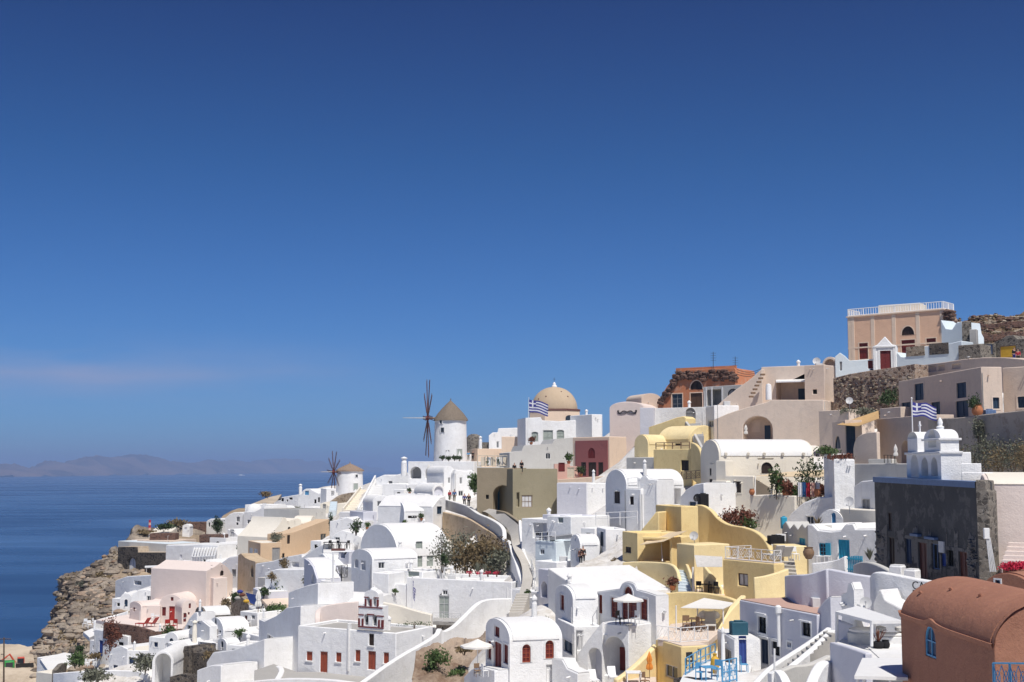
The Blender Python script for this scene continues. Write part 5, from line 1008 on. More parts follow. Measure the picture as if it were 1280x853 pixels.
# beige house
house('beige_house', 'beige house wing with grey wooden doors and pale shuttered front', 'house', (310, 206), (325.5, 199), 676, 702, ('R', 352), 'sand', par=.1, rmat='cream', right=[('D', 345, 693, 9.5, 16, 'grey', {'mul': (4, 1)})], front=[('D', 313.5, 691, 4.5, 12, 'lgrey'), ('D', 319.5, 692.5, 5, 13, 'lgrey')])
house('beige_house', 'long slanted beige wall with two small dark windows', 'house', (350, 207), (412, 220), 660, 700, 2.5, 'sand', 'prof', rmat='sand', top=[(350, 668), (368, 665), (411, 649), (412, 652)], front=[('W', 361, 674.5, 3.6, 11, 'dbrown'), ('W', 404.5, 671.5, 7, 8, 'glass', {'fr': 'bone'}), ('D', 354.5, 695, 3, 6, 'dark')])
house('cream_house', 'curved cream roofed room rising behind the beige wall', 'house', (335, 224), (376, 230), 648, 672, 8, 'cream', 'prof', top=[(335, 672), (344, 662), (351, 653), (353, 647), (357, 647), (359, 652), (372, 648), (376, 650)], front=[('N', 372, 652, 1.5, 1.8), ('N', 379, 651, 1.5, 1.8), ('A', 361.5, 661, 3.4, 4.6, 'dark')][2:])
house('cream_house', 'cream vault with two tiny vents behind the beige wall', 'house', (366, 232), (388, 232), 646, 660, 7, 'cream', 'svault', 655, front=[('N', 371, 651.5, 1.6, 1.8), ('N', 379, 651.5, 1.6, 1.8)][:0])
house('lavender_house', 'pale lavender-walled house with grey flat roof behind the beige wall', 'house', (374, 238), (407, 244), 637, 658, 9, 'greywash', par=.25, rmat='concrete', front=[('A', 391, 651, 3, 6, 'dark')])
house('sand_wall', 'curving ochre buttress with an arched slit, below the beige house', 'wall', (297, 196), (319, 186), 694, 738, 2.5, 'ochrewall', 'prof', top=[(297, 694), (301, 692), (306, 697), (312, 700), (319, 702)], front=[('A', 315, 714, 3.6, 15, 'dark', {'dp': .5})])
bush('bush', 'grey round shrub on the beige house roof', 'shrub', at(345.5, 680, 203), 1.1, 1.7, 'leafgrey', 260, .14, None, 55); 
t = root('cypress', 'slim dark cypress at the right end of the beige wall', 'tree', at(413.5, 667, 214)); b = V(t.location); m = leaves(260, .42, .42, 2.0, .14, b + UP * 1.9, seed=9); m.build('crown', 'leafdark', t, smooth=False, fix=False); m = MB(); m.tube([b - UP * .5, b + UP * 2.5], .07, 6); m.build('trunk', 'bark', t)
# left foreground slope pieces
H('white block behind the beige buttress with flat roof', (276, 204), (302, 200), 700, 728, 6, 'white', 'prof', top=[(276, 704), (286, 697), (294, 696), (302, 694)])
H('white garden house with plants on its terrace, right of the ochre buttress', (319, 184), (377, 176), 702, 742, 3, 'white', 'prof', top=[(319, 705), (340, 702), (356, 697), (377, 693)], front=[('O', 369, 706, 9, 6, 'lav', {'dp': .6})])
H('white low terrace block with cream corner, below the garden house', (331, 172), (380, 168), 716, 752, 3.5, 'white', 'prof', top=[(331, 716), (345, 712), (380, 712)], par=.3)
house('cream_house', 'cream and pale green corner block above the dark green bush', 'house', (322, 176), (342, 172), 724, 746, 5, 'cream', 'prof', top=[(322, 722), (331, 722), (342, 722)], front=[('W', 336, 733, 6, 5, 'ggreen')])
H('lavender-white wall block at the left of the dark green bush', (316, 172), (330, 168), 735, 760, 5, 'lav', 'prof', top=[(316, 735), (330, 741)])
bush('bush', 'small dry bush on the garden house terrace', 'shrub', at(355.5, 711, 172), .8, 1.5, 'leafdry', 200, .13, 'shrubs on white terraces', 56); bush('bush', 'thin dry shrub on the cream corner block', 'shrub', at(339, 727, 170), .7, 1.2, 'leafdry', 160, .12, 'shrubs on white terraces', 57); bush('bush', 'low grey-green shrub by the narrow steps', 'shrub', at(384, 731, 162), .8, 1.2, 'leafgrey', 200, .13, 'shrubs on white terraces', 58)
# truck, pole at the far left
def truck():
    c = at(20, 846, 232); t = root('tipper_truck', 'small green tipper truck parked on the dusty ground', 'truck', c); u = V((.93, .37, 0)).normalized(); v = V((-u.y, u.x, 0))
    m = MB(); m.box(c, u, v, UP, (-1.9, -.2), (-.9, .9), (.5, 1.45)); m.box(c, u, v, UP, (-1.75, -.25), (-.85, .85), (1.45, 2.35)); m.build('cab', 'green', t, bevel=.12)
    m = MB(); m.box(c, u, v, UP, (-1.79, -1.74), (-.7, .7), (1.55, 2.2)); m.box(c, u, v, UP, (-1.5, -.5), (-.88, -.84), (1.55, 2.2)); m.build('window', 'glass', t, smooth=False)
    m = MB(); m.box(c, u, v, UP, (-.1, 2.4), (-1., -.92), (.95, 1.75)); m.box(c, u, v, UP, (-.1, 2.4), (.92, 1.), (.95, 1.75)); m.box(c, u, v, UP, (-.1, 2.4), (-1, 1), (.85, .95)); m.box(c, u, v, UP, (-.1, 0), (-1, 1), (.95, 2.0)); m.build('tipper_bed', 'iron', t, smooth=False)
    for a in (-1.2, 1.5):
        for b in (-.85, .85): m = MB(); m.tube([c + u * a + v * (b - .12) + UP * .42, c + u * a + v * (b + .12) + UP * .42], .42, 16); w = m.build('wheel', 'cloth_black', t); m = MB(); m.tube([c + u * a + v * (b - .14) + UP * .42, c + u * a + v * (b + .14) + UP * .42], .2, 12); m.build('rim', 'grey', w)
    for b in (-.6, .6): m = MB(); m.box(c, u, v, UP, (-1.94, -1.89), (b - .12, b + .12), (.75, .92)); m.build('headlight', 'whitep', t, smooth=False)
    c = at(29, 843, 236); t = root('excavator', 'compact orange-red excavator behind the green truck', 'excavator', c)
    m = MB(); m.box(c, u, v, UP, (-1, 1.2), (-.9, .9), (.7, 1.5)); m.build('body', 'diggerred', t, bevel=.1); m = MB(); m.box(c, u, v, UP, (-.9, .1), (-.8, .1), (1.5, 2.6)); m.build('cab', 'diggerred', t, bevel=.1)
    m = MB(); m.box(c, u, v, UP, (-.92, .0), (-.83, -.8), (1.7, 2.45)); m.build('window', 'glass', t, smooth=False)
    for b in (-.75, .75): m = MB(); m.box(c, u, v, UP, (-1.3, 1.3), (b - .25, b + .25), (0, .62)); m.build('track', 'cloth_black', t, bevel=.2)
    m = MB(); m.tube([c + u * -.9 + v * .4 + UP * 1.3, c + u * -2.0 + v * .4 + UP * 3.0, c + u * -3.0 + v * .4 + UP * 2.2], .16, 6); m.build('boom', 'diggerred', t); m = MB(); m.box(c + u * -3.1 + v * .4 + UP * 1.5, u, v, UP, (-.3, .3), (-.4, .4), (0, .7)); m.build('bucket', 'iron', t, bevel=.08)
    CP.append((c.x, c.y, c.z - 1.5)); return c
truck()
for o in bpy.data.objects:
    if o.name in ('tipper_truck', 'excavator'): o.scale = (1.2, 1.2, 1.2)
t = root('utility_pole', 'thin dark utility pole with a crossbar at the left edge', 'pole', at(5, 852, 190)); b = V(t.location); m = MB(); m.tube([b - UP, at(5, 797, 190)], [.14, .1], 8); m.build('pole', 'bark', t); m = MB(); q = at(5, 799, 190); m.tube([q - X1 * .9, q + X1 * 1.0], .07, 6); m.build('crossbar', 'bark', t); m = MB(); q = at(1, 818, 190); m.tube([q, q + X1 * .5], .06, 6); m.build('bracket', 'bark', t)
# ------------------------------------------------------------------ middle of the village
H('large white vaulted house with a tall half-round end and grey glazed doors', (450, 160), (497, 151), 653, 706, ('R', 562), 'white', 'vault', 690, right=[('D', 524, 693, 8, 32, 'ggreen', {'mul': (2, 4)}), ('D', 537.5, 699, 8, 18, 'ggreen', {'mul': (2, 3)})])
H('tall white house with round-topped end and two small windows, centre left', (439, 147), (465, 142), 685, 750, ('R', 522), 'white', 'vault', 696, front=[('A', 445.5, 704.5, 5, 11, 'lgrey', {'rise': .2}), ('W', 454, 707, 6, 12, 'lgrey')], right=[('W', 477, 707, 8, 8, 'glass')])
H('white lower annex with grey-green panel, right of the two-window end', (486, 141), (528, 138.5), 713, 740, 4, 'white', par=.3, front=[('W', 517, 718, 14, 7, 'ggreen', {'mul': (1, 1)})])
H('long white wall-like house with a grey-green door and small balcony', (508, 137), (640, 131.5), 722, 780, 7, 'white', par=.5, front=[('D', 554.5, 760, 13, 30, 'ggreen', {'mul': (2, 3), 'fr': 'lgrey'}), ('W', 556, 741, 6.5, 6, 'glass')])
H('white wall left of the grey-green door, behind the flag', (466, 139.5), (508, 137.2), 728, 780, 6, 'white', par=.4)
b0, b1 = at(541, 777, 130.5), at(576, 778, 129.5)
slab('balcony', 'stone balcony below the grey-green door', [(541, 777), (576, 778), (574, 773), (542, 772)], b0.z, .35, 'concrete', cat='balcony')
house('stone_wall_block', 'rough stone base under the balcony', 'wall', (545, 130.8), (573, 130), 779, 792, 2, 'greystone', par=0)
railing('balcony_railing', 'white crossed railing of the balcony below the grey-green door', [at(541, 777, 130.3), at(576, 778, 129.3)], .85, 'lgrey', post=.95, rails=(1., .08), r=.03, lattice=.95)
ac_unit('white air conditioner on the long wall, left of the grey-green door', at(537, 763, 136), R(-2))
flag('drooping Greek flag hanging from a thin pole in front of the church roof', at(515, 782, 128), at(515.3, 722, 128), V((1, 0, 0)), 0, 1.8, 1.1, hang=True)
for i, (px, py, w_, h_) in enumerate([(570, 690, 2.6, 5.2), (583, 694, 2.4, 4.4), (596, 698, 2.2, 3.6), (612, 692, 2.6, 4.6), (624, 700, 1.8, 3.0)]):
    bush('bush', ['tall grey dry bush at the left of the ochre stone wall', 'grey-brown bush against the middle of the ochre wall', 'green-brown bush low on the ochre wall', 'dry brown bush climbing the ochre wall', 'grey-green bush at the right end of the ochre wall'][i], 'bush', at(px, 718, 146 - i), w_, h_, ['leafgrey', 'leafdry', 'leafdry', 'leafdry', 'leafgrey'][i], 520, .17, 'bushes on the ochre stone wall', 60 + i, lump=16)
bush('tree', 'thin pale leafless tree in front of the grey glazed doors', 'tree', at(553, 714, 141), 1.7, 4.6, 'leafgrey', 300, .12, None, 66, stems=9)
bush('tree', 'small dark potted olive tree on the white terrace', 'tree', at(556, 714, 139.5), .55, 1.5, 'leafdark', 200, .1, None, 67, pot=('concrete', .38))
spiky('plant', 'spiky grey-green agave on the terrace below the ochre wall', at(597, 716, 138), 1.3, 40, 'leafgrey'); spiky('plant', 'second spiky agave right beside the first, below the ochre wall', at(606, 715, 138), 1.1, 36, 'leafgrey', seed=9)
for i, px in enumerate((587, 600, 610, 621)): bush('flowers', ['red flowers on the terrace edge, first from the left', 'red flowers beside the agaves, second from the left', 'red flowers on the terrace edge, third from the left', 'red flowers at the right end of the terrace edge'][i], 'flowers', at(px, 719, 134.5), .5, .45, 'flower', 40, .07, 'red flowers along the terrace', 70 + i)
table_white(at(560, 719, 137), 'white table on the terrace under the pale tree', 0, 1, None); chair_white(at(566, 719, 137), 'white chair on the terrace under the pale tree', .6, 1, None)
# centre-left jumble
H('white blocky house front with sloping roof behind the bare tree', (412, 196), (456, 194), 648, 676, 7, 'white', 'prof', top=[(412, 652), (424, 650), (434, 647), (446, 652), (456, 652)])
H('broad white dome-roofed mass behind the dark cafe tables', (411, 186), (452, 184), 660, 686, 6, 'white', 'prof', top=[(411, 676), (418, 668), (428, 663), (440, 666), (452, 672)])
bush('tree', 'small bare dark tree against the white roofs, left of the big vault', 'tree', at(445, 668, 182), 1.1, 2.2, 'leafdark', 150, .16, None, 75, stems=9)
slab('terrace', 'white cafe terrace with dark tables below the bare tree', [(404, 690), (440, 690), (440, 680), (404, 680)], zof(687, 172), .5, 'white3')
for i, (px, k) in enumerate([(409, 't'), (414, 'c'), (419, 't'), (424, 'c'), (429, 't'), (434, 'c')]):
    L_ = ['dark cafe table at the left end of the white terrace', 'dark cafe chair, left one on the white terrace', 'dark cafe table in the middle of the white terrace', 'dark cafe chair, middle one on the white terrace', 'dark cafe table at the right end of the white terrace', 'dark cafe chair, right one on the white terrace'][i]
    (table_dark if k == 't' else chair_dark)(at(px, 686, 172), L_, i * .8, 1.15, 'dark cafe furniture')
house('bench', 'low red-brown bench at the front of the cafe terrace', 'bench', (414, 169), (431, 169), 686, 689, .6, 'pbrown', par=0, ext=.4, bev=.02, cp=False)
H('white slanted stair walls descending below the cafe terrace', (399, 168), (416, 164), 692, 728, 4, 'white', 'prof', top=[(399, 693), (403, 692), (412, 702), (416, 708)])
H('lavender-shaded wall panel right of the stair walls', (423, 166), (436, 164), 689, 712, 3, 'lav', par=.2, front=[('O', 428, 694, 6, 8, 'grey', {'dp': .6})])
H('white block with dark ornate railing, left of the two-window end', (416, 160), (440, 156), 706, 732, 5, 'white', par=.3)
railing('railing', 'dark ornate railing on the white block left of the two-window end', [at(420, 724, 156), at(434, 722, 154)], 1.5, 'iron', post=1.2, rails=(1., .05), r=.035, lattice=.6)
stairs('steps', 'white steps climbing between the lavender walls, centre left', (402, 732, 152), (414, 732, 151), (400, 700, 166), 10, 'white3')
H('curved lavender wall with a narrow grey door, left of the white steps', (380, 160), (396, 154), 697, 734, 3, 'lav', 'prof', top=[(380, 698), (386, 702), (391, 709), (396, 724)], front=[('A', 391, 724, 4, 12, 'lgrey')])
H('low white terrace block between the beige wall and the white steps', (376, 176), (404, 172), 680, 712, 5, 'white', 'prof', top=[(376, 698), (388, 690), (396, 684), (404, 681)])
post = root('white_post', 'thin white post on the ledge left of the ornate railing', 'post', at(416.5, 728, 150)); b = V(post.location); m = MB(); m.tube([b - UP, at(416.5, 690, 150)], .1, 8); m.build('post', 'whitep', post); m = MB(); q = at(416.5, 690, 150); m.tube([q - X1 * .1, q + X1 * 2.2], .07, 6); m.build('arm', 'whitep', post)
# church
def church():
    t = H('white church with red-brown doors and a flat grey roof', (372, 119), (495, 113.5), 782, 843, ('R', 541), 'white', par=.3, rmat='concrete', front=[('D', 404.5, 828, 9, 26, 'rust'), ('W', 386.5, 820.5, 7, 11, 'rust', {'sill': 'white3'}), ('W', 423, 822, 6.4, 11.5, 'rust', {'sill': 'white3'}), ('W', 447, 820, 6, 14, 'rust', {'sill': 'white3'}), ('D', 464.5, 826, 9.4, 23, 'rust'), ('W', 482.5, 823, 6.5, 13.5, 'rust', {'sill': 'white3'}), ('W', 464, 800, 6, 14.5, 'dbrown', {'sill': 'white3'})])
    t['category'] = 'church'; t['label'] = 'white church with red-brown doors and flat grey roof, centre left'; t.name = 'church'; del t['group']
    A, u, v, W = LAST[1:5]; n = -v
    m = MB(); o = V((A.x, A.y, 0))
    s = lambda px: (on_plane(px, 800, A, n) - A).dot(u); z = lambda py: on_plane(464, py, A, n).z
    m.box(o, u, v, UP, (s(435), s(437)), (-.12, .3), (z(842), z(781.5))); m.build('pilaster', 'white3', t, bevel=.03)
    # bell gable standing on the front wall
    g = root('bell_gable', 'white two-tier bell gable with dark red bands on the church', 'bell gable', V((A.x, A.y, 0)) + u * s(464) + UP * z(786)); A2 = A - v * .12
    zz = z; S = s
    def arch_hole(px, pyb, pyt, w_): a, b = S(px - w_ / 2), S(px + w_ / 2); return [(a, zz(pyb)), (b, zz(pyb))] + arc(a, b, zz(pyt + w_ * .5), zz(pyt), 8)[::-1]
    outl = [(S(449), zz(787)), (S(479.5), zz(787)), (S(479.5), zz(757)), (S(473), zz(757)), (S(473), zz(743))] + [(S(464.5) + (S(473) - S(464.5)) * math.cos(k * math.pi / 10), zz(743) + (zz(737.5) - zz(743)) * math.sin(k * math.pi / 10)) for k in range(1, 10)] + [(S(456), zz(743)), (S(456), zz(757)), (S(449), zz(757))]
    hol = [arch_hole(458.5, 782, 768, 5.5), arch_hole(469, 782, 768, 5.5), arch_hole(461, 757.5, 746, 3.6), arch_hole(468.5, 757.5, 746, 3.6)]
    pierced('gable_wall', A2, u, v, outl, hol, .8, 'white', g)
    q = MB()
    for (x0, x1, y0, y1) in [(449, 479.5, 785, 783.4), (449, 455, 770, 768.6), (472, 479.5, 770, 768.6), (460, 468, 769, 767.4), (449, 478.5, 760, 758.6), (456, 460, 747.5, 746.3), (469.5, 473, 747.5, 746.3), (449, 450.4, 783, 774), (453.5, 455, 783, 774), (474, 475.4, 783, 774), (478, 479.5, 783, 774), (457, 458.3, 758, 749), (472, 473, 758, 749), (463.5, 465, 758, 749)]:
        q.box(V((A2.x, A2.y, 0)), u, v, UP, (S(x0) - .03, S(x1) + .03), (-.05, .1), (zz(y0), zz(y1)))
    q.build('red_bands', 'dred', g, smooth=False)
    for px, py, k in ((458.5, 774, 1.), (469, 774, 1.), (461, 751, .6), (468.5, 751, .6)):
        c = A2 + u * S(px) + v * .4; c.z = zz(py); q = MB(); q.lathe(c, [(.3 * k, -.3 * k), (.22 * k, -.1 * k), (.16 * k, .15 * k), (.05 * k, .25 * k)], 12); q.tube([c + UP * .2 * k, c + UP * .5 * k], .03, 5); q.build('bell', 'iron', g)
    q = MB(); c = A2 + u * S(464.5) + v * .4; c.z = zz(737.6); q.lathe(c, [(.35, 0), (.3, .12), (.12, .2), (.12, .35)], 10); q.build('finial', 'white', g)
church()
wall('roof_vault_wall', 'low cream curved wall behind the church roof, left part', [(397, 775, 126), (400, 760, 127), (425, 754, 127), (448, 752, 127)], 2.4, 'pinkwhite', .5, 4); wall('roof_vault_wall', 'cream curved parapet behind the church roof, right part', [(476, 752, 121.5), (500, 757, 121.5), (520, 763, 121), (540, 768, 120.5)], 2.4, 'cream', .5, 3)
H('low white vault roof behind the church bell gable', (396, 134), (470, 131), 742, 772, 5, 'white3', 'svault', 756)
bush('shrub', 'row of low green shrubs on the church roof edge', 'shrub', at(518, 783, 118), .4, .45, 'leaf', 90, .07, None, 77, wide=5.)
# white masses left and below the church
H('tall white blank building left of the church', (360, 139), (397, 131), 741, 800, ('R', 442), 'white', 'prof', top=[(360, 741), (372, 736), (384, 732), (397, 729)], par=0)
H('white curved wall block with a rounded ledge, left of the church doors', (323, 147), (375, 129), 776, 850, 4, 'white', 'prof', top=[(323, 774), (330, 777), (345, 770), (358, 760), (375, 757)])
H('white sloping house mass at the bottom, right of the lava-stone houses', (258, 141), (330, 130), 816, 860, 6, 'white', 'prof', top=[(258, 828), (266, 816), (274, 815), (290, 813), (312, 806), (330, 799)])
H('low white block with an overhanging slab at the bottom left', (246, 132), (276, 128), 838, 870, 4, 'white', 'prof', top=[(246, 838), (264, 832), (276, 832)], front=[])
slab('courtyard', 'grey paved courtyard in front of the church doors', [(318, 862), (420, 862), (500, 850), (480, 840), (372, 840), (342, 830), (318, 838)], zof(842, 117), .5, 'concrete')
wall('terrace_wall', 'low white bench wall below the church at the bottom', [(330, 834, 124), (345, 832, 122), (352, 838, 118), (342, 856, 110)], 2.4, 'white', .5, 3)
wall('terrace_wall', 'white curb wall at the very bottom below the church', [(300, 853, 112), (360, 848, 108), (420, 850, 104), (470, 858, 100)], 3, 'white', .5, 3)
wall('ramp_wall', 'long white ramp wall rising from the church doors to the steps', [(430, 868, 98), (462, 846, 103), (480, 833, 106), (505, 817, 109), (530, 803, 112), (545, 793, 115), (549, 786, 116), (554, 789, 116.5), (566, 783, 118), (580, 770, 120), (597, 754, 122), (612, 749, 124), (638, 748, 126)], 9, 'white', .45, 4, cp=7)
loft('rubble_bank', [[(520, 812, 106), (545, 806, 108), (570, 800, 110), (600, 792, 110), (618, 790, 108)], [(518, 832, 101), (543, 828, 103), (570, 822, 105), (598, 812, 106), (618, 806, 104)], [(512, 870, 94), (540, 868, 96), (570, 866, 97), (600, 866, 97), (620, 866, 96)]], 'ruin_rock', 14, 14, .45, .5, 6, 8., kind='structure')
for i, (px, py, r, h, c) in enumerate([(546, 838, 1.1, 1.6, 'leaf'), (538, 855, .9, 1.4, 'leafdark'), (573, 854, 1.0, 1.1, 'leaf'), (580, 816, .7, .5, 'leafdry')]): bush('bush', ['bright green bush on the rubble bank at the bottom', 'dark bush at the very bottom left of the rubble bank', 'low green bush at the bottom of the rubble bank', 'dry tuft on the rubble bank under the white parasol'][i], 'bush', at(px, py, 101), r, h, c, 420, .11, 'bushes on the rubble bank', 80 + i)
# white vaulted house with red openings
t = H('white barrel-vaulted house with dark red doors and arched red windows', (607, 92), (637, 86), 768, 845, ('R', 703), 'white', 'vault', 787, pw=.9, front=[('D', 622.5, 822, 9.6, 38, 'dred', {'tr': 'white3'}), ('W', 612, 813, 5, 23, 'dred', {'tr': 'white3'}), ('W', 632.5, 818, 6, 24, 'dred', {'tr': 'white3'}), ('W', 621.5, 790, 6.6, 13, 'dred', {'tr': 'white3'})], right=[('A', 658, 817, 10.6, 23, 'dred', {'tr': 'white3', 'mul': (2, 4), 'fr': 'rust'}), ('A', 687, 812, 10.6, 23, 'dred', {'tr': 'white3', 'mul': (2, 4), 'fr': 'rust'}), ('D', 687, 842, 8.5, 22, 'lgrey')])
parasol_open(at(597, 842, 90), 'open cream parasol beside the dark red doors of the vaulted house', .3, .9, 'open parasols')
H('white curved terrace with low parapet at the dark red doors', (580, 96), (618, 86), 838, 870, 4, 'white', 'prof', top=[(580, 846), (590, 836), (600, 834), (618, 838)])
chair_wood(at(597, 846, 87.5), 'wooden chair under the open cream parasol, left', .4, .9, 'chairs under the cream parasol'); chair_white(at(606, 846, 87), 'white chair under the open cream parasol, right', 2.0, .9, 'chairs under the cream parasol')
# white house with red shutters
tr = {'tr': 'white3', 'mul': (2, 4), 'fr': 'rust'}
H('white vaulted wing with one red slit window, left of the red-shuttered house', (694, 99), (716, 94), 728, 782, ('R', 748), 'white', 'vault', 741, front=[('W', 703, 753.5, 5, 19, 'dred', tr)])
t = H('white house with four dark red shuttered openings and a red half-moon window', (746, 95), (820, 87), 739, 782, ('R', 836), 'white', 'prof', top=[(746, 741), (760, 739), (774, 737), (777, 731), (781, 728.6), (785, 728), (789, 728.6), (793, 731), (796, 738), (808, 741), (820, 745)], front=[('W', 768, 760, 8.8, 25, 'dred', tr), ('D', 787, 764.5, 19, 33, 'dred', tr), ('A', 785.5, 738.5, 11, 10, 'dred', {'tr': 'white3', 'fr': 'rust'}), ('W', 805, 762, 9, 26, 'dred', tr), ('W', 750.5, 755.5, 4, 23, 'dred', {'fr': 'rust'})])
H('white roof block behind the red-shuttered house', (733, 97.5), (839, 101), 717, 752, 6, 'white3', 'shed', 742)
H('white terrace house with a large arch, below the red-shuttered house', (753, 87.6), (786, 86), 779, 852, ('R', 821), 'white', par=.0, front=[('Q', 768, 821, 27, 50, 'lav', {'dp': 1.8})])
A, u, v = LAST[1:4]; dd = MB(); o = A + v * 1.76
dd.box(V((o.x, o.y, 0)), u, v, UP, tuple(sorted(((on_plane(773, 823, o, -v) - o).dot(u), (on_plane(782, 823, o, -v) - o).dot(u)))), (-.06, .03), (on_plane(777, 838, o, -v).z, on_plane(777, 809, o, -v).z)); dd.build('door', 'dred', LAST[0], smooth=False)
H('white stair wall with a second arch, left of the large arch', (720, 88.6), (753, 87.3), 779, 852, 1.2, 'white', 'prof', top=[(720, 822), (736, 800), (752, 780), (753, 779.5)], front=[('Q', 744, 831, 18, 42, 'lav', {'dp': .95}), ('A', 731.5, 836, 6, 16, 'dred', {'dp': .2})][:1])
H('white middle block with a pale grey door, left of the stair wall', (697, 97), (718, 92), 773, 836, ('R', 752), 'white', par=.25, right=[('D', 724.5, 801, 8.4, 24, 'lgrey')])
H('white low forecourt with curved parapet at the bottom centre', (690, 86.5), (722, 84), 826, 870, 1, 'white', 'prof', top=[(690, 824), (703, 825), (709, 836), (722, 842)])
lounger_white(at(741, 853, 85), 'white canvas deck chair in front of the second arch', R(190), .75, 'white deck chairs'); lounger_white(at(765, 849, 84.5), 'white canvas deck chair inside the large arch', R(185), .75, 'white deck chairs')
parasol_open(at(785.5, 781, 86), 'open white parasol in front of the red double door', 0, .78, 'open parasols')
chair_dark(at(775, 781, 86.5), 'dark chair left of the white parasol at the red door', .8, .95, 'chairs at the red door'); chair_white(at(794, 781, 86), 'white chair right of the white parasol at the red door', -.8, .95, 'chairs at the red door')
t = railing('handrail', 'thin grey handrail at the top of the white stair wall', [at(746, 774, 89), at(741, 782, 88.6)], .6, 'metal', post=1., rails=(1.,), r=.02)
# houses along the lower path
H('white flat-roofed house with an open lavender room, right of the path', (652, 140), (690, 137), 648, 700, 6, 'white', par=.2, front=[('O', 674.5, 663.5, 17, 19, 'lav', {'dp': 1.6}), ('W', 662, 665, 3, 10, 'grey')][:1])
H('white block with a small green-grey window, right of the open lavender room', (684, 136.5), (714, 134), 645, 712, 6, 'white', par=.2, front=[('W', 700.5, 650.5, 6, 6.5, 'ggreen'), ('W', 702.5, 691, 4, 7, 'ggreen'), ('D', 709, 706, 2.4, 12, 'dred')])
house('pale_house', 'pale green-blue low front with small dark window, right of the path', 'house', (669, 131), (695, 129), 676, 704, 4, 'paleblue', par=.15, front=[('W', 677.5, 690, 5.4, 6.5, 'glass')])
railing('railing', 'white railing on top of the pale green-blue front', [at(669, 676, 130.8), at(694, 675, 128.8)], .8, 'whitep', post=1., rails=(1., .5), r=.03)
for i, px in enumerate((672, 679, 687)): chair_dark(at(px, 676, 131.5), ['dark chair behind the white railing, left', 'dark chair behind the white railing, middle', 'dark chair behind the white railing, right'][i], i, .95, 'dark chairs behind the white railing')
canopy('beam_roof', 'grey timber beam roof edge above the pale green-blue front', [at(688, 672, 131), at(715, 668.5, 129), at(715, 667.5, 131), at(688, 671, 133)], 'grey', (), th=.3, cat='awning')
H('white block wall below the pale green-blue front', (669, 128), (696, 126), 701, 722, 4, 'white', par=.2)
H('small white barrel vault with a dark open end, by the lower path', (713, 127), (725, 123), 667, 708, ('R', 750), 'white', 'vault', 679, front=[('O', 722, 694, 4.4, 16, 'dark', {'dp': 1.}), ('W', 719, 674, 1.4, 5, 'glass')])
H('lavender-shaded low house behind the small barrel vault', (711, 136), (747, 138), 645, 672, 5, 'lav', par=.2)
H('white house corner with a narrow dark doorway', (746, 126), (757, 122), 659, 692, ('R', 782), 'white', par=.2, front=[('D', 752, 674, 4.2, 18, 'dblue')])
H('lavender-walled house with a dark arched passage, beside the lower path', (673, 119), (712, 114), 711, 748, 5, 'lav', par=.15, front=[('Q', 680, 737, 8, 20, 'grey', {'dp': 1.5})])
railing('railing', 'white tube railing on the roof left of the upper white vault', [at(745, 657, 131), at(775, 656, 130), at(797, 655, 129)], 1.25, 'whitep', post=1.6, rails=(1., .55), r=.035)
loft('plaster_bank', [[(712, 712, 116), (735, 700, 119), (757, 690, 121), (778, 672, 122), (790, 665, 122)], [(712, 722, 113), (735, 713, 115), (757, 706, 116), (779, 700, 116), (795, 700, 114)], [(712, 735, 109), (735, 730, 110), (757, 728, 109), (782, 726, 108), (800, 726, 106)]], 'town_ground', 10, 10, .18, .6, 4, 2.)
person('dark-clothed person at the end of the small barrel vault', at(729, 706, 121), R(20), 'cloth_black', 'cloth_black'); person('person in dark brown just left of the figure by the small vault', at(726, 707, 121), R(-20), 'cloth_brown', 'cloth_black', h=1.6)
H('white shaded wall below the peach parapet, left of the upper white vault', (696, 165), (734, 163), 604, 648, 6, 'lav', 'prof', top=[(696, 604), (734, 604)])  # lavender here is the white wall's shade put into its colour
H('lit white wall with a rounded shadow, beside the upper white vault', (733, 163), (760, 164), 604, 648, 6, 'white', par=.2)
# ------------------------------------------------------------------ yellow terraces and the houses above them
def HY_(label, *a, **k): return house('yellow_house', label, 'house', *a, group='yellow rendered houses', **k)
HY_('yellow house block with one tiny square window, left end of the yellow terraces', (778, 116), (797, 113), 664, 722, 4, 'yellow', par=.2, front=[('W', 785, 687.5, 7, 7.5, 'dbrown')])
HY_('yellow house with a deep open loggia under a sail awning', (797, 113.5), (840, 111.5), 671, 724, 5, 'yellow', par=.1, front=[('O', 818.5, 688, 37, 26, 'yellow2', {'dp': 2.4})])
niche_item('window', 2.38, 822, 687, 6.5, 14, 'dbrown'); niche_item('lamp', 2.38, 808, 684, 5, 3, 'sail')
HY_('slanted yellow wall rising to the yellow tower', (798, 120), (824, 119), 641, 700, 3, 'yellow', 'prof', top=[(798, 667), (808, 655), (820, 640), (821, 640)])
HY_('tall yellow tower block, brightest on its right face', (820, 123), (852, 117.5), 631, 702, ('R', 873), 'yellow', par=.2)
HY_('yellow lean block with a flat ledge below the tower', (846, 110), (868, 107.5), 679, 716, 3.5, 'yellow2', par=.0)
wall('terrace_wall', 'curving yellow parapet wrapping the loggia terrace', [(779, 703, 112.6), (800, 702, 111.5), (825, 703, 109.8), (839, 705, 108.4), (846, 711, 107.4), (849, 721, 106.8), (850, 737, 106)], 2.2, 'yellow2', .3, 4, cp=True)
canopy('sail_awning', 'cream triangular sail awning over the yellow loggia', [at(800, 681, 112), at(829, 677, 110), at(859, 663.5, 112), at(826, 667, 115)], 'sail', [(at(828, 702, 111), at(826, 667, 115))], sag=.15, th=.03)
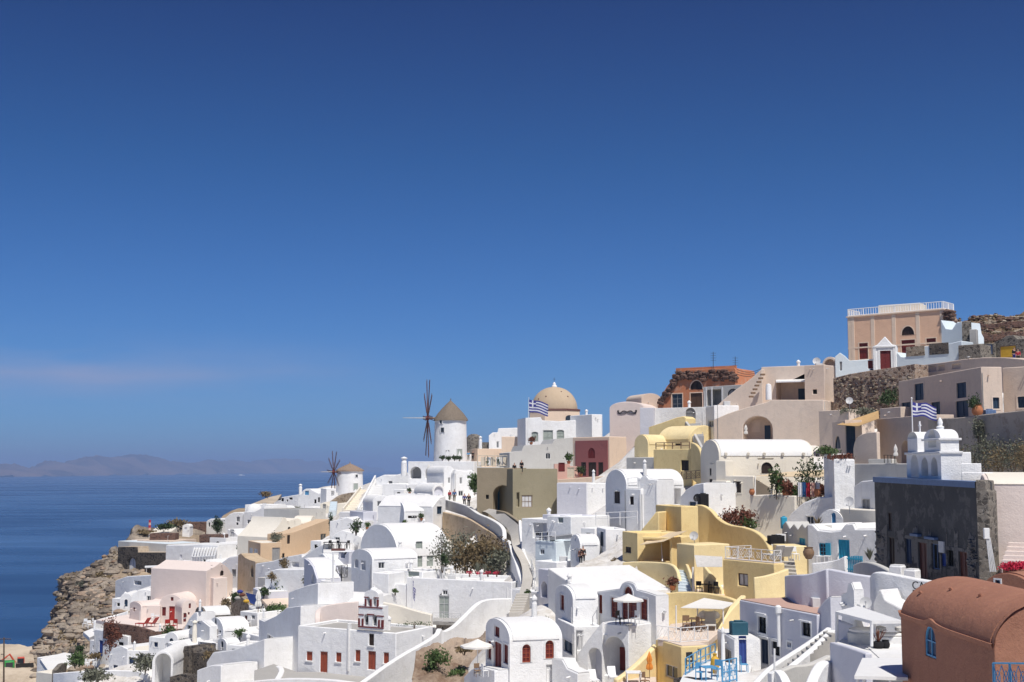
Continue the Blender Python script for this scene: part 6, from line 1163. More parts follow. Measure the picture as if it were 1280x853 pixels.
wall('garden_wall', 'big curving yellow garden wall with a swept top, right of the yellow tower', [(871, 631, 124), (880, 632, 123), (890, 638, 122), (900, 649, 120.5), (913, 656, 118.5), (930, 659, 116), (945, 664, 113.5), (957, 674, 111), (965, 688, 108.5), (969, 697, 107)], 4.6, 'yellow', .45, 4, cp=4.2)
HY_('small yellow pillar block at the end of the swept wall', (966, 107), (980, 104), 680, 712, 2, 'yellow2', par=0)
stairs('steps', 'grey steps between the yellow walls', (848, 741, 104), (866, 741, 103.4), (847, 712, 110), 8, 'paleblue')
wall('terrace_wall', 'thin yellow cheek wall on the right of the grey steps', [(858, 704, 109), (863, 716, 106), (868, 738, 103)], 2., 'yellow2', .25, 2)
t = root('white_post', 'white post right of the grey steps', 'post', at(867.5, 740, 102.5)); m = MB(); m.tube([V(t.location) - UP, at(866, 709, 102.5)], .09, 8); m.build('post', 'whitep', t)
canopy('sail_awning', 'pale square awning hanging under the swept yellow wall', [at(868, 694, 104), at(903, 696, 103.5), at(903, 708.5, 101), at(871, 708.5, 101)], 'cushion', (), sag=.12, th=.03)
wall('terrace_wall', 'slanting yellow wall under the pale square awning', [(880, 706, 105), (893, 722, 104.2), (904, 738, 103.4)], 2.4, 'yellow2', .3, 2)
slab('terrace', 'yellow terrace floor with dark furniture under the pale square awning', [(866, 746), (906, 748), (906, 732), (868, 730)], zof(742, 104), .5, 'tan2')
table_dark(at(882, 742, 104), 'dark table under the pale square awning', .2, 1, None)
for i, px in enumerate((874, 890, 897)): chair_dark(at(px, 742, 103.6), ['dark chair under the pale square awning, left', 'dark chair under the pale square awning, middle', 'dark chair under the pale square awning, right'][i], i * 1.2, 1, 'dark chairs under the pale awning')
HY_('yellow block with a white-railed sun terrace on its roof', (904, 103.5), (968, 98.5), 699, 748, ('R', 981), 'yellow', par=.0, rmat='tan2', front=[('W', 928.5, 725, 12, 15.5, 'lgrey', {'fr': 'brown', 'mul': (2, 1)})])
A, u, v, W, dep, zb, zt = LAST[1:8]; z = V((0, 0, zt + .02))
railing('railing', 'white lattice railing round the yellow sun terrace', [A + v * 3.0 + z, A + u * .15 + v * .15 + z, A + u * (W - .15) + v * .15 + z, A + u * (W - .15) + v * (dep - .2) + z], .95, 'whitep', post=1.4, rails=(1., .06), r=.028, lattice=.7)
lounger(A + u * 3.4 + v * 2.6 + z, 'grey-brown sun lounger on the yellow sun terrace, left', R(25), 1.15, 'sun loungers on the yellow terrace'); lounger(A + u * 4.6 + v * 2.4 + z, 'grey-brown sun lounger on the yellow sun terrace, right', R(20), 1.15, 'sun loungers on the yellow terrace'); chair_white(A + u * 4.2 + v * 3.8 + z, 'white chair behind the two sun loungers', .3, 1.1, None)
dish('white satellite dish on a yellow block below the tower', at(868, 676, 110), .38, V((-.4, -.9, .25)))
wall('terrace_wall', 'low rounded yellow wall at the right of the yellow sun terrace', [(942, 722, 97), (955, 720, 97), (970, 716, 97.3), (984, 711, 98)], 2, 'yellow2', .35, 3, cp=True)
wall('back_wall', 'sagging yellow back wall of the lower terrace', [(832, 742, 101), (850, 740, 100.2), (880, 741, 98.8), (905, 745, 97.4), (920, 750, 96.4)], 4.6, 'yellow', .4, 3, cp=4.5)
slab('terrace', 'lower yellow terrace with white-railed front edge', [(822, 800), (852, 804), (886, 801), (908, 782), (880, 776), (838, 780)], zof(800, 85.5), .4, 'tan2')
canopy('sail_awning', 'large cream awning over the lower yellow terrace', [at(851, 759.5, 90), at(880, 747.5, 96), at(919, 754, 95), at(904, 761, 90)], 'canvas', [(at(845.5, 800, 89), at(845, 757, 89)), (at(904, 780, 90.5), at(904, 761, 90.5)), (at(872, 786, 94), at(872, 758, 94))], sag=.06, th=.04)
zz = zof(800, 85.5)
railing('railing', 'white wrought lattice railing of the lower yellow terrace', [at_z(821, 800, zz), at_z(851, 803.5, zz), at_z(885, 800.5, zz)], .92, 'whitep', post=1., rails=(1., .05), r=.03, lattice=.55)
for i, (px, py, f, L_) in enumerate([(858, 789, chair_wood, 'wooden chair on the lower yellow terrace, left'), (868, 788, table_wood, 'wooden table on the lower yellow terrace'), (876, 790, chair_wood, 'wooden chair on the lower yellow terrace, right'), (888, 786, lounger, 'cushioned seat with white pillows on the lower yellow terrace')]): f(at_z(px, py, zz), L_, i, 1.1, 'terrace furniture on the lower yellow terrace' if i in (0, 2) else None)
for i, px in enumerate((880, 893)):
    q = at_z(px, 784, zz) + UP * .65; t = root('cushion', ['white cushion on the lower yellow terrace, left', 'white cushion on the lower yellow terrace, right'][i], 'cushion', q, 'white cushions'); m = MB(); m.lathe(q, [(.05, -.1), (.38, .0), (.42, .2), (.3, .4), (.02, .5)], 10); m.build('cushion', 'canvas', t)
HY_('lowest yellow house corner with a grey square window', (820, 86.2), (852, 82.6), 799, 868, ('R', 886), 'yellow', par=.0, rmat='tan2', front=[('W', 839, 840, 15, 16, 'glass', {'fr': 'lgrey', 'mul': (2, 1)})], right=[('W', 875, 816, 4.5, 9, 'glass')])
wall('terrace_wall', 'steep yellow wall climbing at the left of the blue-grey house', [(893, 790, 91), (903, 774, 92), (917, 756, 93), (929, 744, 95)], 3.6, 'yellow2', .4, 3)
wall('terrace_wall', 'short yellow wedge beside the lowest yellow house', [(873, 824, 86.5), (882, 808, 88), (892, 800, 89)], 2.4, 'yellow2', .3, 2)
wall('terrace_wall', 'sloping yellow wall at the bottom, behind the orange parasol', [(769, 849, 82.5), (780, 842, 83), (796, 829, 84.2), (812, 813, 85.6), (820, 805, 86.5)], 4, 'yellow2', .4, 3, cp=3.5)
slab('terrace', 'small paved terrace under the orange parasol', [(768, 868), (822, 866), (820, 846), (778, 848)], zof(850, 83), .4, 'tan2')
parasol_orange(at(812, 851, 83.5), 'folded bright orange parasol at the bottom', 0, .72, 'folded parasols'); table_white(at(792, 858, 82), 'white-clothed table at the bottom beside the orange parasol', 0, 1.2, None); chair_wood(at(806, 860, 81.5), 'wooden chair near the orange parasol', .6, 1, None)
bush('terrace_plant', 'reddish plant in a pot on the corner of the white roof, by the yellow parapet', 'potted plant', at(841, 738, 101), .6, .7, 'leafred', 160, .1, 'potted plants', 90, pot=('clay', .28))
# upper yellow house
HY_('yellow house with a dark square window, above the white vaults', (817, 158), (865, 153), 562, 604, 5, 'yellow', par=0, front=[('W', 856, 582, 9.4, 13, 'dbrown')])
HY_('bright yellow rounded roof room set above the dark square window', (823, 166), (863, 162), 533, 580, 6, 'yellow2', 'svault', 550, front=[('W', 848, 556, 8, 3, 'dbrown')])
HY_('yellow sloping wall left of the rounded yellow roof', (811, 173), (858, 170), 521, 566, 3, 'yellow', 'prof', top=[(811, 534), (826, 529), (846, 522), (854, 520.5), (858, 523)])
HY_('small yellow vault with a round front beside the pink vaulted house', (793, 165), (810, 163), 544, 580, 7, 'yellow2', 'vault', 556)
wall('terrace_wall', 'tall curved yellow wall right of the dark square window', [(865, 553, 153), (871, 556, 150), (876, 563, 147), (878, 575, 144.5), (878, 588, 143)], 4.4, 'yellow', .35, 4)
railing('railing', 'rustic wooden railing along the front of the yellow roof', [at(820, 562, 158), at(862, 561, 153.5)], .8, 'wood', post=1.6, rails=(1., .5), r=.05)
railing('railing', 'wooden crossed balcony railing below the curved yellow wall', [at(852, 600, 150), at(876, 598, 146)], .9, 'wood', post=1.2, rails=(1., .1), r=.04, lattice=1.2)
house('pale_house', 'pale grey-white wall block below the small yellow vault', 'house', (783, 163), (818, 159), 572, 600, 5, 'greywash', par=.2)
wall('stair_wall', 'white slanted stair wall running down beside the yellow house', [(855, 523, 172), (866, 538, 165), (876, 556, 156), (886, 574, 149), (893, 588, 144)], 2.6, 'greywash', .35, 2)
stairs('steps', 'grey steps rising to the orange ruined house', (866, 548, 162), (880, 548, 161), (862, 530, 172), 8, 'lgrey')
for i, (px, py) in enumerate([(886, 556), (893, 560), (889, 566)]): jar(['terracotta jar on the steps below the tan house, upper', 'terracotta jar on the steps below the tan house, right', 'terracotta jar on the steps below the tan house, lower'][i], at(px, py + 6, 150), 1.0, 'clay', 'terracotta jars on the steps')
# white upper vault (centre right)
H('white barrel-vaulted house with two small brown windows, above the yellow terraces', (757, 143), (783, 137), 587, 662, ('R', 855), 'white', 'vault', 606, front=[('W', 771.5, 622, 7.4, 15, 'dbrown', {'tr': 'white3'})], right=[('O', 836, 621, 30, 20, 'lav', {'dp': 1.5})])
niche_item('door', 1.48, 833, 620, 10, 15, 'dred', sidewall=True)
H('low white block with a narrow brown window, in front of the barrel vault', (783, 135.5), (801, 133.5), 611, 660, 3, 'white', par=0, front=[('W', 789.5, 626, 4.6, 10.5, 'dbrown')])
H('white stair tower beside the recessed red door', (800, 134), (822, 132.5), 597, 662, 3, 'white', 'prof', top=[(800, 600), (802, 596), (808, 595), (811, 599), (822, 600)], par=0)
railing('railing', 'white tube railing by the white stair tower', [at(785, 610, 136), at(797, 609, 135)], 1., 'whitep', post=1.2, rails=(1., .5), r=.03)
H('white terraced slope right of the recessed red door', (850, 132), (880, 128), 608, 650, 6, 'white', 'prof', top=[(850, 622), (858, 612), (868, 606), (880, 604)])
tank('black water tank on the white slope left of the cream house', at(879, 634, 128), .9, .9, 1.3, .2, 'cloth_black')
dish('dark satellite dish beside the black tank', at(872, 628, 128), .4, V((-.6, -.7, .3)), mat='iron')
# cream house
t = house('cream_house', 'cream house with white barrel roof and dark arched doorway', 'house', (876, 141), (899, 133), 551, 634, ('R', 1018), 'cream', 'vault', 571, rmat='white3', front=[('W', 888, 590, 2.4, 9, 'dbrown'), ('W', 888.5, 605, 4, 12, 'dbrown')], right=[('A', 958.5, 585, 14, 14, 'dbrown', {'tr': 'cream'}), ('D', 958.5, 608, 14.5, 23, 'dbrown'), ('N', 957, 574, 20, 1.6)])
rt_, A, u, v, W, dep, zb, zt, zs = LAST
for px in (907, 935, 955, 978, 1004):
    n = u; o = A + u * W; q = on_plane(px, 568, o, n); m = MB(); m.tube([q - u * .3 + UP * .12, q + u * .22 + UP * .02], .16, 8); m.build('rain_spout', 'cream', rt_)
house('cream_house', 'cream front room with one brown window, projecting from the arched-door house', 'house', (907, 130.5), (942, 128), 595, 652, 3, 'cream', par=.15, front=[('W', 921.5, 609, 10, 14, 'dbrown', {'tr': 'cream'})])
house('cream_house', 'narrow cream side block with a thin pipe, left of the brown window', 'house', (890, 132), (908, 129.8), 601, 650, 3, 'cream', par=0)
house('chimney_block', 'cream square chimney block at the left corner of the arched-door house', 'chimney', (895, 132), (907, 131), 576, 604, 1.2, 'cream', par=0)
house('cream_house', 'blank cream retaining wall below the cream house terrace', 'wall', (938, 124.5), (994, 121), 619, 668, 6, 'cream', par=0)
canopy('sail_awning', 'sand-coloured sail awning over the cream house door', [at(944, 595, 128), at(1029, 597, 120), at(1032, 587, 124), at(985, 590, 130)], 'sail', [(at(944, 620, 127.5), at(944, 595, 128))], sag=.1, th=.03)
for i, (px, py, r, h, c) in enumerate([(970, 622, .8, 3.0, 'leaf'), (1013, 622, 1.6, 4.6, 'leafdark'), (982, 622, .9, 2.2, 'leafred'), (995, 622, .7, 1.2, 'leaf'), (1025, 622, 1.0, 1.4, 'leafred'), (925, 664, 1.7, 2.2, 'leafred'), (914, 662, 1.3, 1.9, 'leafred'), (934, 664, 1.0, 1.6, 'leaf')]):
    bush('terrace_plant', ['tall green cactus-like plant beside the dark doorway', 'large dark climbing plant under the sand-coloured sail', 'reddish plant under the sand-coloured sail', 'small green plant in front of the laundry', 'red-leaved plant at the right end of the cream terrace', 'rusty red bush left of the blank cream wall', 'second rusty bush just left of the first one below the cream room', 'green bush touching the blank cream wall'][i], 'plant', at(px, py, 122 if i < 5 else 121), r, h, c, 300, .14, 'plants round the cream house', 100 + i)
table_white(at(968, 622, 123.5), 'white table on the cream house terrace', 0, 1, None); chair_white(at(975, 622, 123), 'white chair on the cream house terrace', .5, 1, None)
for i, (px, c) in enumerate([(1000, 'flagwhite'), (1005, 'cloth_blue'), (1010, 'cloth_red'), (1016, 'pink'), (1022, 'flagwhite')]):
    a, b = at(px - 2.6, 603, 121), at(px + 2.4, 603.4, 120.8); t = root('hanging_cloth', ['white cloth hanging at the left of the laundry line', 'blue cloth on the laundry line', 'red rug on the laundry line', 'pink cloth on the laundry line', 'white cloth at the right of the laundry line'][i], 'cloth', a, 'laundry under the sail'); m = MB(); P = [[a.lerp(b, k / 6) + V((0, .06 * math.sin(k * 1.9), -j * .27)) for k in range(7)] for j in range(6)]; m.grid(P); m.build('cloth', c, t)
jar('terracotta pot on the blank cream wall, left end', at(940, 619, 124), .6, group='terracotta pots on the cream terrace'); jar('terracotta pot on the cream terrace near the white table', at(982, 621, 122), .6, group='terracotta pots on the cream terrace'); jar('terracotta pot at the right end of the cream terrace', at(1022, 621, 120), .7, group='terracotta pots on the cream terrace')
# ------------------------------------------------------------------ right side: tan houses, hilltop mansion, black stone house, foreground
def HT(label, *a, **k): return house('tan_house', label, 'house', *a, group='tan rendered houses', **k)
# orange ruin
t = house('orange_house', 'orange roofless house with ragged stone top and arched window', 'house', (822, 191), (920, 184), 470, 516, 7, 'orange', 'prof', top=[(822, 508), (826, 496), (833, 484), (841, 474), (847, 467), (849, 463), (872, 462), (900, 460.5), (918, 460), (920, 463)], front=[('W', 846.5, 502, 13, 19, 'glass', {'mul': (2, 3), 'fr': 'grey', 'tr': 'palepeach'}), ('A', 870.5, 481.5, 15.5, 11, 'dbrown', {'tr': 'palepeach', 'rise': .7}), ('D', 870.5, 501.5, 14.5, 20, 'brown', {'tr': 'palepeach'})])
rt_, A, u, v, W = LAST[:5]; rnd = random.Random(5)
def lumps(t, name, mat, pts, r0, r1):
    m = MB()
    for p in pts:
        r = rnd.uniform(r0, r1); k = len(m.v); a0 = rnd.uniform(0, 6); m.lathe(p, [(.01, -r * .7), (r * .8, -r * .4), (r, .05), (r * .7, r * .5), (.01, r * .68)], 6, a0=a0, a1=a0 + 6.28319, sx=rnd.uniform(.8, 1.5))
    o = m.build(name, mat, t, sharp=20); o['kind'] = 'stuff'
n = -v; P = []
for i in range(150): px = rnd.uniform(846, 919); P.append(on_plane(px, 466 + rnd.uniform(-2, 8) * (1 if px < 875 else 1.3), A, n) + n * rnd.uniform(-.1, .15))
for i in range(70): f = rnd.random(); P.append(on_plane(824 + f * 23 + rnd.uniform(-1, 4), 506 - f * 40 + rnd.uniform(-2, 4), A, n) + n * rnd.uniform(-.1, .15))
lumps(rt_, 'broken_masonry', 'redstone', P, .18, .48)
m = MB(); q = on_plane(884, 460.6, A, n); m.box(V((A.x, A.y, 0)), u, v, UP, (2.9 if W > 5 else 1, W - .1), (.3, .7), (q.z - .3, q.z + .25)); m.build('roof_slab', 'orange', rt_)
H('white house wall with a grey arched door, below the orange house', (800, 179), (882, 174), 511, 548, 5, 'white', par=.2, front=[('B', 863, 520, 12.5, 20, 'grey', {'mul': (2, 3)})])
H('lavender wall block at the left of the grey arched door', (800, 177), (817, 176.5), 510, 534, 3, 'lav', par=.1)
H('small white house behind the pink vault, left of the orange house', (802, 196), (826, 197), 492, 515, 6, 'tan', 'vault', 498)
house('porch_house', 'grey-white porch with glass front right of the orange house', 'house', (879, 175), (927, 170), 484, 516, 6, 'greywash', par=.2, front=[('O', 893, 497, 20, 20, 'grey', {'dp': 1.6}), ('B', 916, 498, 13.5, 24, 'grey', {'mul': (2, 3), 'fr': 'iron'})])
for px in (883, 890, 903): niche_item('post', -.02, px, 498, 1.6, 28, 'whitep')
H('white wall with a lavender left face, right of the grey steps', (882, 167), (893, 163), 509, 552, ('R', 924), 'white', par=.0)
# large tan house in the middle
HT('broad tan house with a wide arched porch', (892, 158), (1030, 152), 500, 562, 9, 'tan2', 'prof', top=[(892, 525), (910, 517), (935, 509), (958, 503), (964, 500), (1030, 500)], front=[('Q', 947, 537, 37, 33, 'tan', {'dp': 2.2, 'rise': .42})])
niche_item('door', 2.18, 959.5, 541, 7, 18, 'dblue'); niche_item('shutter', 2.18, 945, 533, 11, 15, 'tan2'); parasol_closed(at(932.5, 551, 156.5), 'folded white parasol inside the wide arched porch', 0, .8, 'folded parasols')
HT('tan house upper floor with a deep open loggia', (952, 163), (1009, 160.5), 459, 506, 7, 'tan2', par=.3, front=[('O', 989, 489, 38, 25, 'tan2', {'dp': 2.6})])
niche_item('window', 2.56, 1003, 493, 10, 14, 'dblue'); canopy('awning', 'narrow white slatted awning over the open tan loggia', [at(970, 477, 160.6), at(1008, 476, 159), at(1007, 473.5, 161), at(970, 474.5, 162.5)], 'whitep', (), th=.15)
HT('tan tower block with one small dark window, right of the open loggia', (1006, 158), (1031, 156.5), 457, 520, ('R', 1043), 'tan', par=.3, front=[('W', 1018.5, 490, 5.2, 5.6, 'dark')])
HT('tan slanted stair wall climbing to the upper tan floor', (895, 165), (953, 162), 460, 524, 3, 'tan2', 'prof', top=[(895, 508), (905, 499), (920, 487), (938, 474), (949, 464), (953, 461)], front=[('D', 954, 495, 5, 14, 'dark')][:0])
for i in range(7):
    px, py = 936 + i * 2.4, 496 - i * 4.6
    q = at(px + 3, py, 160.8); t = root('step_stone', ['lowest', 'second lowest', 'third lowest', 'middle', 'third highest', 'second highest', 'topmost'][i] + ' dark stone step jutting from the slanted tan wall', 'step', q, 'dark steps on the slanted tan wall'); m = MB(); m.abox(q, .55, .5, .22); m.build('step', 'wood', t, bevel=.03)
t = root('chimney', 'round white chimney on the upper tan house', 'chimney', at(961, 500, 157)); m = MB(); m.lathe(V(t.location), [(.38, 0), (.36, 1.6), (.3, 1.9), (.02, 2.0)], 16); m.build('shaft', 'white', t)
for i, (px, y0, y1, L_) in enumerate([(891.5, 464, 440, 'thin tall aerial mast above the orange house'), (919, 462, 446, 'shorter aerial mast right of the tall one')]):
    b = at(px, y0, 186); t = root('aerial', L_, 'aerial', b, 'aerials on the skyline'); m = MB(); q = at(px, y1, 186); m.tube([b - UP * .5, q], .04, 5); m.build('mast', 'iron', t); m = MB()
    for k in range(4): m.tube([q - UP * (.2 + .35 * k) - X1 * .4, q - UP * (.2 + .35 * k) + X1 * .4], .02, 4)
    m.build('aerial_rods', 'iron', t)
for i in range(3):
    a, b = at(921, 462 + i * 3, 183), at(955, 459.5 + i * 2.2, 163); t = root('cable', ['lowest', 'middle', 'topmost'][2 - i] + ' dark cable strung between the orange and tan roofs', 'cable', a, 'cables over the roofs'); m = MB(); m.tube([a.lerp(b, k / 8) - UP * .5 * math.sin(math.pi * k / 8) for k in range(9)], .035, 4); m.build('cable', 'iron', t)
house('arched_hut', 'small round-roofed hut with dark arched opening on the skyline', 'hut', (1028, 170), (1046, 169), 447, 464, 5, 'tan2', 'vault', 456, front=[('Q', 1037, 453, 14, 8, 'dark', {'dp': 1.})])
dish('pale satellite dish near the skyline hut', at(1021, 457, 165), .5, V((-.3, -.9, .3))); 
HT('tan lower wall panel with blocked corner, under the tan tower', (1024, 148), (1062, 144), 514, 566, 4, 'tan2', par=.1)
# rubble wall
t = house('rubble_wall', 'high brown rubble stone wall below the hilltop mansion', 'wall', (1042, 155), (1145, 147), 470, 524, 3, 'rubble', 'prof', top=[(1042, 473), (1060, 468), (1090, 463), (1120, 459), (1145, 455)])
rt_, A, u, v, W = LAST[:5]; n = -v; P = []
for i in range(620): P.append(on_plane(rnd.uniform(1044, 1143), rnd.uniform(471, 521), A, n) + n * .02)
lumps(rt_, 'protruding_stones', 'palestone', [p for p in P[:260]], .1, .22); lumps(rt_, 'dark_stones', 'redstone', P[430:], .08, .17)
bush('bush', 'green plant hanging on the rubble wall', 'bush', at(1111, 508, 147), 1.1, 2.0, 'leafdark', 300, .15, None, 111); dish('white satellite dish in front of the rubble wall', at(1062, 506, 149), .42, V((-.3, -.9, .3)))
for i, px in enumerate((1060, 1076, 1084)): bush('bush', ['grey mound of brush at the foot of the rubble wall, left', 'grey mound of brush at the foot of the rubble wall, middle', 'grey mound of brush at the foot of the rubble wall, right'][i], 'bush', at(px, 520, 145), 1.2, .9, 'leafgrey', 200, .14, 'brush at the rubble wall', 112 + i)
# hilltop mansion
t = house('mansion', 'peach hilltop mansion with white rooftop balustrade and dark red doors', 'mansion', (1060, 181), (1181, 172), 397.5, 462, 4, 'peach', par=0, front=[('W', 1079.5, 439, 11, 20, 'dred', {'tr': 'palepeach'}), ('D', 1135.5, 438, 17, 26, 'dred', {'tr': 'palepeach'}), ('W', 1164, 427, 12, 8, 'dred', {'tr': 'palepeach'}), ('A', 1134.7, 413.5, 16, 11, 'dbrown', {'tr': 'palepeach', 'rise': .7})])
rt_, A, u, v, W, dep, zb, zt, zs = LAST; n = -v; o = V((A.x, A.y, 0))
for px in (1062.5, 1065.8, 1091, 1117.5, 1147.5, 1178): s = (on_plane(px, 415, A, n) - A).dot(u); m = MB(); m.box(o, u, v, UP, (s - .28, s + .28), (-.045, .02), (zb, zt - .02)); m.build('pilaster', 'palepeach', rt_, bevel=.02)
m = MB(); m.box(o, u, v, UP, (-.15, W + .15), (-.18, dep + .1), (zt, zt + .18)); m.build('cornice', 'palepeach', rt_, bevel=.03); m = MB(); m.box(o, u, v, UP, (0, W), (-.06, .02), (zb + 2.9, zb + 3.1)); m.build('string_course', 'palepeach', rt_, smooth=False)
z = V((0, 0, zt + .18))
railing('balustrade', 'white balustrade round the roof of the peach mansion', [A + v * (dep - .2) + z + u * .1, A + z + u * .1 + v * .05, A + u * (W - .1) + v * .05 + z, A + u * (W - .1) + v * (dep - .2) + z], 1.0, 'whitep', post=2.4, rails=(1., .08), r=.055, bal=.36)
house('roof_room', 'low cream roof room behind the mansion balustrade', 'roof room', (1098, 180), (1151, 177), 382, 398, 4, 'cream', par=0, cp=False, ext=1)
house('ruin', 'crumbling stone end of the mansion, tan rubble', 'ruin', (1179, 172), (1196, 170.5), 388, 430, 1.0, 'rubble', 'prof', top=[(1179, 391), (1182, 386), (1186, 387), (1189, 391), (1191, 397), (1194, 403), (1196, 408)])
lumps(LAST[0], 'broken_masonry', 'redstone', [on_plane(rnd.uniform(1180, 1192), rnd.uniform(389, 408), LAST[1], -LAST[3]) for _ in range(60)], .15, .4)
H('pale stepped wing wall right of the mansion', (1177, 169), (1207, 166), 404, 446, 4, 'paleblue', 'prof', top=[(1177, 400), (1182, 411), (1190, 412), (1195, 404), (1202, 402), (1204, 415), (1207, 420)])
house('pale_wall', 'pale blue terrace wall left of the little temple gate', 'wall', (1044, 168), (1092, 166.5), 443, 474, 4, 'paleblue', 'prof', top=[(1044, 446), (1050, 441), (1056, 445), (1062, 451), (1092, 449)], front=[('W', 1088, 456, 6.2, 10, 'dred'), ('W', 1051, 458, 2.6, 11, 'grey')])
house('gate_house', 'small white temple-like gate with triangular pediment and dark red door', 'gate', (1091, 166), (1121, 165), 431, 468, 4, 'white', 'prof', top=[(1091, 434), (1097, 431), (1106, 421), (1115, 431), (1121, 432)], front=[('D', 1107, 450, 13.5, 23, 'dred', {'tr': 'white3', 'tw': .3})])
rt_, A, u, v, W, dep, zb, zt, zs = LAST; o = V((A.x, A.y, 0)); m = MB(); zc = on_plane(1106, 432.5, A, -v).z; m.box(o, u, v, UP, (.1, W - .1), (-.18, .03), (zc - .22, zc)); m.build('cornice', 'white3', rt_, bevel=.03)
for s in (.25, W - .25): m = MB(); m.box(o, u, v, UP, (s - .18, s + .18), (-.12, .03), (zb, zc - .22)); m.build('pilaster', 'white3', rt_, bevel=.02)
house('pale_wall', 'pale blue terrace wall with stone panels, right of the temple gate', 'wall', (1121, 165), (1203, 158.5), 431, 467, 3, 'paleblue', 'prof', top=[(1121, 440), (1126, 446), (1132, 447), (1132.4, 434), (1160, 433), (1185, 430), (1203, 426)])
rt_, A, u, v, W = LAST[:5]; n = -v; o = V((A.x, A.y, 0))
for (x0, x1, y0, y1, c) in ((1133, 1156, 446, 434, 'palestone'), (1162, 1186, 444, 430, 'darkstone')): m = MB(); m.box(o, u, v, UP, ((on_plane(x0, 440, A, n) - A).dot(u), (on_plane(x1, 440, A, n) - A).dot(u)), (-.08, .01), (on_plane(x0, y0, A, n).z, on_plane(x0, y1, A, n).z)); m.build('stone_panel', c, rt_, bevel=.02)
for i, (px, y0, y1, w_) in enumerate([(1209, 448, 402, 12), (1217, 447, 412, 9)]): house('stone_pillar', ['tall grey stone pillar beside the mansion, topped by a knob', 'shorter pale stone pillar in front of the brown hill'][i], 'pillar', (px - w_ / 2, 163 - i), (px + w_ / 2, 162.6 - i), y1, y0 + 8, 1.2, 'greystone' if i == 0 else 'concrete', par=0)
house('stone_house', 'grey stone house with ochre panel on the right skyline', 'house', (1243, 160), (1290, 156), 424, 452, 6, 'greystone', 'prof', top=[(1243, 428), (1252, 424), (1258, 420), (1266, 419), (1272, 424), (1290, 424)], front=[('W', 1260, 440, 20, 15, 'ochre', {'dp': .1, 'mul': (1, 1), 'fr': 'wood'})])
house('stone_house', 'low grey stone house with blue door beside the ochre panel house', 'house', (1222, 160), (1244, 159), 430, 452, 4, 'greystone', par=0, front=[('D', 1234, 437, 13, 12, 'bluewash')])
house('stone_house', 'rough grey stone base under the tall stone pillar', 'wall', (1198, 158), (1226, 156), 432, 452, 3, 'greystone', par=0)
person('person in dark clothes at the right edge of the hilltop terrace', at(1268, 453, 150), R(20), 'cloth_black', 'cloth_navy'); person('second dark-clothed person beside the hilltop terrace edge', at(1273, 455, 149), R(-30), 'cloth_red', 'cloth_black')
HT('long tan terrace with rounded edge and square dark recesses, on the right', (1156, 152), (1300, 134), 448, 484, 6, 'tan', 'prof', top=[(1156, 456), (1180, 453), (1205, 449), (1230, 447), (1255, 447), (1300, 451)], front=[('N', 1165, 461, 9, 7), ('N', 1176, 460, 9, 6.5), ('N', 1195, 458, 11, 6)])
HT('tan house with tall dark blue windows and doors', (1124, 131), (1228, 112), 477, 542, ('R', 1254), 'tan', par=.35, front=[('W', 1149, 490, 11.5, 21, 'dblue', {'mul': (2, 3), 'tr': 'tan2'}), ('W', 1202, 488, 12.5, 19.5, 'dblue', {'mul': (2, 3), 'tr': 'tan2'}), ('D', 1133, 515, 11.5, 24, 'dblue', {'tr': 'tan2'}), ('D', 1203, 514, 16, 26, 'dblue', {'tr': 'tan2'}), ('D', 1170, 515, 11.5, 25, 'dblue', {'tr': 'tan2'})], right=[('W', 1245, 504, 8, 14, 'dblue', {'tr': 'tan2'})])
HT('plain tan wing at the right edge with one dark blue window', (1254, 114), (1310, 111), 460, 530, 6, 'tan', par=.3, front=[('W', 1277, 503, 10, 14, 'dblue', {'tr': 'tan2'})])
HT('small tan balcony block above the orange sail', (1100, 132), (1126, 128), 511, 530, 4, 'tan2', par=.1)
jar('large orange clay pot holding a small tree, on the high tan wall', at(1222, 521, 104), .95, 'clay', None); bush('tree', 'small bushy tree in the large orange clay pot', 'tree', at(1220, 516, 104), .6, 1.5, 'leafdark', 300, .09, None, 120)
tank('small blue box beside the orange clay pot', at(1237, 521, 104), .9, .6, .55, .1, 'bluewash')
# high old wall with scrub
wall('retaining_wall', 'high weathered grey-brown retaining wall overgrown with scrub', [(1164, 524, 114), (1185, 523, 110), (1205, 522, 106), (1235, 518, 102.5), (1265, 515, 99.5), (1300, 511, 96)], 6, 'oldwall', .6, 2, cp=5.5)
HT('smooth tan retaining wall behind the white bell gable', (1097, 125), (1168, 114.5), 524, 590, 2, 'tan', par=0, front=[('Q', 1132, 566, 11, 30, 'dark', {'dp': 1.})])
for i, (px, py, Y, r, h, c) in enumerate([(1203, 594, 102.5, 1.0, 2.2, 'leafdry'), (1217, 594, 101, 1.3, 2.8, 'leafgrey'), (1234, 592, 100, 1.2, 3.0, 'leafgrey'), (1250, 593, 98.5, 1.4, 2.2, 'leafdry'), (1266, 593, 97, 1.4, 2.9, 'leafgrey'), (1281, 592, 95.5, 1.3, 2.7, 'leafdry'), (1224, 560, 102.6, .5, 2.6, 'leafgrey'), (1192, 592, 105, .8, 1.4, 'leafdry')]):
    bush('bush', ['dry brown scrub at the left of the high old wall', 'grey scrub against the high old wall, second from the left', 'grey-green scrub climbing the middle of the high old wall', 'low dry scrub on the high old wall, centre right', 'grey scrub on the right of the high old wall', 'dry brown scrub at the right edge on the high old wall', 'thin grey climber below the orange clay pot', 'low dry tuft right behind the bell gable'][i], 'bush', at(px, py, Y), r, h, c, 400, .085, 'scrub on the high old wall', 130 + i, lump=22)
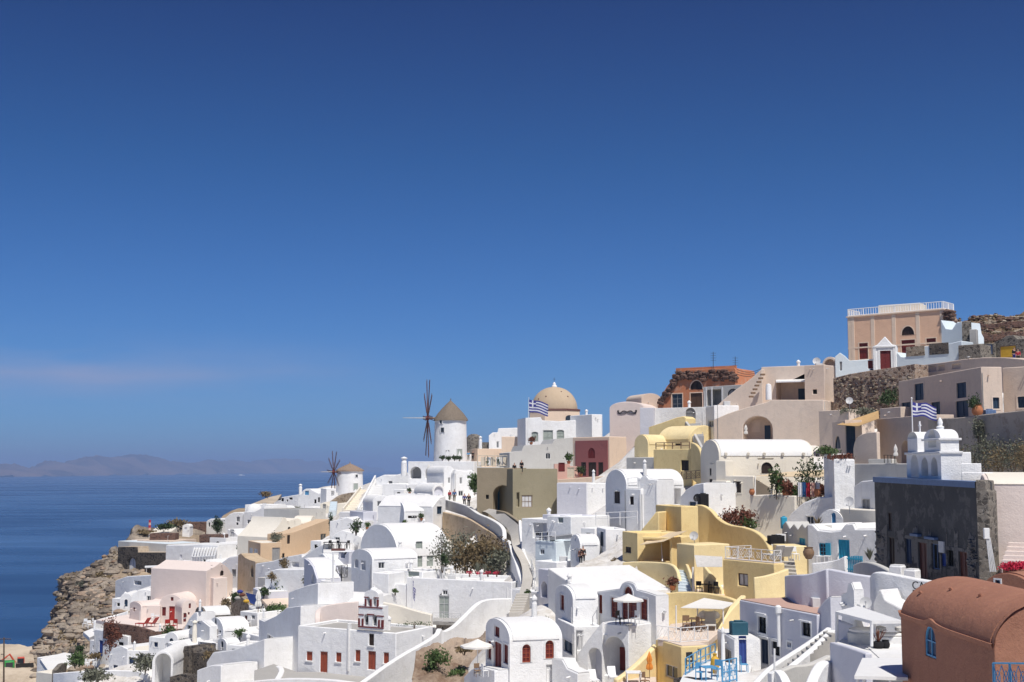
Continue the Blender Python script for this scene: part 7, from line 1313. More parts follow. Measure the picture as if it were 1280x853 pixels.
# small house with blue arched doors
t = HT('small tan house with dark blue arched window and tall blue door', (1041, 129), (1057, 123), 528, 590, ('R', 1078), 'tan2', par=.1, front=[('A', 1047, 553, 7, 16, 'dblue')], right=[('B', 1063.5, 551, 12, 44, 'dblue', {'fr': 'navy', 'mul': (2, 4)})])
canopy('sail_awning', 'tan orange sail awning over the blue doors', [at(1046, 531, 123), at(1072, 533, 119), at(1099, 523, 123), at(1098, 513.5, 127)], 'sailtan', (), sag=.2, th=.03)
wall('terrace_wall', 'curved pale tan wall right of the tall blue door', [(1069, 562, 118), (1071, 552, 117.6), (1076, 545, 117), (1086, 541, 116), (1098, 540, 115)], 4, 'tan2', .4, 4)
house('terrace_block', 'grey tan terrace block with the folded parasol on it', 'terrace', (1062, 114), (1140, 106), 580, 612, 7, 'greywash', par=0)
house('bench', 'low grey bench on the terrace behind the folded parasol', 'bench', (1085, 114), (1114, 112), 574, 581, .8, 'greywash', par=0, ext=.5, cp=False)
parasol_closed(at(1120, 579.5, 108), 'folded cream parasol on the grey terrace left of the flag pole', 0, .64, 'folded parasols'); table_dark(at(1112, 579, 108.5), 'dark table beside the folded cream parasol', .2, .9, None)
flag('Greek flag flying from a white pole in front of the blue-windowed tan house', at(1142, 590, 92), at(1139.5, 499, 92), V((.96, -.28, 0)), 0, 1.62, 1.0, drop=.22)
bush('terrace_plant', 'rusty brown plant on top of the white pillar block', 'plant', at(1051, 577, 114), .9, .7, 'leafred', 260, .1, 'plants on white blocks', 140, wide=1.4); bush('terrace_plant', 'green plant by the blue doors, left of the rusty one', 'plant', at(1036, 570, 118), 1.1, 1.0, 'leaf', 260, .12, 'plants on white blocks', 141)
H('white square pillar block topped with a rusty plant', (1036, 118), (1043, 113.5), 575, 640, ('R', 1069), 'white', par=0, front=[])
H('white post-like block left of the rusty plant', (1030, 119), (1041, 118), 568, 620, 2, 'white', par=0)
H('white stepped wall right of the square pillar block', (1068, 112), (1096, 108), 604, 650, 4, 'white', 'prof', top=[(1068, 608), (1076, 602), (1096, 600)])
# turquoise-shuttered house
H('white sloping wall block below the laundry terrace', (978, 119), (1047, 115), 622, 672, 3, 'white', 'prof', top=[(978, 656), (990, 641), (1004, 629), (1020, 623), (1047, 620)])
H('small white vault with a blue slit door, above the turquoise shutters', (1022, 112), (1056, 110), 637, 672, 5, 'white', 'vault', 657, front=[('A', 1042, 651, 5.4, 20, 'sky')])
H('broad cream-white flat-roofed house right of the small vault', (1050, 110.5), (1100, 106), 636, 672, 8, 'cream', par=0, rmat='cream')
H('grey scalloped side wall with a blue window, by the turquoise house', (978, 112), (1010, 104), 656, 706, 2, 'greywash', 'prof', top=[(978, 657), (982, 652), (987, 661), (992, 655), (997, 662), (1002, 655), (1006, 660), (1010, 656)], front=[('W', 1002.5, 680, 8, 14, 'turq', {'mul': (2, 2)})])  # the grey wash holds this side's shade; the front is white
t = H('white house with bright turquoise shutters and door', (1010, 104), (1098, 98), 657, 720, 6, 'white', 'prof', top=[(1010, 656), (1015, 656), (1022, 663), (1038, 665), (1050, 664), (1056, 656), (1066, 655), (1069, 662), (1098, 662)], front=[('W', 1028, 687, 9, 15.5, 'glass', {'fr': 'turq', 'mul': (2, 3)}), ('D', 1054.5, 688, 14, 26, 'turq', {'mul': (4, 2)})])
niche_item('shutter', -.06, 1035.5, 687, 6, 16, 'turq')
wall('garden_wall', 'low white wall in front of the turquoise shutters', [(1016, 704, 96.5), (1028, 703, 96), (1042, 701, 95.5), (1050, 699, 95), (1058, 695, 94.5)], 2.2, 'white', .35, 3, cp=True)
def tgate():
    a, b = at(1060, 717, 94), at(1079, 716, 93); t = root('garden_gate', 'bright turquoise slatted garden gate', 'gate', a); u = (b - a).normalized()
    for k in range(9): m = MB(); m.abox(a.lerp(b, (k + .5) / 9) + UP * .62, .09, .05, 1.24 - .12 * abs(k - 4) / 4, 0, math.atan2(u.y, u.x)); m.build('slat', 'turq', t, smooth=False)
    for h in (.25, 1.0): m = MB(); m.abox(a.lerp(b, .5) + UP * h + V((u.y, -u.x, 0)) * .05, (b - a).length, .06, .1, 0, math.atan2(u.y, u.x)); m.build('rail', 'turq', t, smooth=False)
tgate()
tank('turquoise-blue urn-like tank on the white sloping wall', at(980, 661, 112), .5, .5, 1.0, 0, 'turq'); dish('pale round dish on the white stepped wall', at(1062, 634, 108), .42, V((-.5, -.8, .3)))
jar('rust-coloured pot on the white wall by the blue window', at(1011, 699, 99), .9, 'wood', None); tank('black tank on the steps beside the swept yellow wall', at(970, 680, 110), 1.3, .8, .7, .2, 'cloth_black'); ac_unit('pale outdoor unit beside the black tank', at(977, 677, 110), .3)
stairs('steps', 'worn stone steps between the yellow pillar and the scalloped wall', (979, 724, 98), (997, 723, 97), (974, 684, 110), 9, 'path')
spiky('plant', 'dry grassy plant on the white sloping wall', at(1022, 660, 108), 1.2, 40, 'leafdry', seed=5); spiky('plant', 'grey agave beside the turquoise gate', at(1087, 700, 95), 1.0, 40, 'leafgrey', seed=6)
for i, px in enumerate((1025, 1033)): table_white(at(px, 705, 97), ['white garden table under the turquoise shutters, left', 'white garden table under the turquoise shutters, right'][i], i, .8, 'white garden tables')
# black stone house
t = house('black_house', 'soot-black stone house with brown doors and blue windows', 'house', (1094, 89), (1222, 73.8), 597, 714, 1.0, 'blackwall', 'prof', top=[(1094, 597), (1222, 603.5)], par=0, front=[('W', 1112, 652, 5, 22, 'dbrown', {'mul': (1, 1)}), ('D', 1114.5, 689, 7, 34, 'dbrown'), ('W', 1136, 689, 8, 31, 'navy', {'tr': 'blackwall2', 'tw': .2, 'mul': (2, 1)}), ('D', 1154, 701, 11, 45, 'pbrown', {'tr': 'blackwall2', 'tw': .2}), ('W', 1170, 696, 10, 32, 'dark', {'tr': 'blackwall2', 'tw': .2, 'fr': 'bluewash', 'mul': (2, 1)}), ('W', 1179, 700, 5.4, 16, 'blue', {'mul': (1, 1)}), ('W', 1188.5, 698, 7.6, 20, 'dark', {'tr': 'blackwall2', 'tw': .2}), ('D', 1204.5, 709, 11, 38, 'pbrown', {'tr': 'blackwall2', 'tw': .2})])
rt_, A, u, v, W, dep, zb, zt, zs = LAST; n = -v; o = V((A.x, A.y, 0))
S = lambda px, py: (on_plane(px, py, A, n) - A).dot(u); Z = lambda px, py: on_plane(px, py, A, n).z
m = MB(); q = [(0, Z(1095, 596.8)), (W, Z(1221, 603))]
for a, b in ((-.08, -.05),): m.poly([A + UP * (q[0][1] + .03) + n * .08, A + u * W + UP * (q[1][1] + .03) + n * .08, A + u * W + UP * (q[1][1] - .33) + n * .08, A + UP * (q[0][1] - .33) + n * .08]); m.poly([A + UP * (q[0][1] + .03) + n * .08, A + u * W + UP * (q[1][1] + .03) + n * .08, A + u * W + UP * (q[1][1] + .03) - n * 1., A + UP * (q[0][1] + .03) - n * 1.])
m.build('cornice', 'bluewash', rt_)
for x0, x1, py in ((1142, 1152, 669), (1160, 1173, 673)): m = MB(); m.box(o, u, v, UP, (S(x0, py), S(x1, py)), (-.28, .0), (Z((x0 + x1) / 2, py + 1.6), Z((x0 + x1) / 2, py - 1.6))); m.build('lintel_shelf', 'bluewash', rt_, bevel=.02)
m = MB(); m.box(o, u, v, UP, (S(1174.5, 684), S(1181, 684)), (-.08, 0), (Z(1178, 691), Z(1178, 677))); m.build('notice_panel', 'lgrey', rt_, smooth=False)
q2 = MB(); T_ = lambda px: 664 + (px - 1094) * .085
for x0, x1 in ((1096, 1109), (1119, 1131), (1141, 1147.4), (1160.8, 1164), (1183, 1184), (1193, 1197.6), (1210.8, 1220.5)):
    k_ = 5; bot = 716 + (x0 - 1094) * .1; tp = [on_plane(x0 + (x1 - x0) * j / k_, T_(x0) - rnd.uniform(0, 11), A, n) for j in range(k_ + 1)]; base_ = [on_plane(x0 + (x1 - x0) * j / k_, bot, A, n) for j in range(k_ + 1)]
    for j in range(k_): q2.poly([tp[j] + n * .025, tp[j + 1] + n * .025, base_[j + 1] + n * .025, base_[j] + n * .025]); q2.poly([tp[j] + n * .025, tp[j + 1] + n * .025, tp[j + 1] - n * .01, tp[j] - n * .01])
q2.build('bare_render', 'blackwall2', rt_, smooth=False)['kind'] = 'stuff'
P = [];
for i in range(140): px = rnd.choice([rnd.uniform(1095, 1106), rnd.uniform(1212, 1221)]); py = rnd.uniform(664, 716) + (px - 1094) * .08; P.append(on_plane(px, py, A, n) + n * -.03)
lumps(rt_, 'bare_masonry', 'blackwall2', P, .1, .2)
house('stone_end', 'grey rubble stone end wall of the black house', 'wall', (1222, 73.6), (1237, 73.2), 600, 732, 1.6, 'greystone', 'prof', top=[(1222, 600), (1232, 601), (1233, 613), (1237, 614)])
house('pink_church', 'pale pink church side wall with a cream vaulted roof, at the right edge', 'church', (1233, 76), (1310, 75), 592, 705, 13, 'pinkwhite', 'svault', 606, rmat='cream')
house('roof_vault', 'cream vaulted roof strip behind the black stone house', 'roof', (1190, 86), (1310, 84), 592, 606, 5, 'cream', 'svault', 602, ext=2)
t = root('drain_pipes', 'bundle of thin pale pipes with a white box, on the grey end wall', 'pipe', at(1236, 705, 72.6))
for k in range(4): m = MB(); m.tube([at(1233 + k * 1.4, 672, 72.5), at(1238 + k * 2.2, 715, 72.2)], .035, 5); m.build('pipe', 'lgrey', t)
m = MB(); m.abox(at(1233, 667, 72.5), .3, .2, .6); m.build('meter_box', 'whitep', t, bevel=.02)
# white bell gable behind the black house
def bell_gable():
    A = at(1134, 600, 86); B = at(1177, 600, 79.5); A.z = B.z = 0; u = (B - A).normalized(); v = V((-u.y, u.x, 0)); n = -v; W = (B - A).length
    S = lambda px, py=570: (on_plane(px, py, A, n) - A).dot(u); Z = lambda px, py: on_plane(px, py, A, n).z
    z0 = Z(1155, 600); z1 = Z(1155, 565); z2 = Z(1160, 537); t = root('bell_gable', 'white stepped bell gable with arched openings, above the black stone house', 'bell gable', V((A.x, A.y, 0)) + u * W / 2 + UP * z0)
    def ah(a, b, lo, hi): r = (b - a) / 2; return [(a, lo), (b, lo)] + arc(a, b, hi - r, hi, 8)[::-1]
    w = W; outl = [(0, z0 - 1), (w, z0 - 1), (w, z1), (0, z1)]
    pierced('lower_tier', A, u, v, outl, [ah(w * .12, w * .36, z0 + .15, z1 - .05 - .1), ah(w * .44, w * .64, z0 + .25, z1 - .35), ah(w * .72, w * .9, z0 + .25, z1 - .35)], 1.25, 'white', t)
    a, b = w * .52, w * .98; zs = z1 + (z2 - z1) * .58
    pierced('upper_tier', A + v * .05, u, v, [(a, z1 + .003), (b, z1 + .003), (b, zs)] + arc(a, b, zs, z2, 12)[::-1][1:-1] + [(a, zs)], [ah(a + .75, b - .75, z1 + .25, zs + .55)], 1.15, 'white', t)
    m = MB(); m.box(V((A.x, A.y, 0)), u, v, UP, (a - .12, b + .12), (-.1, 1.35), (zs - .14, zs)); m.box(V((A.x, A.y, 0)), u, v, UP, (-.1, w + .1), (-.12, 1.36), (z1 - .16, z1 - .002)); m.build('cornice', 'white3', t, bevel=.03)
    m = MB(); m.box(V((A.x, A.y, 0)), u, v, UP, (0, w * .3), (.1, 1.1), (z1, z1 + .9)); P = arc(0, w * .3, z1 + .9, z1 + 1.35, 10); m.grid([[A + u * s + v * d + UP * zz for s, zz in P] for d in (.1, 1.1)]); m.build('side_shoulder', 'white', t)
    m = MB(); c = A + u * w * .16 + v * .6; c.z = z1 + 1.3; m.tube([c, c + UP * .75], .06, 6); m.tube([c + UP * .48 - u * .22, c + UP * .48 + u * .22], .05, 6); m.build('cross', 'white', t)
    c = A + u * (a + b) / 2 + v * .6; c.z = z2; m = MB(); m.lathe(c, [(.2, -.05), (.24, .15), (.13, .22), (.17, .4), (.13, .58), (.03, .74)], 14); m.build('finial', 'white', t)
    for k, (d0, d1, zz) in enumerate([(1.25, 1.9, z1 - .05), (1.25, 2.5, z1 - .75), (1.25, 3.2, z1 - 1.3)]): m = MB(); m.box(V((A.x, A.y, 0)), u, v, UP, (w * .3 + .01 * k, w + .03 * k), (d0, d1), (z0 - 1, zz)); m.build('buttress_step', 'white', t, bevel=.04)
    for s in (w * .54, w * .81): c = A + u * s + v * .6; c.z = z1 - .75; m = MB(); m.lathe(c, [(.26, -.45), (.2, -.2), (.15, .05), (.04, .14)], 12); m.tube([c, c + UP * .4], .03, 5); m.build('bell', 'iron', t)
bell_gable()
# lavender walls and white terraces of the lower right
t = house('blue_grey_house', 'pale blue-grey house with dark framed windows and a reddish flat roof', 'house', (925, 84.5), (1022, 76), 750, 842, 3.6, 'lav', par=0, rmat='rosefloor', front=[('W', 953, 781.5, 10, 20, 'glass', {'fr': 'dark', 'tr': 'whitep', 'mul': (2, 2)}), ('W', 1008, 787, 11, 17, 'glass', {'fr': 'dark', 'tr': 'whitep', 'mul': (2, 2)}), ('D', 956, 815, 9.6, 31, 'navy', {'tr': 'whitep'}), ('W', 970, 811, 10, 17, 'glass', {'fr': 'dark', 'tr': 'whitep', 'mul': (2, 2)}), ('W', 987, 806, 5, 6, 'glass', {'tr': 'whitep'})])
rt_, A, u, v, W = LAST[:5]; n = -v; o = V((A.x, A.y, 0)); Sx = lambda px, py: (on_plane(px, py, A, n) - A).dot(u); Zx = lambda px, py: on_plane(px, py, A, n).z
for x0, x1, py in ((945, 958, 767), (1000, 1014, 776.5), (949, 961, 796), (963, 975, 799)): m = MB(); m.box(o, u, v, UP, (Sx(x0, py), Sx(x1, py)), (-.14, 0), (Zx((x0 + x1) / 2, py + 1), Zx((x0 + x1) / 2, py - .6))); m.build('lintel_shelf', 'whitep', rt_, smooth=False)
m = MB(); s = Sx(977, 780); c = A + u * s + n * .22; P = [V((c.x, c.y, Zx(977, 808))), V((c.x, c.y, Zx(977, 768)))]; m.tube(P, .11, 12); m.lathe(P[1], [(.11, 0), (.2, .1), (.2, .45), (.1, .55)], 12); m.build('flue', 'whitep', rt_)
H('small white block with a bright blue door, in front of the blue-grey house', (897, 85.5), (918, 80.5), 787, 842, ('R', 951), 'white', par=0, right=[('D', 928.5, 816, 9.6, 42, 'blue')])
A, u, v, W, dep, zb, zt = LAST[1:8]; tank('teal plastic water tank on the small white block', A + u * W * .6 + v * dep * .45 + UP * (zt + .01), .8, 1.05, .85, math.atan2(u.y, u.x))
chimney('chimney', 'white ribbed flue pipe on the small white block', at(904, 826, 79.5), .13, 1.7, 'whitep', None)
slab('terrace', 'white terrace with blue railings and blue furniture, at the bottom', [(842, 868), (930, 868), (940, 832), (880, 824), (856, 838)], zof(838, 78), 1.2, 'white3')
zz = zof(838, 78)
railing('railing', 'thin bright blue railing along the white terrace', [at_z(857, 844, zz), at_z(876, 832, zz), at_z(894, 824, zz)], .95, 'sky', post=1., rails=(1., .5, .1), r=.03)
railing('railing', 'blue lattice gate-like railing at the right of the white terrace', [at_z(903, 856, zz), at_z(921, 852, zz)], 1.3, 'sky', post=.6, rails=(1., .5, .1), r=.035, lattice=.4)
table_blue(at_z(886, 850, zz), 'blue table on the white terrace', .3, 1, None); chair_blue(at_z(876, 850, zz), 'blue chair left of the blue table', .8, 1, 'blue chairs'); chair_blue(at_z(896, 846, zz), 'blue chair behind the blue table', -.6, 1, 'blue chairs'); chair_blue(at_z(930, 840, zz), 'blue chair beside the blue door', 1.6, 1, 'blue chairs'); chair_dark(at_z(864, 836, zz), 'dark chair near the blue railing', .4, 1, None)
t = root('amphora', 'yellow-brown amphora on the white terrace', 'pot', at_z(894, 842, zz)); m = MB(); m.lathe(V(t.location), [(.12, 0), (.28, .5), (.24, .85), (.1, 1.0), (.13, 1.15)], 14); m.build('body', 'ochre', t)
wall('dark_wall', 'short dark wall base at the bottom, below the blue railing', [(843, 848, 76), (858, 846, 75.5), (875, 849, 74.5)], 3, 'darkstone', .4, 2)
# white outside stairs
wall('stair_parapet', 'white outer parapet of the diagonal stairs', [(936, 862, 66.5), (960, 836, 68.5), (985, 819, 70.5), (1010, 803, 72.5), (1031, 788, 74.5), (1036, 784, 75)], 3.6, 'white', .3, 3, cp=3.4)
stairs('diagonal_stairs', 'white diagonal outside stairs with grey treads', (966, 848, 67), (976, 852, 65.5), (1034, 788, 73.5), 12, 'concrete')
wall('stair_parapet', 'white inner wall of the diagonal stairs with a curved lower edge', [(972, 860, 64.5), (985, 836, 66.5), (1000, 823, 68), (1018, 808, 70), (1036, 791, 72.5), (1041, 787, 73)], 2.0, 'white', .35, 3)
wall('lean_wall', 'curving white wall with shade painted grey under the stairs', [(975, 838, 64), (990, 832, 65), (1010, 830, 66.5), (1036, 819, 69)], 3.2, 'greywash', .35, 3, cp=3.)  # shadowed stair interior put into the wall's grey colour
wall('garden_wall', 'lumpy white wall at the bottom, left of the second canopy', [(1010, 862, 58), (1020, 838, 59), (1028, 828, 60), (1038, 826, 61), (1044, 832, 61.5), (1046, 850, 61)], 3, 'white', .5, 3, cp=2.5)
wall('garden_wall', 'low white wall in the bottom corner, right of the dark base', [(962, 842, 62), (972, 838, 62), (980, 846, 61), (986, 862, 60)], 2.6, 'white', .4, 3)
t = root('white_post', 'slim white lamp post in front of the diagonal stairs', 'post', at(968, 858, 63)); m = MB(); m.tube([V(t.location) - UP, at(968, 811, 63)], .05, 8); m.build('post', 'whitep', t)
wall('lavender_wall', 'curved lavender wall with swept top, above the reddish roof', [(984, 720, 87), (990, 719, 84), (999, 718.5, 81.5), (1012, 717.5, 80.5), (1025, 714, 79.8), (1036, 711, 79)], 2.3, 'lav', .35, 4, cp=2.2)
wall('lavender_wall', 'long lavender-shaded wall beside the white curved wall', [(1036, 711, 79.2), (1050, 713.5, 78.6), (1070, 717.5, 78), (1096, 721, 77.4)], 3.6, 'lav', .4, 2, cp=3.4)
house('lavender_house', 'lavender gable wall between the reddish roof and the blue gate', 'wall', (1022, 76.5), (1039, 74.8), 746, 800, 1.2, 'lav', 'prof', top=[(1022, 763), (1030, 752), (1036, 747), (1039, 747)])
house('blue_gate', 'small deep-blue gate between lavender walls', 'gate', (1041, 75.5), (1052, 75), 749, 766, .15, 'blue', par=0, ext=.3, bev=.02)
H('white stub wall with jagged stepped end, right of the blue gate', (1052, 73.5), (1068, 72), 740, 784, .6, 'white', 'prof', top=[(1052, 744), (1058, 742), (1060, 731), (1064, 729), (1067, 738), (1068, 738)])
wall('white_wall', 'billowing white wall carrying black letters', [(1092, 722, 74.5), (1096, 716, 74), (1103, 715, 73.6), (1120, 718, 73), (1145, 723, 72), (1170, 727, 71), (1190, 730, 70)], 3.6, 'white', .5, 3, cp=3.2)
def letters():
    t = root('lettering', 'black capital letters on the billowing white wall', 'lettering', at(1150, 736, 71.4)); a = at(1145, 736, 71.55); b = at(1170, 736, 70.55); u = b - a; u.z = 0; u.normalize(); n = V((u.y, -u.x, 0))
    for ch, px, py, sz in (('C', 1144.2, 736, .46), ('A', 1152.6, 736.4, .44), ('N', 1161, 737, .42), ('D', 1144.6, 744.5, .36)):
        cu = bpy.data.curves.new('letter', 'FONT'); cu.body = ch; cu.size = sz * 1.35; cu.extrude = .012; cu.materials.append(MATS['iron']); o = bpy.data.objects.new('letter', cu); COL.objects.link(o)
        me = bpy.data.meshes.new_from_object(o); bpy.data.objects.remove(o); o = bpy.data.objects.new('letter', me); COL.objects.link(o); o.parent = t
        p = on_plane(px, py, a, n) + n * .31; o.location = p - V(t.location); o.rotation_euler = (R(90), 0, math.atan2(u.y, u.x))
letters()
for i, (px, w_) in enumerate(((1119, 15), (1137, 14))): house('wall_block', ['white square block on the street wall, left', 'white square block on the street wall, right'][i], 'block', (px - w_ / 2, 77.5 - i), (px + w_ / 2, 77 - i), 707 + i * 5, 722 + i * 5, .7, 'white', par=0, ext=1., group='white blocks on the street wall')
wall('street_wall', 'curved low stone street wall in front of the black house', [(1070, 706, 84), (1080, 702.5, 82), (1092, 703.5, 80.5), (1106, 709, 79), (1118, 716, 78)], 1.4, 'greywash', .4, 3, cp=True)
H('sunlit white lumpy base of the billowing wall', (1092, 72), (1150, 69.5), 752, 790, 1.5, 'white3', 'prof', top=[(1092, 752), (1098, 738), (1101, 737), (1106, 750), (1125, 760), (1150, 764)])
dish('white satellite dish on the lavender wall', at(1082.5, 762, 70), .32, V((-.3, -.9, .35)))
t = canopy('canopy', 'flat white canopy on white posts over a sofa terrace', [at(1044, 764.5, 62), at(1090, 776.5, 58.5), at(1128, 776, 60.5), at(1072, 757.5, 66)], 'whitep', [(at(1046, 803, 62), at(1046, 765, 62)), (at(1089.5, 808, 58.6), at(1089.5, 777, 58.6)), (at(1093, 806, 59.4), at(1093, 777, 59.4))], th=.13, cat='canopy', pr=.075)
slab('terrace', 'white sofa terrace below the flat canopy', [(1040, 806), (1086, 824), (1135, 822), (1130, 798), (1060, 794)], zof(808, 60), .5, 'white3')
wall('garden_wall', 'lavender wall panel behind the sofa terrace, under the canopy', [(1047, 774, 63), (1058, 778, 62.3), (1068, 782, 61.8)], 1.6, 'lav', .2, 2); wall('garden_wall', 'white curving partition under the canopy', [(1066, 790, 61.6), (1070, 776, 61.9), (1073, 773, 62.2), (1076, 780, 62.6), (1078, 794, 63)], 1.6, 'white', .25, 3)
zz = zof(806, 61)
def sofa():
    t = root('sofa', 'round grey built-in sofa with a white seat under the canopy', 'sofa', at_z(1081, 806, zz)); c = V(t.location); m = MB(); m.lathe(c, [(.75, -.4), (.78, .55), (.7, .62), (.02, .62)], 20); m.build('base', 'greywash', t); m = MB(); m.lathe(c, [(.7, .625), (.72, .72), (.6, .76), (.02, .76)], 20); m.build('seat', 'canvas', t)
    c2 = at_z(1118, 806, zz); t = root('sofa', 'white L-shaped sofa with cushions beside the terracotta house', 'sofa', c2); m = MB(); m.abox(c2 + UP * .2, 2.2, .9, .4, 0, -.1); m.build('base', 'white3', t, bevel=.05); m = MB(); m.abox(c2 + UP * .47, 2.1, .8, .12, 0, -.1); m.build('seat', 'canvas', t, bevel=.04)
    for k in (-.6, .4): m = MB(); m.lathe(c2 + V((k, .2, .55)), [(.05, 0), (.3, .08), (.3, .22), (.05, .3)], 12); m.build('cushion', 'cushion', t)
sofa()
house('plinth', 'long white plinth table with grey side, in front of the sofas', 'table', (1083, 59.5), (1100, 55.5), 810, 822, ('R', 1140), 'greywash', par=0, rmat='white3', ext=.4, cp=False)
A, u, v, W, dep, zb, zt = LAST[1:8]
spiky('plant', 'tall reddish reeds in a black round pot on the plinth', on_plane(1098, 808, V((0, 0, zt)), UP) if False else at_z(1098, 812, zt), .85, 18, 'leafred', pot=('cloth_black', .27), seed=11)
jar('black round pot beside the reeds', at_z(1107, 812, zt), .42, 'cloth_black', None)
wall('lavender_wall', 'lavender front wall of the sofa terrace', [(1041, 803, 60.5), (1060, 808, 58), (1082, 815.5, 55.8), (1086, 817, 55.4)], 3.2, 'lav', .3, 2, cp=3.)
canopy('canopy', 'second flat white canopy at the bottom, beside the terracotta house', [at(1068, 845, 49), at(1135, 847, 49), at(1135, 823, 53.5), at(1078, 822.5, 53.5)], 'whitep', [(at(1072, 880, 49.2), at(1072, 846, 49.2)), (at(1080, 880, 49.4), at(1080, 846, 49.4)), (at(1113, 880, 49.2), at(1113, 847, 49.2))], th=.12, cat='canopy', pr=.06)
# terracotta vaults in the foreground
t = house('terracotta_house', 'terracotta barrel-vaulted house with a blue arched window, nearest at the right', 'house', (1127, 50), (1243, 41.2), 722, 905, 4.3, 'terracotta', 'svault', 771, front=[('A', 1162.5, 802, 13.5, 39, 'navy', {'fr': 'sky', 'dp': .13, 'mul': (2, 2)})], cp=True, bev=.12)
rt_, A, u, v, W, dep, zb, zt, zs = LAST
m = MB(); P = [A + u * s + UP * (zs - .02 + h) - v * .0 for s, h in [(0, .1), (.25, .02), (W * .2, .0), (W * .3, .03), (W * .38, .16), (W * .46, .05), (W * .6, 0), (W, 0)]]; P = crom(P, 5)
m.grid([[p - v * .06 + UP * .0 for p in P], [p - v * .1 + UP * .16 for p in P], [p + v * .22 + UP * .2 for p in P], [p + v * .34 + UP * -.1 for p in P]]); m.build('parapet_lip', 'terracotta', rt_)
for s, t_ in ((W * .12, .5), (W * .33, .95), (W * .62, 1.0)):
    k = math.acos(1 - 2 * t_ / dep); p = A + u * s + v * t_ + UP * (zs + (zt - zs) * math.sin(k)); m = MB(); nrm = (v * -math.cos(k) + UP * math.sin(k)).normalized(); m.tube([p, p + nrm * .16], .07, 8); m.build('vent_spout', 'terracotta', rt_)
m = MB(); q = A + u * (W - .12); m.grid([[q + v * (dep / 2 - (dep / 2 + .05) * math.cos(math.pi * k / 20)) + UP * (zs + (zt - zs + .1) * math.sin(math.pi * k / 20)) + u * e for k in range(21)] for e in (0, .2)]); m.build('end_rib', 'terracotta', rt_)
house('terracotta_house', 'second terracotta vault behind, with a small white-framed window', 'house', (1224, 63), (1300, 60), 714, 800, 6, 'terracotta', 'vault', 748, front=[('W', 1247.5, 730, 6.5, 9.5, 'navy', {'tr': 'whitep', 'tw': .08})])
railing('railing', 'light blue metal railing at the bottom right corner', [at(1243, 868, 39.5), at(1285, 870, 38)], .92, 'sky', post=.9, rails=(1., .08), r=.03, lattice=.42)
house('planter', 'terracotta planter box full of magenta flowers', 'planter', (1253, 69), (1300, 68), 711, 724, .8, 'terracotta', par=0, ext=.3, cp=False)
for i, px in enumerate((1259, 1267, 1276)): bush('flowers', ['magenta flowers at the left of the terracotta planter', 'magenta flowers in the middle of the terracotta planter', 'magenta flowers at the right of the terracotta planter'][i], 'flowers', at(px, 714, 68.7), .42, .5, 'flower', 220, .06, 'magenta flowers in the planter', 150 + i)
stairs('steps', 'pale pink steps beside the church wall at the right edge', (1252, 705, 72), (1300, 704, 71), (1262, 678, 75), 5, 'pinkwhite')
# ------------------------------------------------------------------ more of the small houses, walls and things that pack the slopes
def blk(label, x0, x1, Y0, Y1, yt, yb, dep, roof='flat', mat='white', **k): return house('white_house', label, 'house', (x0, Y0), (x1, Y1), yt, yb, dep, mat, roof, group=GW, ext=3, **k)
# upper slope between the small windmill and the walkers
blk('small white cube with dark doorway above the two-window vault', 492, 505, 214, 213, 612, 626, 4, front=[('D', 498, 620, 4, 9, 'dark')])
blk('white cube with a grey window left of the blind arch', 522, 541, 206, 205, 604, 622, 4, front=[('W', 531, 612, 5, 5, 'glass')])
blk('white low vault in front of the arcaded house', 546, 560, 214, 213, 600, 612, 4, 'vault', pys=605)
blk('small white vault with dark round opening, left of the low-slot vault', 488, 505, 182, 181, 640, 658, 5, 'vault', pys=648, front=[('Q', 496.5, 652, 7, 8, 'dark')])
blk('white house with two tiny windows under the broad stairs', 470, 492, 190, 189, 652, 668, 5, front=[('W', 476, 659, 3.4, 4, 'glass'), ('W', 485, 659, 3.4, 4, 'glass')], par=.3)
blk('white cube with lavender side below the cream stairway', 424, 446, 212, 210, 640, 660, 5, front=[('W', 432, 649, 4, 5, 'glass')])
blk('white curved-top wall house beside the slim cypress', 418, 440, 206, 204, 646, 664, 4, 'prof', top=[(418, 652), (426, 647), (434, 647), (440, 652)], front=[('D', 429, 657, 4, 9, 'grey')])
blk('white vault with an arched blue door on the far slope', 390, 408, 268, 267, 636, 652, 6, 'vault', pys=642, front=[('B', 399, 647, 4.4, 9, 'dblue')])
blk('white cube on the far slope left of the cream cottage', 378, 392, 284, 283, 634, 648, 5, front=[('W', 385, 641, 3, 4, 'dark')])
for i, (px, py, Y) in enumerate([(452, 618, 246), (486, 618, 228), (520, 634, 196), (545, 650, 184), (478, 640, 206), (436, 640, 232)]):
    chimney('chimney', ['slim white chimney beside the cream stairway top', 'slim white chimney over the long low terrace house', 'slim white chimney by the white pergola', 'slim white chimney at the wall below the walkers', 'slim white chimney on the two-window vault', 'slim white chimney at the foot of the cream stairway'][i], at(px, py, Y), .2, 1.1)
for i, (px, py, Y) in enumerate([(512, 618, 212), (500, 632, 200), (527, 651, 176), (459, 662, 190), (548, 628, 186), (505, 660, 176)]):
    bush('terrace_plant', ['small green plant on the white terrace under the arcade', 'small green plant beside the white pergola', 'small green plant right of the dark low slot', 'small green plant at the pale blue block', 'small green plant by the tiny open vault', 'small green plant below the low-slot vault'][i], 'plant', at(px, py, Y), .5, .8, 'leaf' if i % 2 else 'leafdark', 90, .12, 'plants on the upper white terraces', 200 + i, pot=('clay', .25))
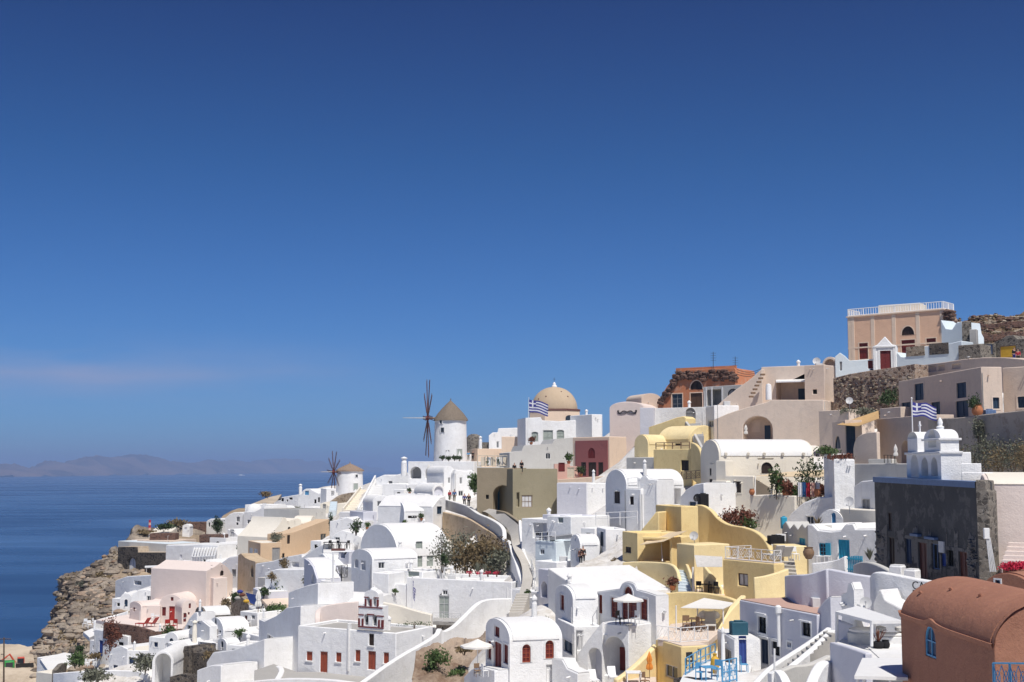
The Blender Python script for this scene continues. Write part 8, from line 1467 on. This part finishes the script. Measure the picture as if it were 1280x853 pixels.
# left slope
blk('white cube with a dark arched door under the far row', 262, 282, 262, 260, 672, 688, 5, front=[('B', 272, 682, 4.6, 10, 'dark')])
blk('white stepped block with two small windows above the beige house', 318, 338, 242, 240, 650, 672, 5, 'prof', top=[(318, 656), (326, 650), (338, 650)], front=[('W', 324, 663, 3.4, 4, 'glass'), ('W', 332, 660, 3.4, 5, 'glass')])
blk('white flat house with grey doors in front of the striped pergola', 258, 282, 222, 220, 706, 724, 4, front=[('D', 266, 718, 4.6, 9, 'grey'), ('W', 275, 715, 4, 4, 'glass')])
blk('white low cube right of the flat pergola', 206, 222, 232, 231, 702, 716, 4, front=[('W', 213, 709, 3.6, 4, 'glass')])
blk('white half-round vault behind the pink gabled house', 232, 252, 214, 212, 704, 722, 5, 'vault', pys=712)
blk('small white vault beside the lumpy round roof', 150, 165, 206, 206, 742, 760, 5, 'vault', pys=750, front=[('A', 157.5, 754, 4, 9, 'dblue')])
blk('white cube with tiny dark window over the cliff', 140, 156, 214, 213, 748, 764, 4, front=[('W', 148, 756, 3.4, 4, 'dark')])
blk('white terrace cube with blue door left of the red climber', 112, 128, 186, 184, 800, 822, 4, front=[('W', 118, 810, 4, 5, 'navy')])
blk('white vault with blue door in the bottom-left cluster', 206, 222, 164, 163, 790, 812, 5, 'vault', pys=798, front=[('B', 214, 804, 5, 12, 'dblue')])
blk('white cube with a blue window above the big arch', 186, 206, 166, 165, 796, 818, 4, front=[('W', 195, 806, 5, 6, 'navy', {'tr': 'white3'})])
blk('white cube with red door beside the small stone terrace', 300, 322, 164, 162, 764, 784, 4, front=[('D', 308, 776, 4.6, 12, 'dred'), ('W', 316, 772, 4, 5, 'glass')])
blk('white cube with grey door, lower left of the curved wall block', 284, 308, 146, 145, 806, 826, 4, front=[('D', 292, 818, 5, 13, 'grey'), ('W', 301, 814, 4.6, 5, 'glass')])
blk('white step block in front of the curved wall block', 306, 326, 142, 141, 816, 838, 3, par=.3)
wall('garden_wall', 'low white wall winding below the blue glazed door', [(150, 850, 160), (170, 846, 159), (188, 848, 156), (196, 856, 150)], 2., 'white', .35, 3)
wall('stone_wall', 'dark stone wall under the white yard at the bottom left', [(214, 846, 146), (232, 842, 145), (252, 846, 144), (266, 856, 142)], 3., 'darkstone', .5, 3)
stairs('steps', 'white steps beside the slit-window vault', (318, 812, 148), (330, 812, 147), (316, 790, 156), 8, 'white3'); stairs('steps', 'white steps between the pink terrace and the blue porch', (238, 812, 160), (247, 812, 159), (236, 792, 168), 7, 'white3')
for i, (px, py, Y, c) in enumerate([(268, 690, 246, 'leaf'), (300, 690, 236, 'leafdark'), (236, 726, 206, 'leaf'), (330, 746, 168, 'leafdark'), (196, 838, 158, 'leaf'), (262, 826, 146, 'leafdry'), (300, 798, 154, 'leaf'), (148, 800, 176, 'leafred'), (282, 760, 172, 'leafdry'), (292, 752, 176, 'leafdark'), (228, 812, 158, 'leaf')]):
    bush('terrace_plant', ['green plant on the low terrace house of the far row', 'dark plant right of the wooden shelf', 'green plant behind the tall blank pink house', 'dark plant by the cream corner block', 'green plant left of the big arch', 'dry plant on the lava-stone block', 'green plant on the long rounded house', 'red-leaved plant beside the blue door', 'dry scrub on the rubble bank', 'dark scrub on the rubble bank top', 'green plant by the white steps, bottom left'][i], 'plant', at(px, py, Y), .75, 1.2, c, 160, .14, 'plants on the left slope', 220 + i)
for i, (px, py, Y) in enumerate([(250, 760, 166), (276, 700, 232), (312, 702, 196), (200, 790, 172), (168, 812, 168), (330, 772, 152)]):
    chimney('chimney', ['small pale chimney in front of the rubble vault', 'small pale chimney near the striped pergola', 'small pale chimney beside the grey wooden doors', 'small pale chimney on the pink terrace edge', 'small pale chimney on the cream roof', 'small pale chimney by the curved wall block'][i], at(px, py, Y), .17, .75, 'white')
# centre and lower path
blk('white cube with a dark door left of the cafe terrace', 388, 402, 182, 181, 676, 692, 4, front=[('D', 395, 686, 4.4, 10, 'dark')])
blk('white low vault under the ornate dark railing', 428, 441, 150, 149, 730, 748, 4, 'vault', pys=738, front=[('A', 434.5, 742, 4, 8, 'grey')])
blk('white step block at the foot of the two-window house', 466, 486, 138, 137, 716, 732, 3, par=.25)
blk('white parapet box beside the lower path steps', 656, 674, 122, 120, 738, 760, 3, par=.3)
blk('white low room with grey door above the small barrel vault', 726, 744, 131, 130, 660, 682, 4, front=[('D', 735, 673, 5, 13, 'grey')])
blk('white plinth wall left of the lavender passage', 640, 656, 124, 123, 736, 756, 2, par=0)
railing('railing', 'white tube railing along the lower path bend', [at(664, 712, 131), at(668, 726, 127), at(668, 740, 123)], 1., 'lgrey', post=1.5, rails=(1., .5), r=.03)
for i, (px, py, Y, c) in enumerate([(700, 720, 120, 'leafdry'), (742, 722, 113, 'leafdry'), (768, 704, 117, 'leafdry'), (658, 744, 120, 'leaf'), (682, 780, 100, 'leafdark'), (494, 742, 134, 'leaf')]):
    bush('tuft', ['dry weed tuft on the plaster bank, left', 'dry weed tuft low on the plaster bank', 'dry weed tuft high on the plaster bank', 'small green plant by the lower path steps', 'dark plant left of the slit-window wing', 'green plant on the white annex'][i], 'plant', at(px, py, Y), .4, .5, c, 80, .09, 'weeds and small plants in the centre', 250 + i)
for i, (px, py, Y) in enumerate([(712, 738, 100), (668, 768, 90), (500, 690, 148), (530, 662, 158), (602, 728, 134), (742, 600, 165), (806, 590, 138)]):
    chimney('chimney', ['white chimney pot on the slit-window wing', 'white chimney pot on the arched-window vault', 'white chimney pot on the two-window house roof', 'white chimney pot on the big half-round vault', 'white chimney pot on the grey-green door house', 'white chimney pot on the shaded wall by the peach parapet', 'white chimney pot over the stair tower'][i], at(px, py, Y), .2, 1.0, 'white3')
# ------------------------------------------------------------------ hillside under the village, from the feet of everything built
def hillside():
    for p in [(40, 850, 245), (100, 853, 200), (200, 700, 285), (150, 690, 285), (330, 625, 345), (260, 655, 320), (420, 605, 345), (480, 600, 330), (560, 600, 300), (700, 560, 300), (800, 530, 280), (900, 510, 260), (1000, 480, 250), (1100, 455, 230), (1280, 430, 220)]:
        q = at(*p); CP.append((q.x, q.y, q.z))
    for p in [(60, 880, 190), (90, 880, 180), (130, 880, 172), (170, 880, 165), (60, 900, 160), (120, 900, 150), (180, 900, 144), (90, 870, 200), (120, 862, 196)]: q = at(*p); CP.append((q.x, q.y, q.z))
    for p in [(775, 600, 182), (790, 600, 176), (805, 600, 170), (770, 598, 190), (790, 590, 190), (815, 590, 184)]: q = at(*p); CP.append((q.x, q.y, q.z))
    for p in [(100, 900, 120), (300, 950, 90), (500, 960, 70), (700, 960, 60), (900, 980, 45), (1100, 1010, 35)]: q = at(*p); CP.append((q.x, q.y, q.z))
    for x, y, z in [(-150, 270, -90), (-150, 330, -100), (-130, 390, -100), (-90, 430, -95), (-40, 440, -80), (0, 430, -60), (60, 400, -20), (120, 380, 10), (-150, 200, -80), (-140, 120, -70), (-120, 60, -60), (-80, 30, -45), (180, 320, 30), (200, 100, 10), (120, 40, -2), (220, 220, 32)]: CP.append((x, y, z))
    A = np.array(CP); st = 1.6; xs = np.arange(-150, 225, st); ys = np.arange(24, 440, st); gx, gy = np.meshgrid(xs, ys); Z = np.zeros(gx.shape)
    for i in range(len(ys)):
        d2 = (gx[i][:, None] - A[None, :, 0]) ** 2 + (gy[i][:, None] - A[None, :, 1]) ** 2 + .6; wt = d2 ** -1.9; Z[i] = (wt * A[None, :, 2]).sum(1) / wt.sum(1)
    for _ in range(2):
        Zp = np.pad(Z, 1, mode='edge'); Z = (Zp[1:-1, 1:-1] * 2 + Zp[:-2, 1:-1] + Zp[2:, 1:-1] + Zp[1:-1, :-2] + Zp[1:-1, 2:]) / 6
    # the coast: left of it the land falls steeply to the sea
    cy, cx = zip(*sorted([(at(px, 700, Y).y, at(px, 700, Y).x) for px, Y in ((78, 120), (78, 190), (75, 215), (105, 232), (140, 244), (168, 258), (180, 275), (212, 290), (245, 302), (300, 322), (350, 336), (420, 350), (500, 370))]))
    lim = np.interp(gy, cy, cx); over = np.clip(lim - gx, 0, None); Z -= 2.6 * over; Z = np.maximum(Z, SEA - 3)
    Z -= .45; m = MB(); P = []
    for i in range(len(ys)):
        P.append([V((gx[i, j], gy[i, j], Z[i, j] + .35 * noise.fractal(V((gx[i, j] * .15, gy[i, j] * .15, 0)), 1., 2., 4) + (1.3 * (noise.ridged_multi_fractal(V((gx[i, j] * .13, gy[i, j] * .13, 1)), 1., 2.1, 6, 1., 2.) - 1.2) if gx[i, j] < -60 else 0))) for j in range(len(xs))])
    m.grid(P); o = m.build('hillside', 'town_ground', fix=False); o['kind'] = 'structure'
hillside()
# loose rock and scrub on the cliff, the hill behind the mansion and its old terrace walls
def scatter(name, mat, pts, r0, r1, leaf=False, seed=4):
    rd = random.Random(seed); m = MB()
    for p in pts:
        r = rd.uniform(r0, r1)
        if leaf: q = leaves(14, r, r, r * .6, r * .35, p + UP * r * .3, seed=rd.randint(0, 9999)); k = len(m.v); m.v += q.v; m.f += [tuple(i + k for i in f) for f in q.f]; m.m += q.m
        else: a = rd.uniform(0, 6); m.lathe(p, [(.01, -r * .7), (r * .8, -r * .4), (r, .05), (r * .6, r * .45), (.01, r * .6)], rd.choice((5, 6, 7)), a0=a, a1=a + 6.28319, sx=rd.uniform(.7, 1.7))
    o = m.build(name, mat, smooth=False, fix=False); o['kind'] = 'stuff'
bpy.context.view_layer.update(); DG = bpy.context.evaluated_depsgraph_get()
def on_rock(rects, n, names, seed=3):
    rd = random.Random(seed); out = []
    for _ in range(n * 4):
        x0, x1, y0, y1 = rd.choice(rects); ok, loc, _n, _i, ob, _m = SC.ray_cast(DG, O0, ray(rd.uniform(x0, x1), rd.uniform(y0, y1)).normalized(), distance=500)
        if ok and ob.name in names: out.append(V(loc))
    return out[:n]
CL = [(70, 190, 690, 800), (40, 130, 720, 850), (90, 150, 725, 790)]; RK = ('cliff', 'cliff_top', 'hillside', 'hill', 'ground')
scatter('boulders', 'cliff_rock', on_rock(CL, 420, RK), .25, 1.0); scatter('dark_boulders', 'ruin_rock', on_rock(CL, 200, RK, 8), .2, .8); scatter('cliff_scrub', 'leafdry', on_rock(CL, 150, RK, 11), .3, .8, True)
HR = [(1196, 1280, 394, 440)]
scatter('hill_stones', 'redstone', on_rock(HR, 130, RK, 12), .15, .45); scatter('pale_hill_stones', 'palestone', on_rock(HR, 90, RK, 14), .15, .5); scatter('hill_scrub', 'leafdry', on_rock(HR, 120, RK, 13), .2, .55, True)
for i, (y0, y1, Y) in enumerate([(407, 403, 196), (420, 416, 190)]): wall('stone_wall', ['upper old dry-stone terrace wall on the brown hill', 'lower old dry-stone terrace wall on the brown hill'][i], [(1212 + i * 8, y0, Y), (1245, y0 - 2, Y - 1), (1262, y1 - 1, Y - 1.5), (1300, y1, Y - 2)], 1.0, 'redstone', .5, 3)
# ------------------------------------------------------------------ the air over the sea
HAZE = 6.2e-5
m_, t_, b_ = _m('haze_air'); t_.nodes.remove(b_); pv = t_.nodes.new('ShaderNodeVolumePrincipled'); pv.inputs['Color'].default_value = (.46, .63, .92, 1); pv.inputs['Density'].default_value = HAZE; pv.inputs['Anisotropy'].default_value = 0.1
t_.links.new(pv.outputs[0], [n for n in t_.nodes if n.type == 'OUTPUT_MATERIAL'][0].inputs['Volume']); MATS['haze_air'] = m_
mh = MB(); mh.box(O0, X1, Y1, UP, (-61000, 61000), (-2000, 76000), (SEA - 1.5, 420)); oh = mh.build('haze', 'haze_air', smooth=False); oh['kind'] = 'stuff'
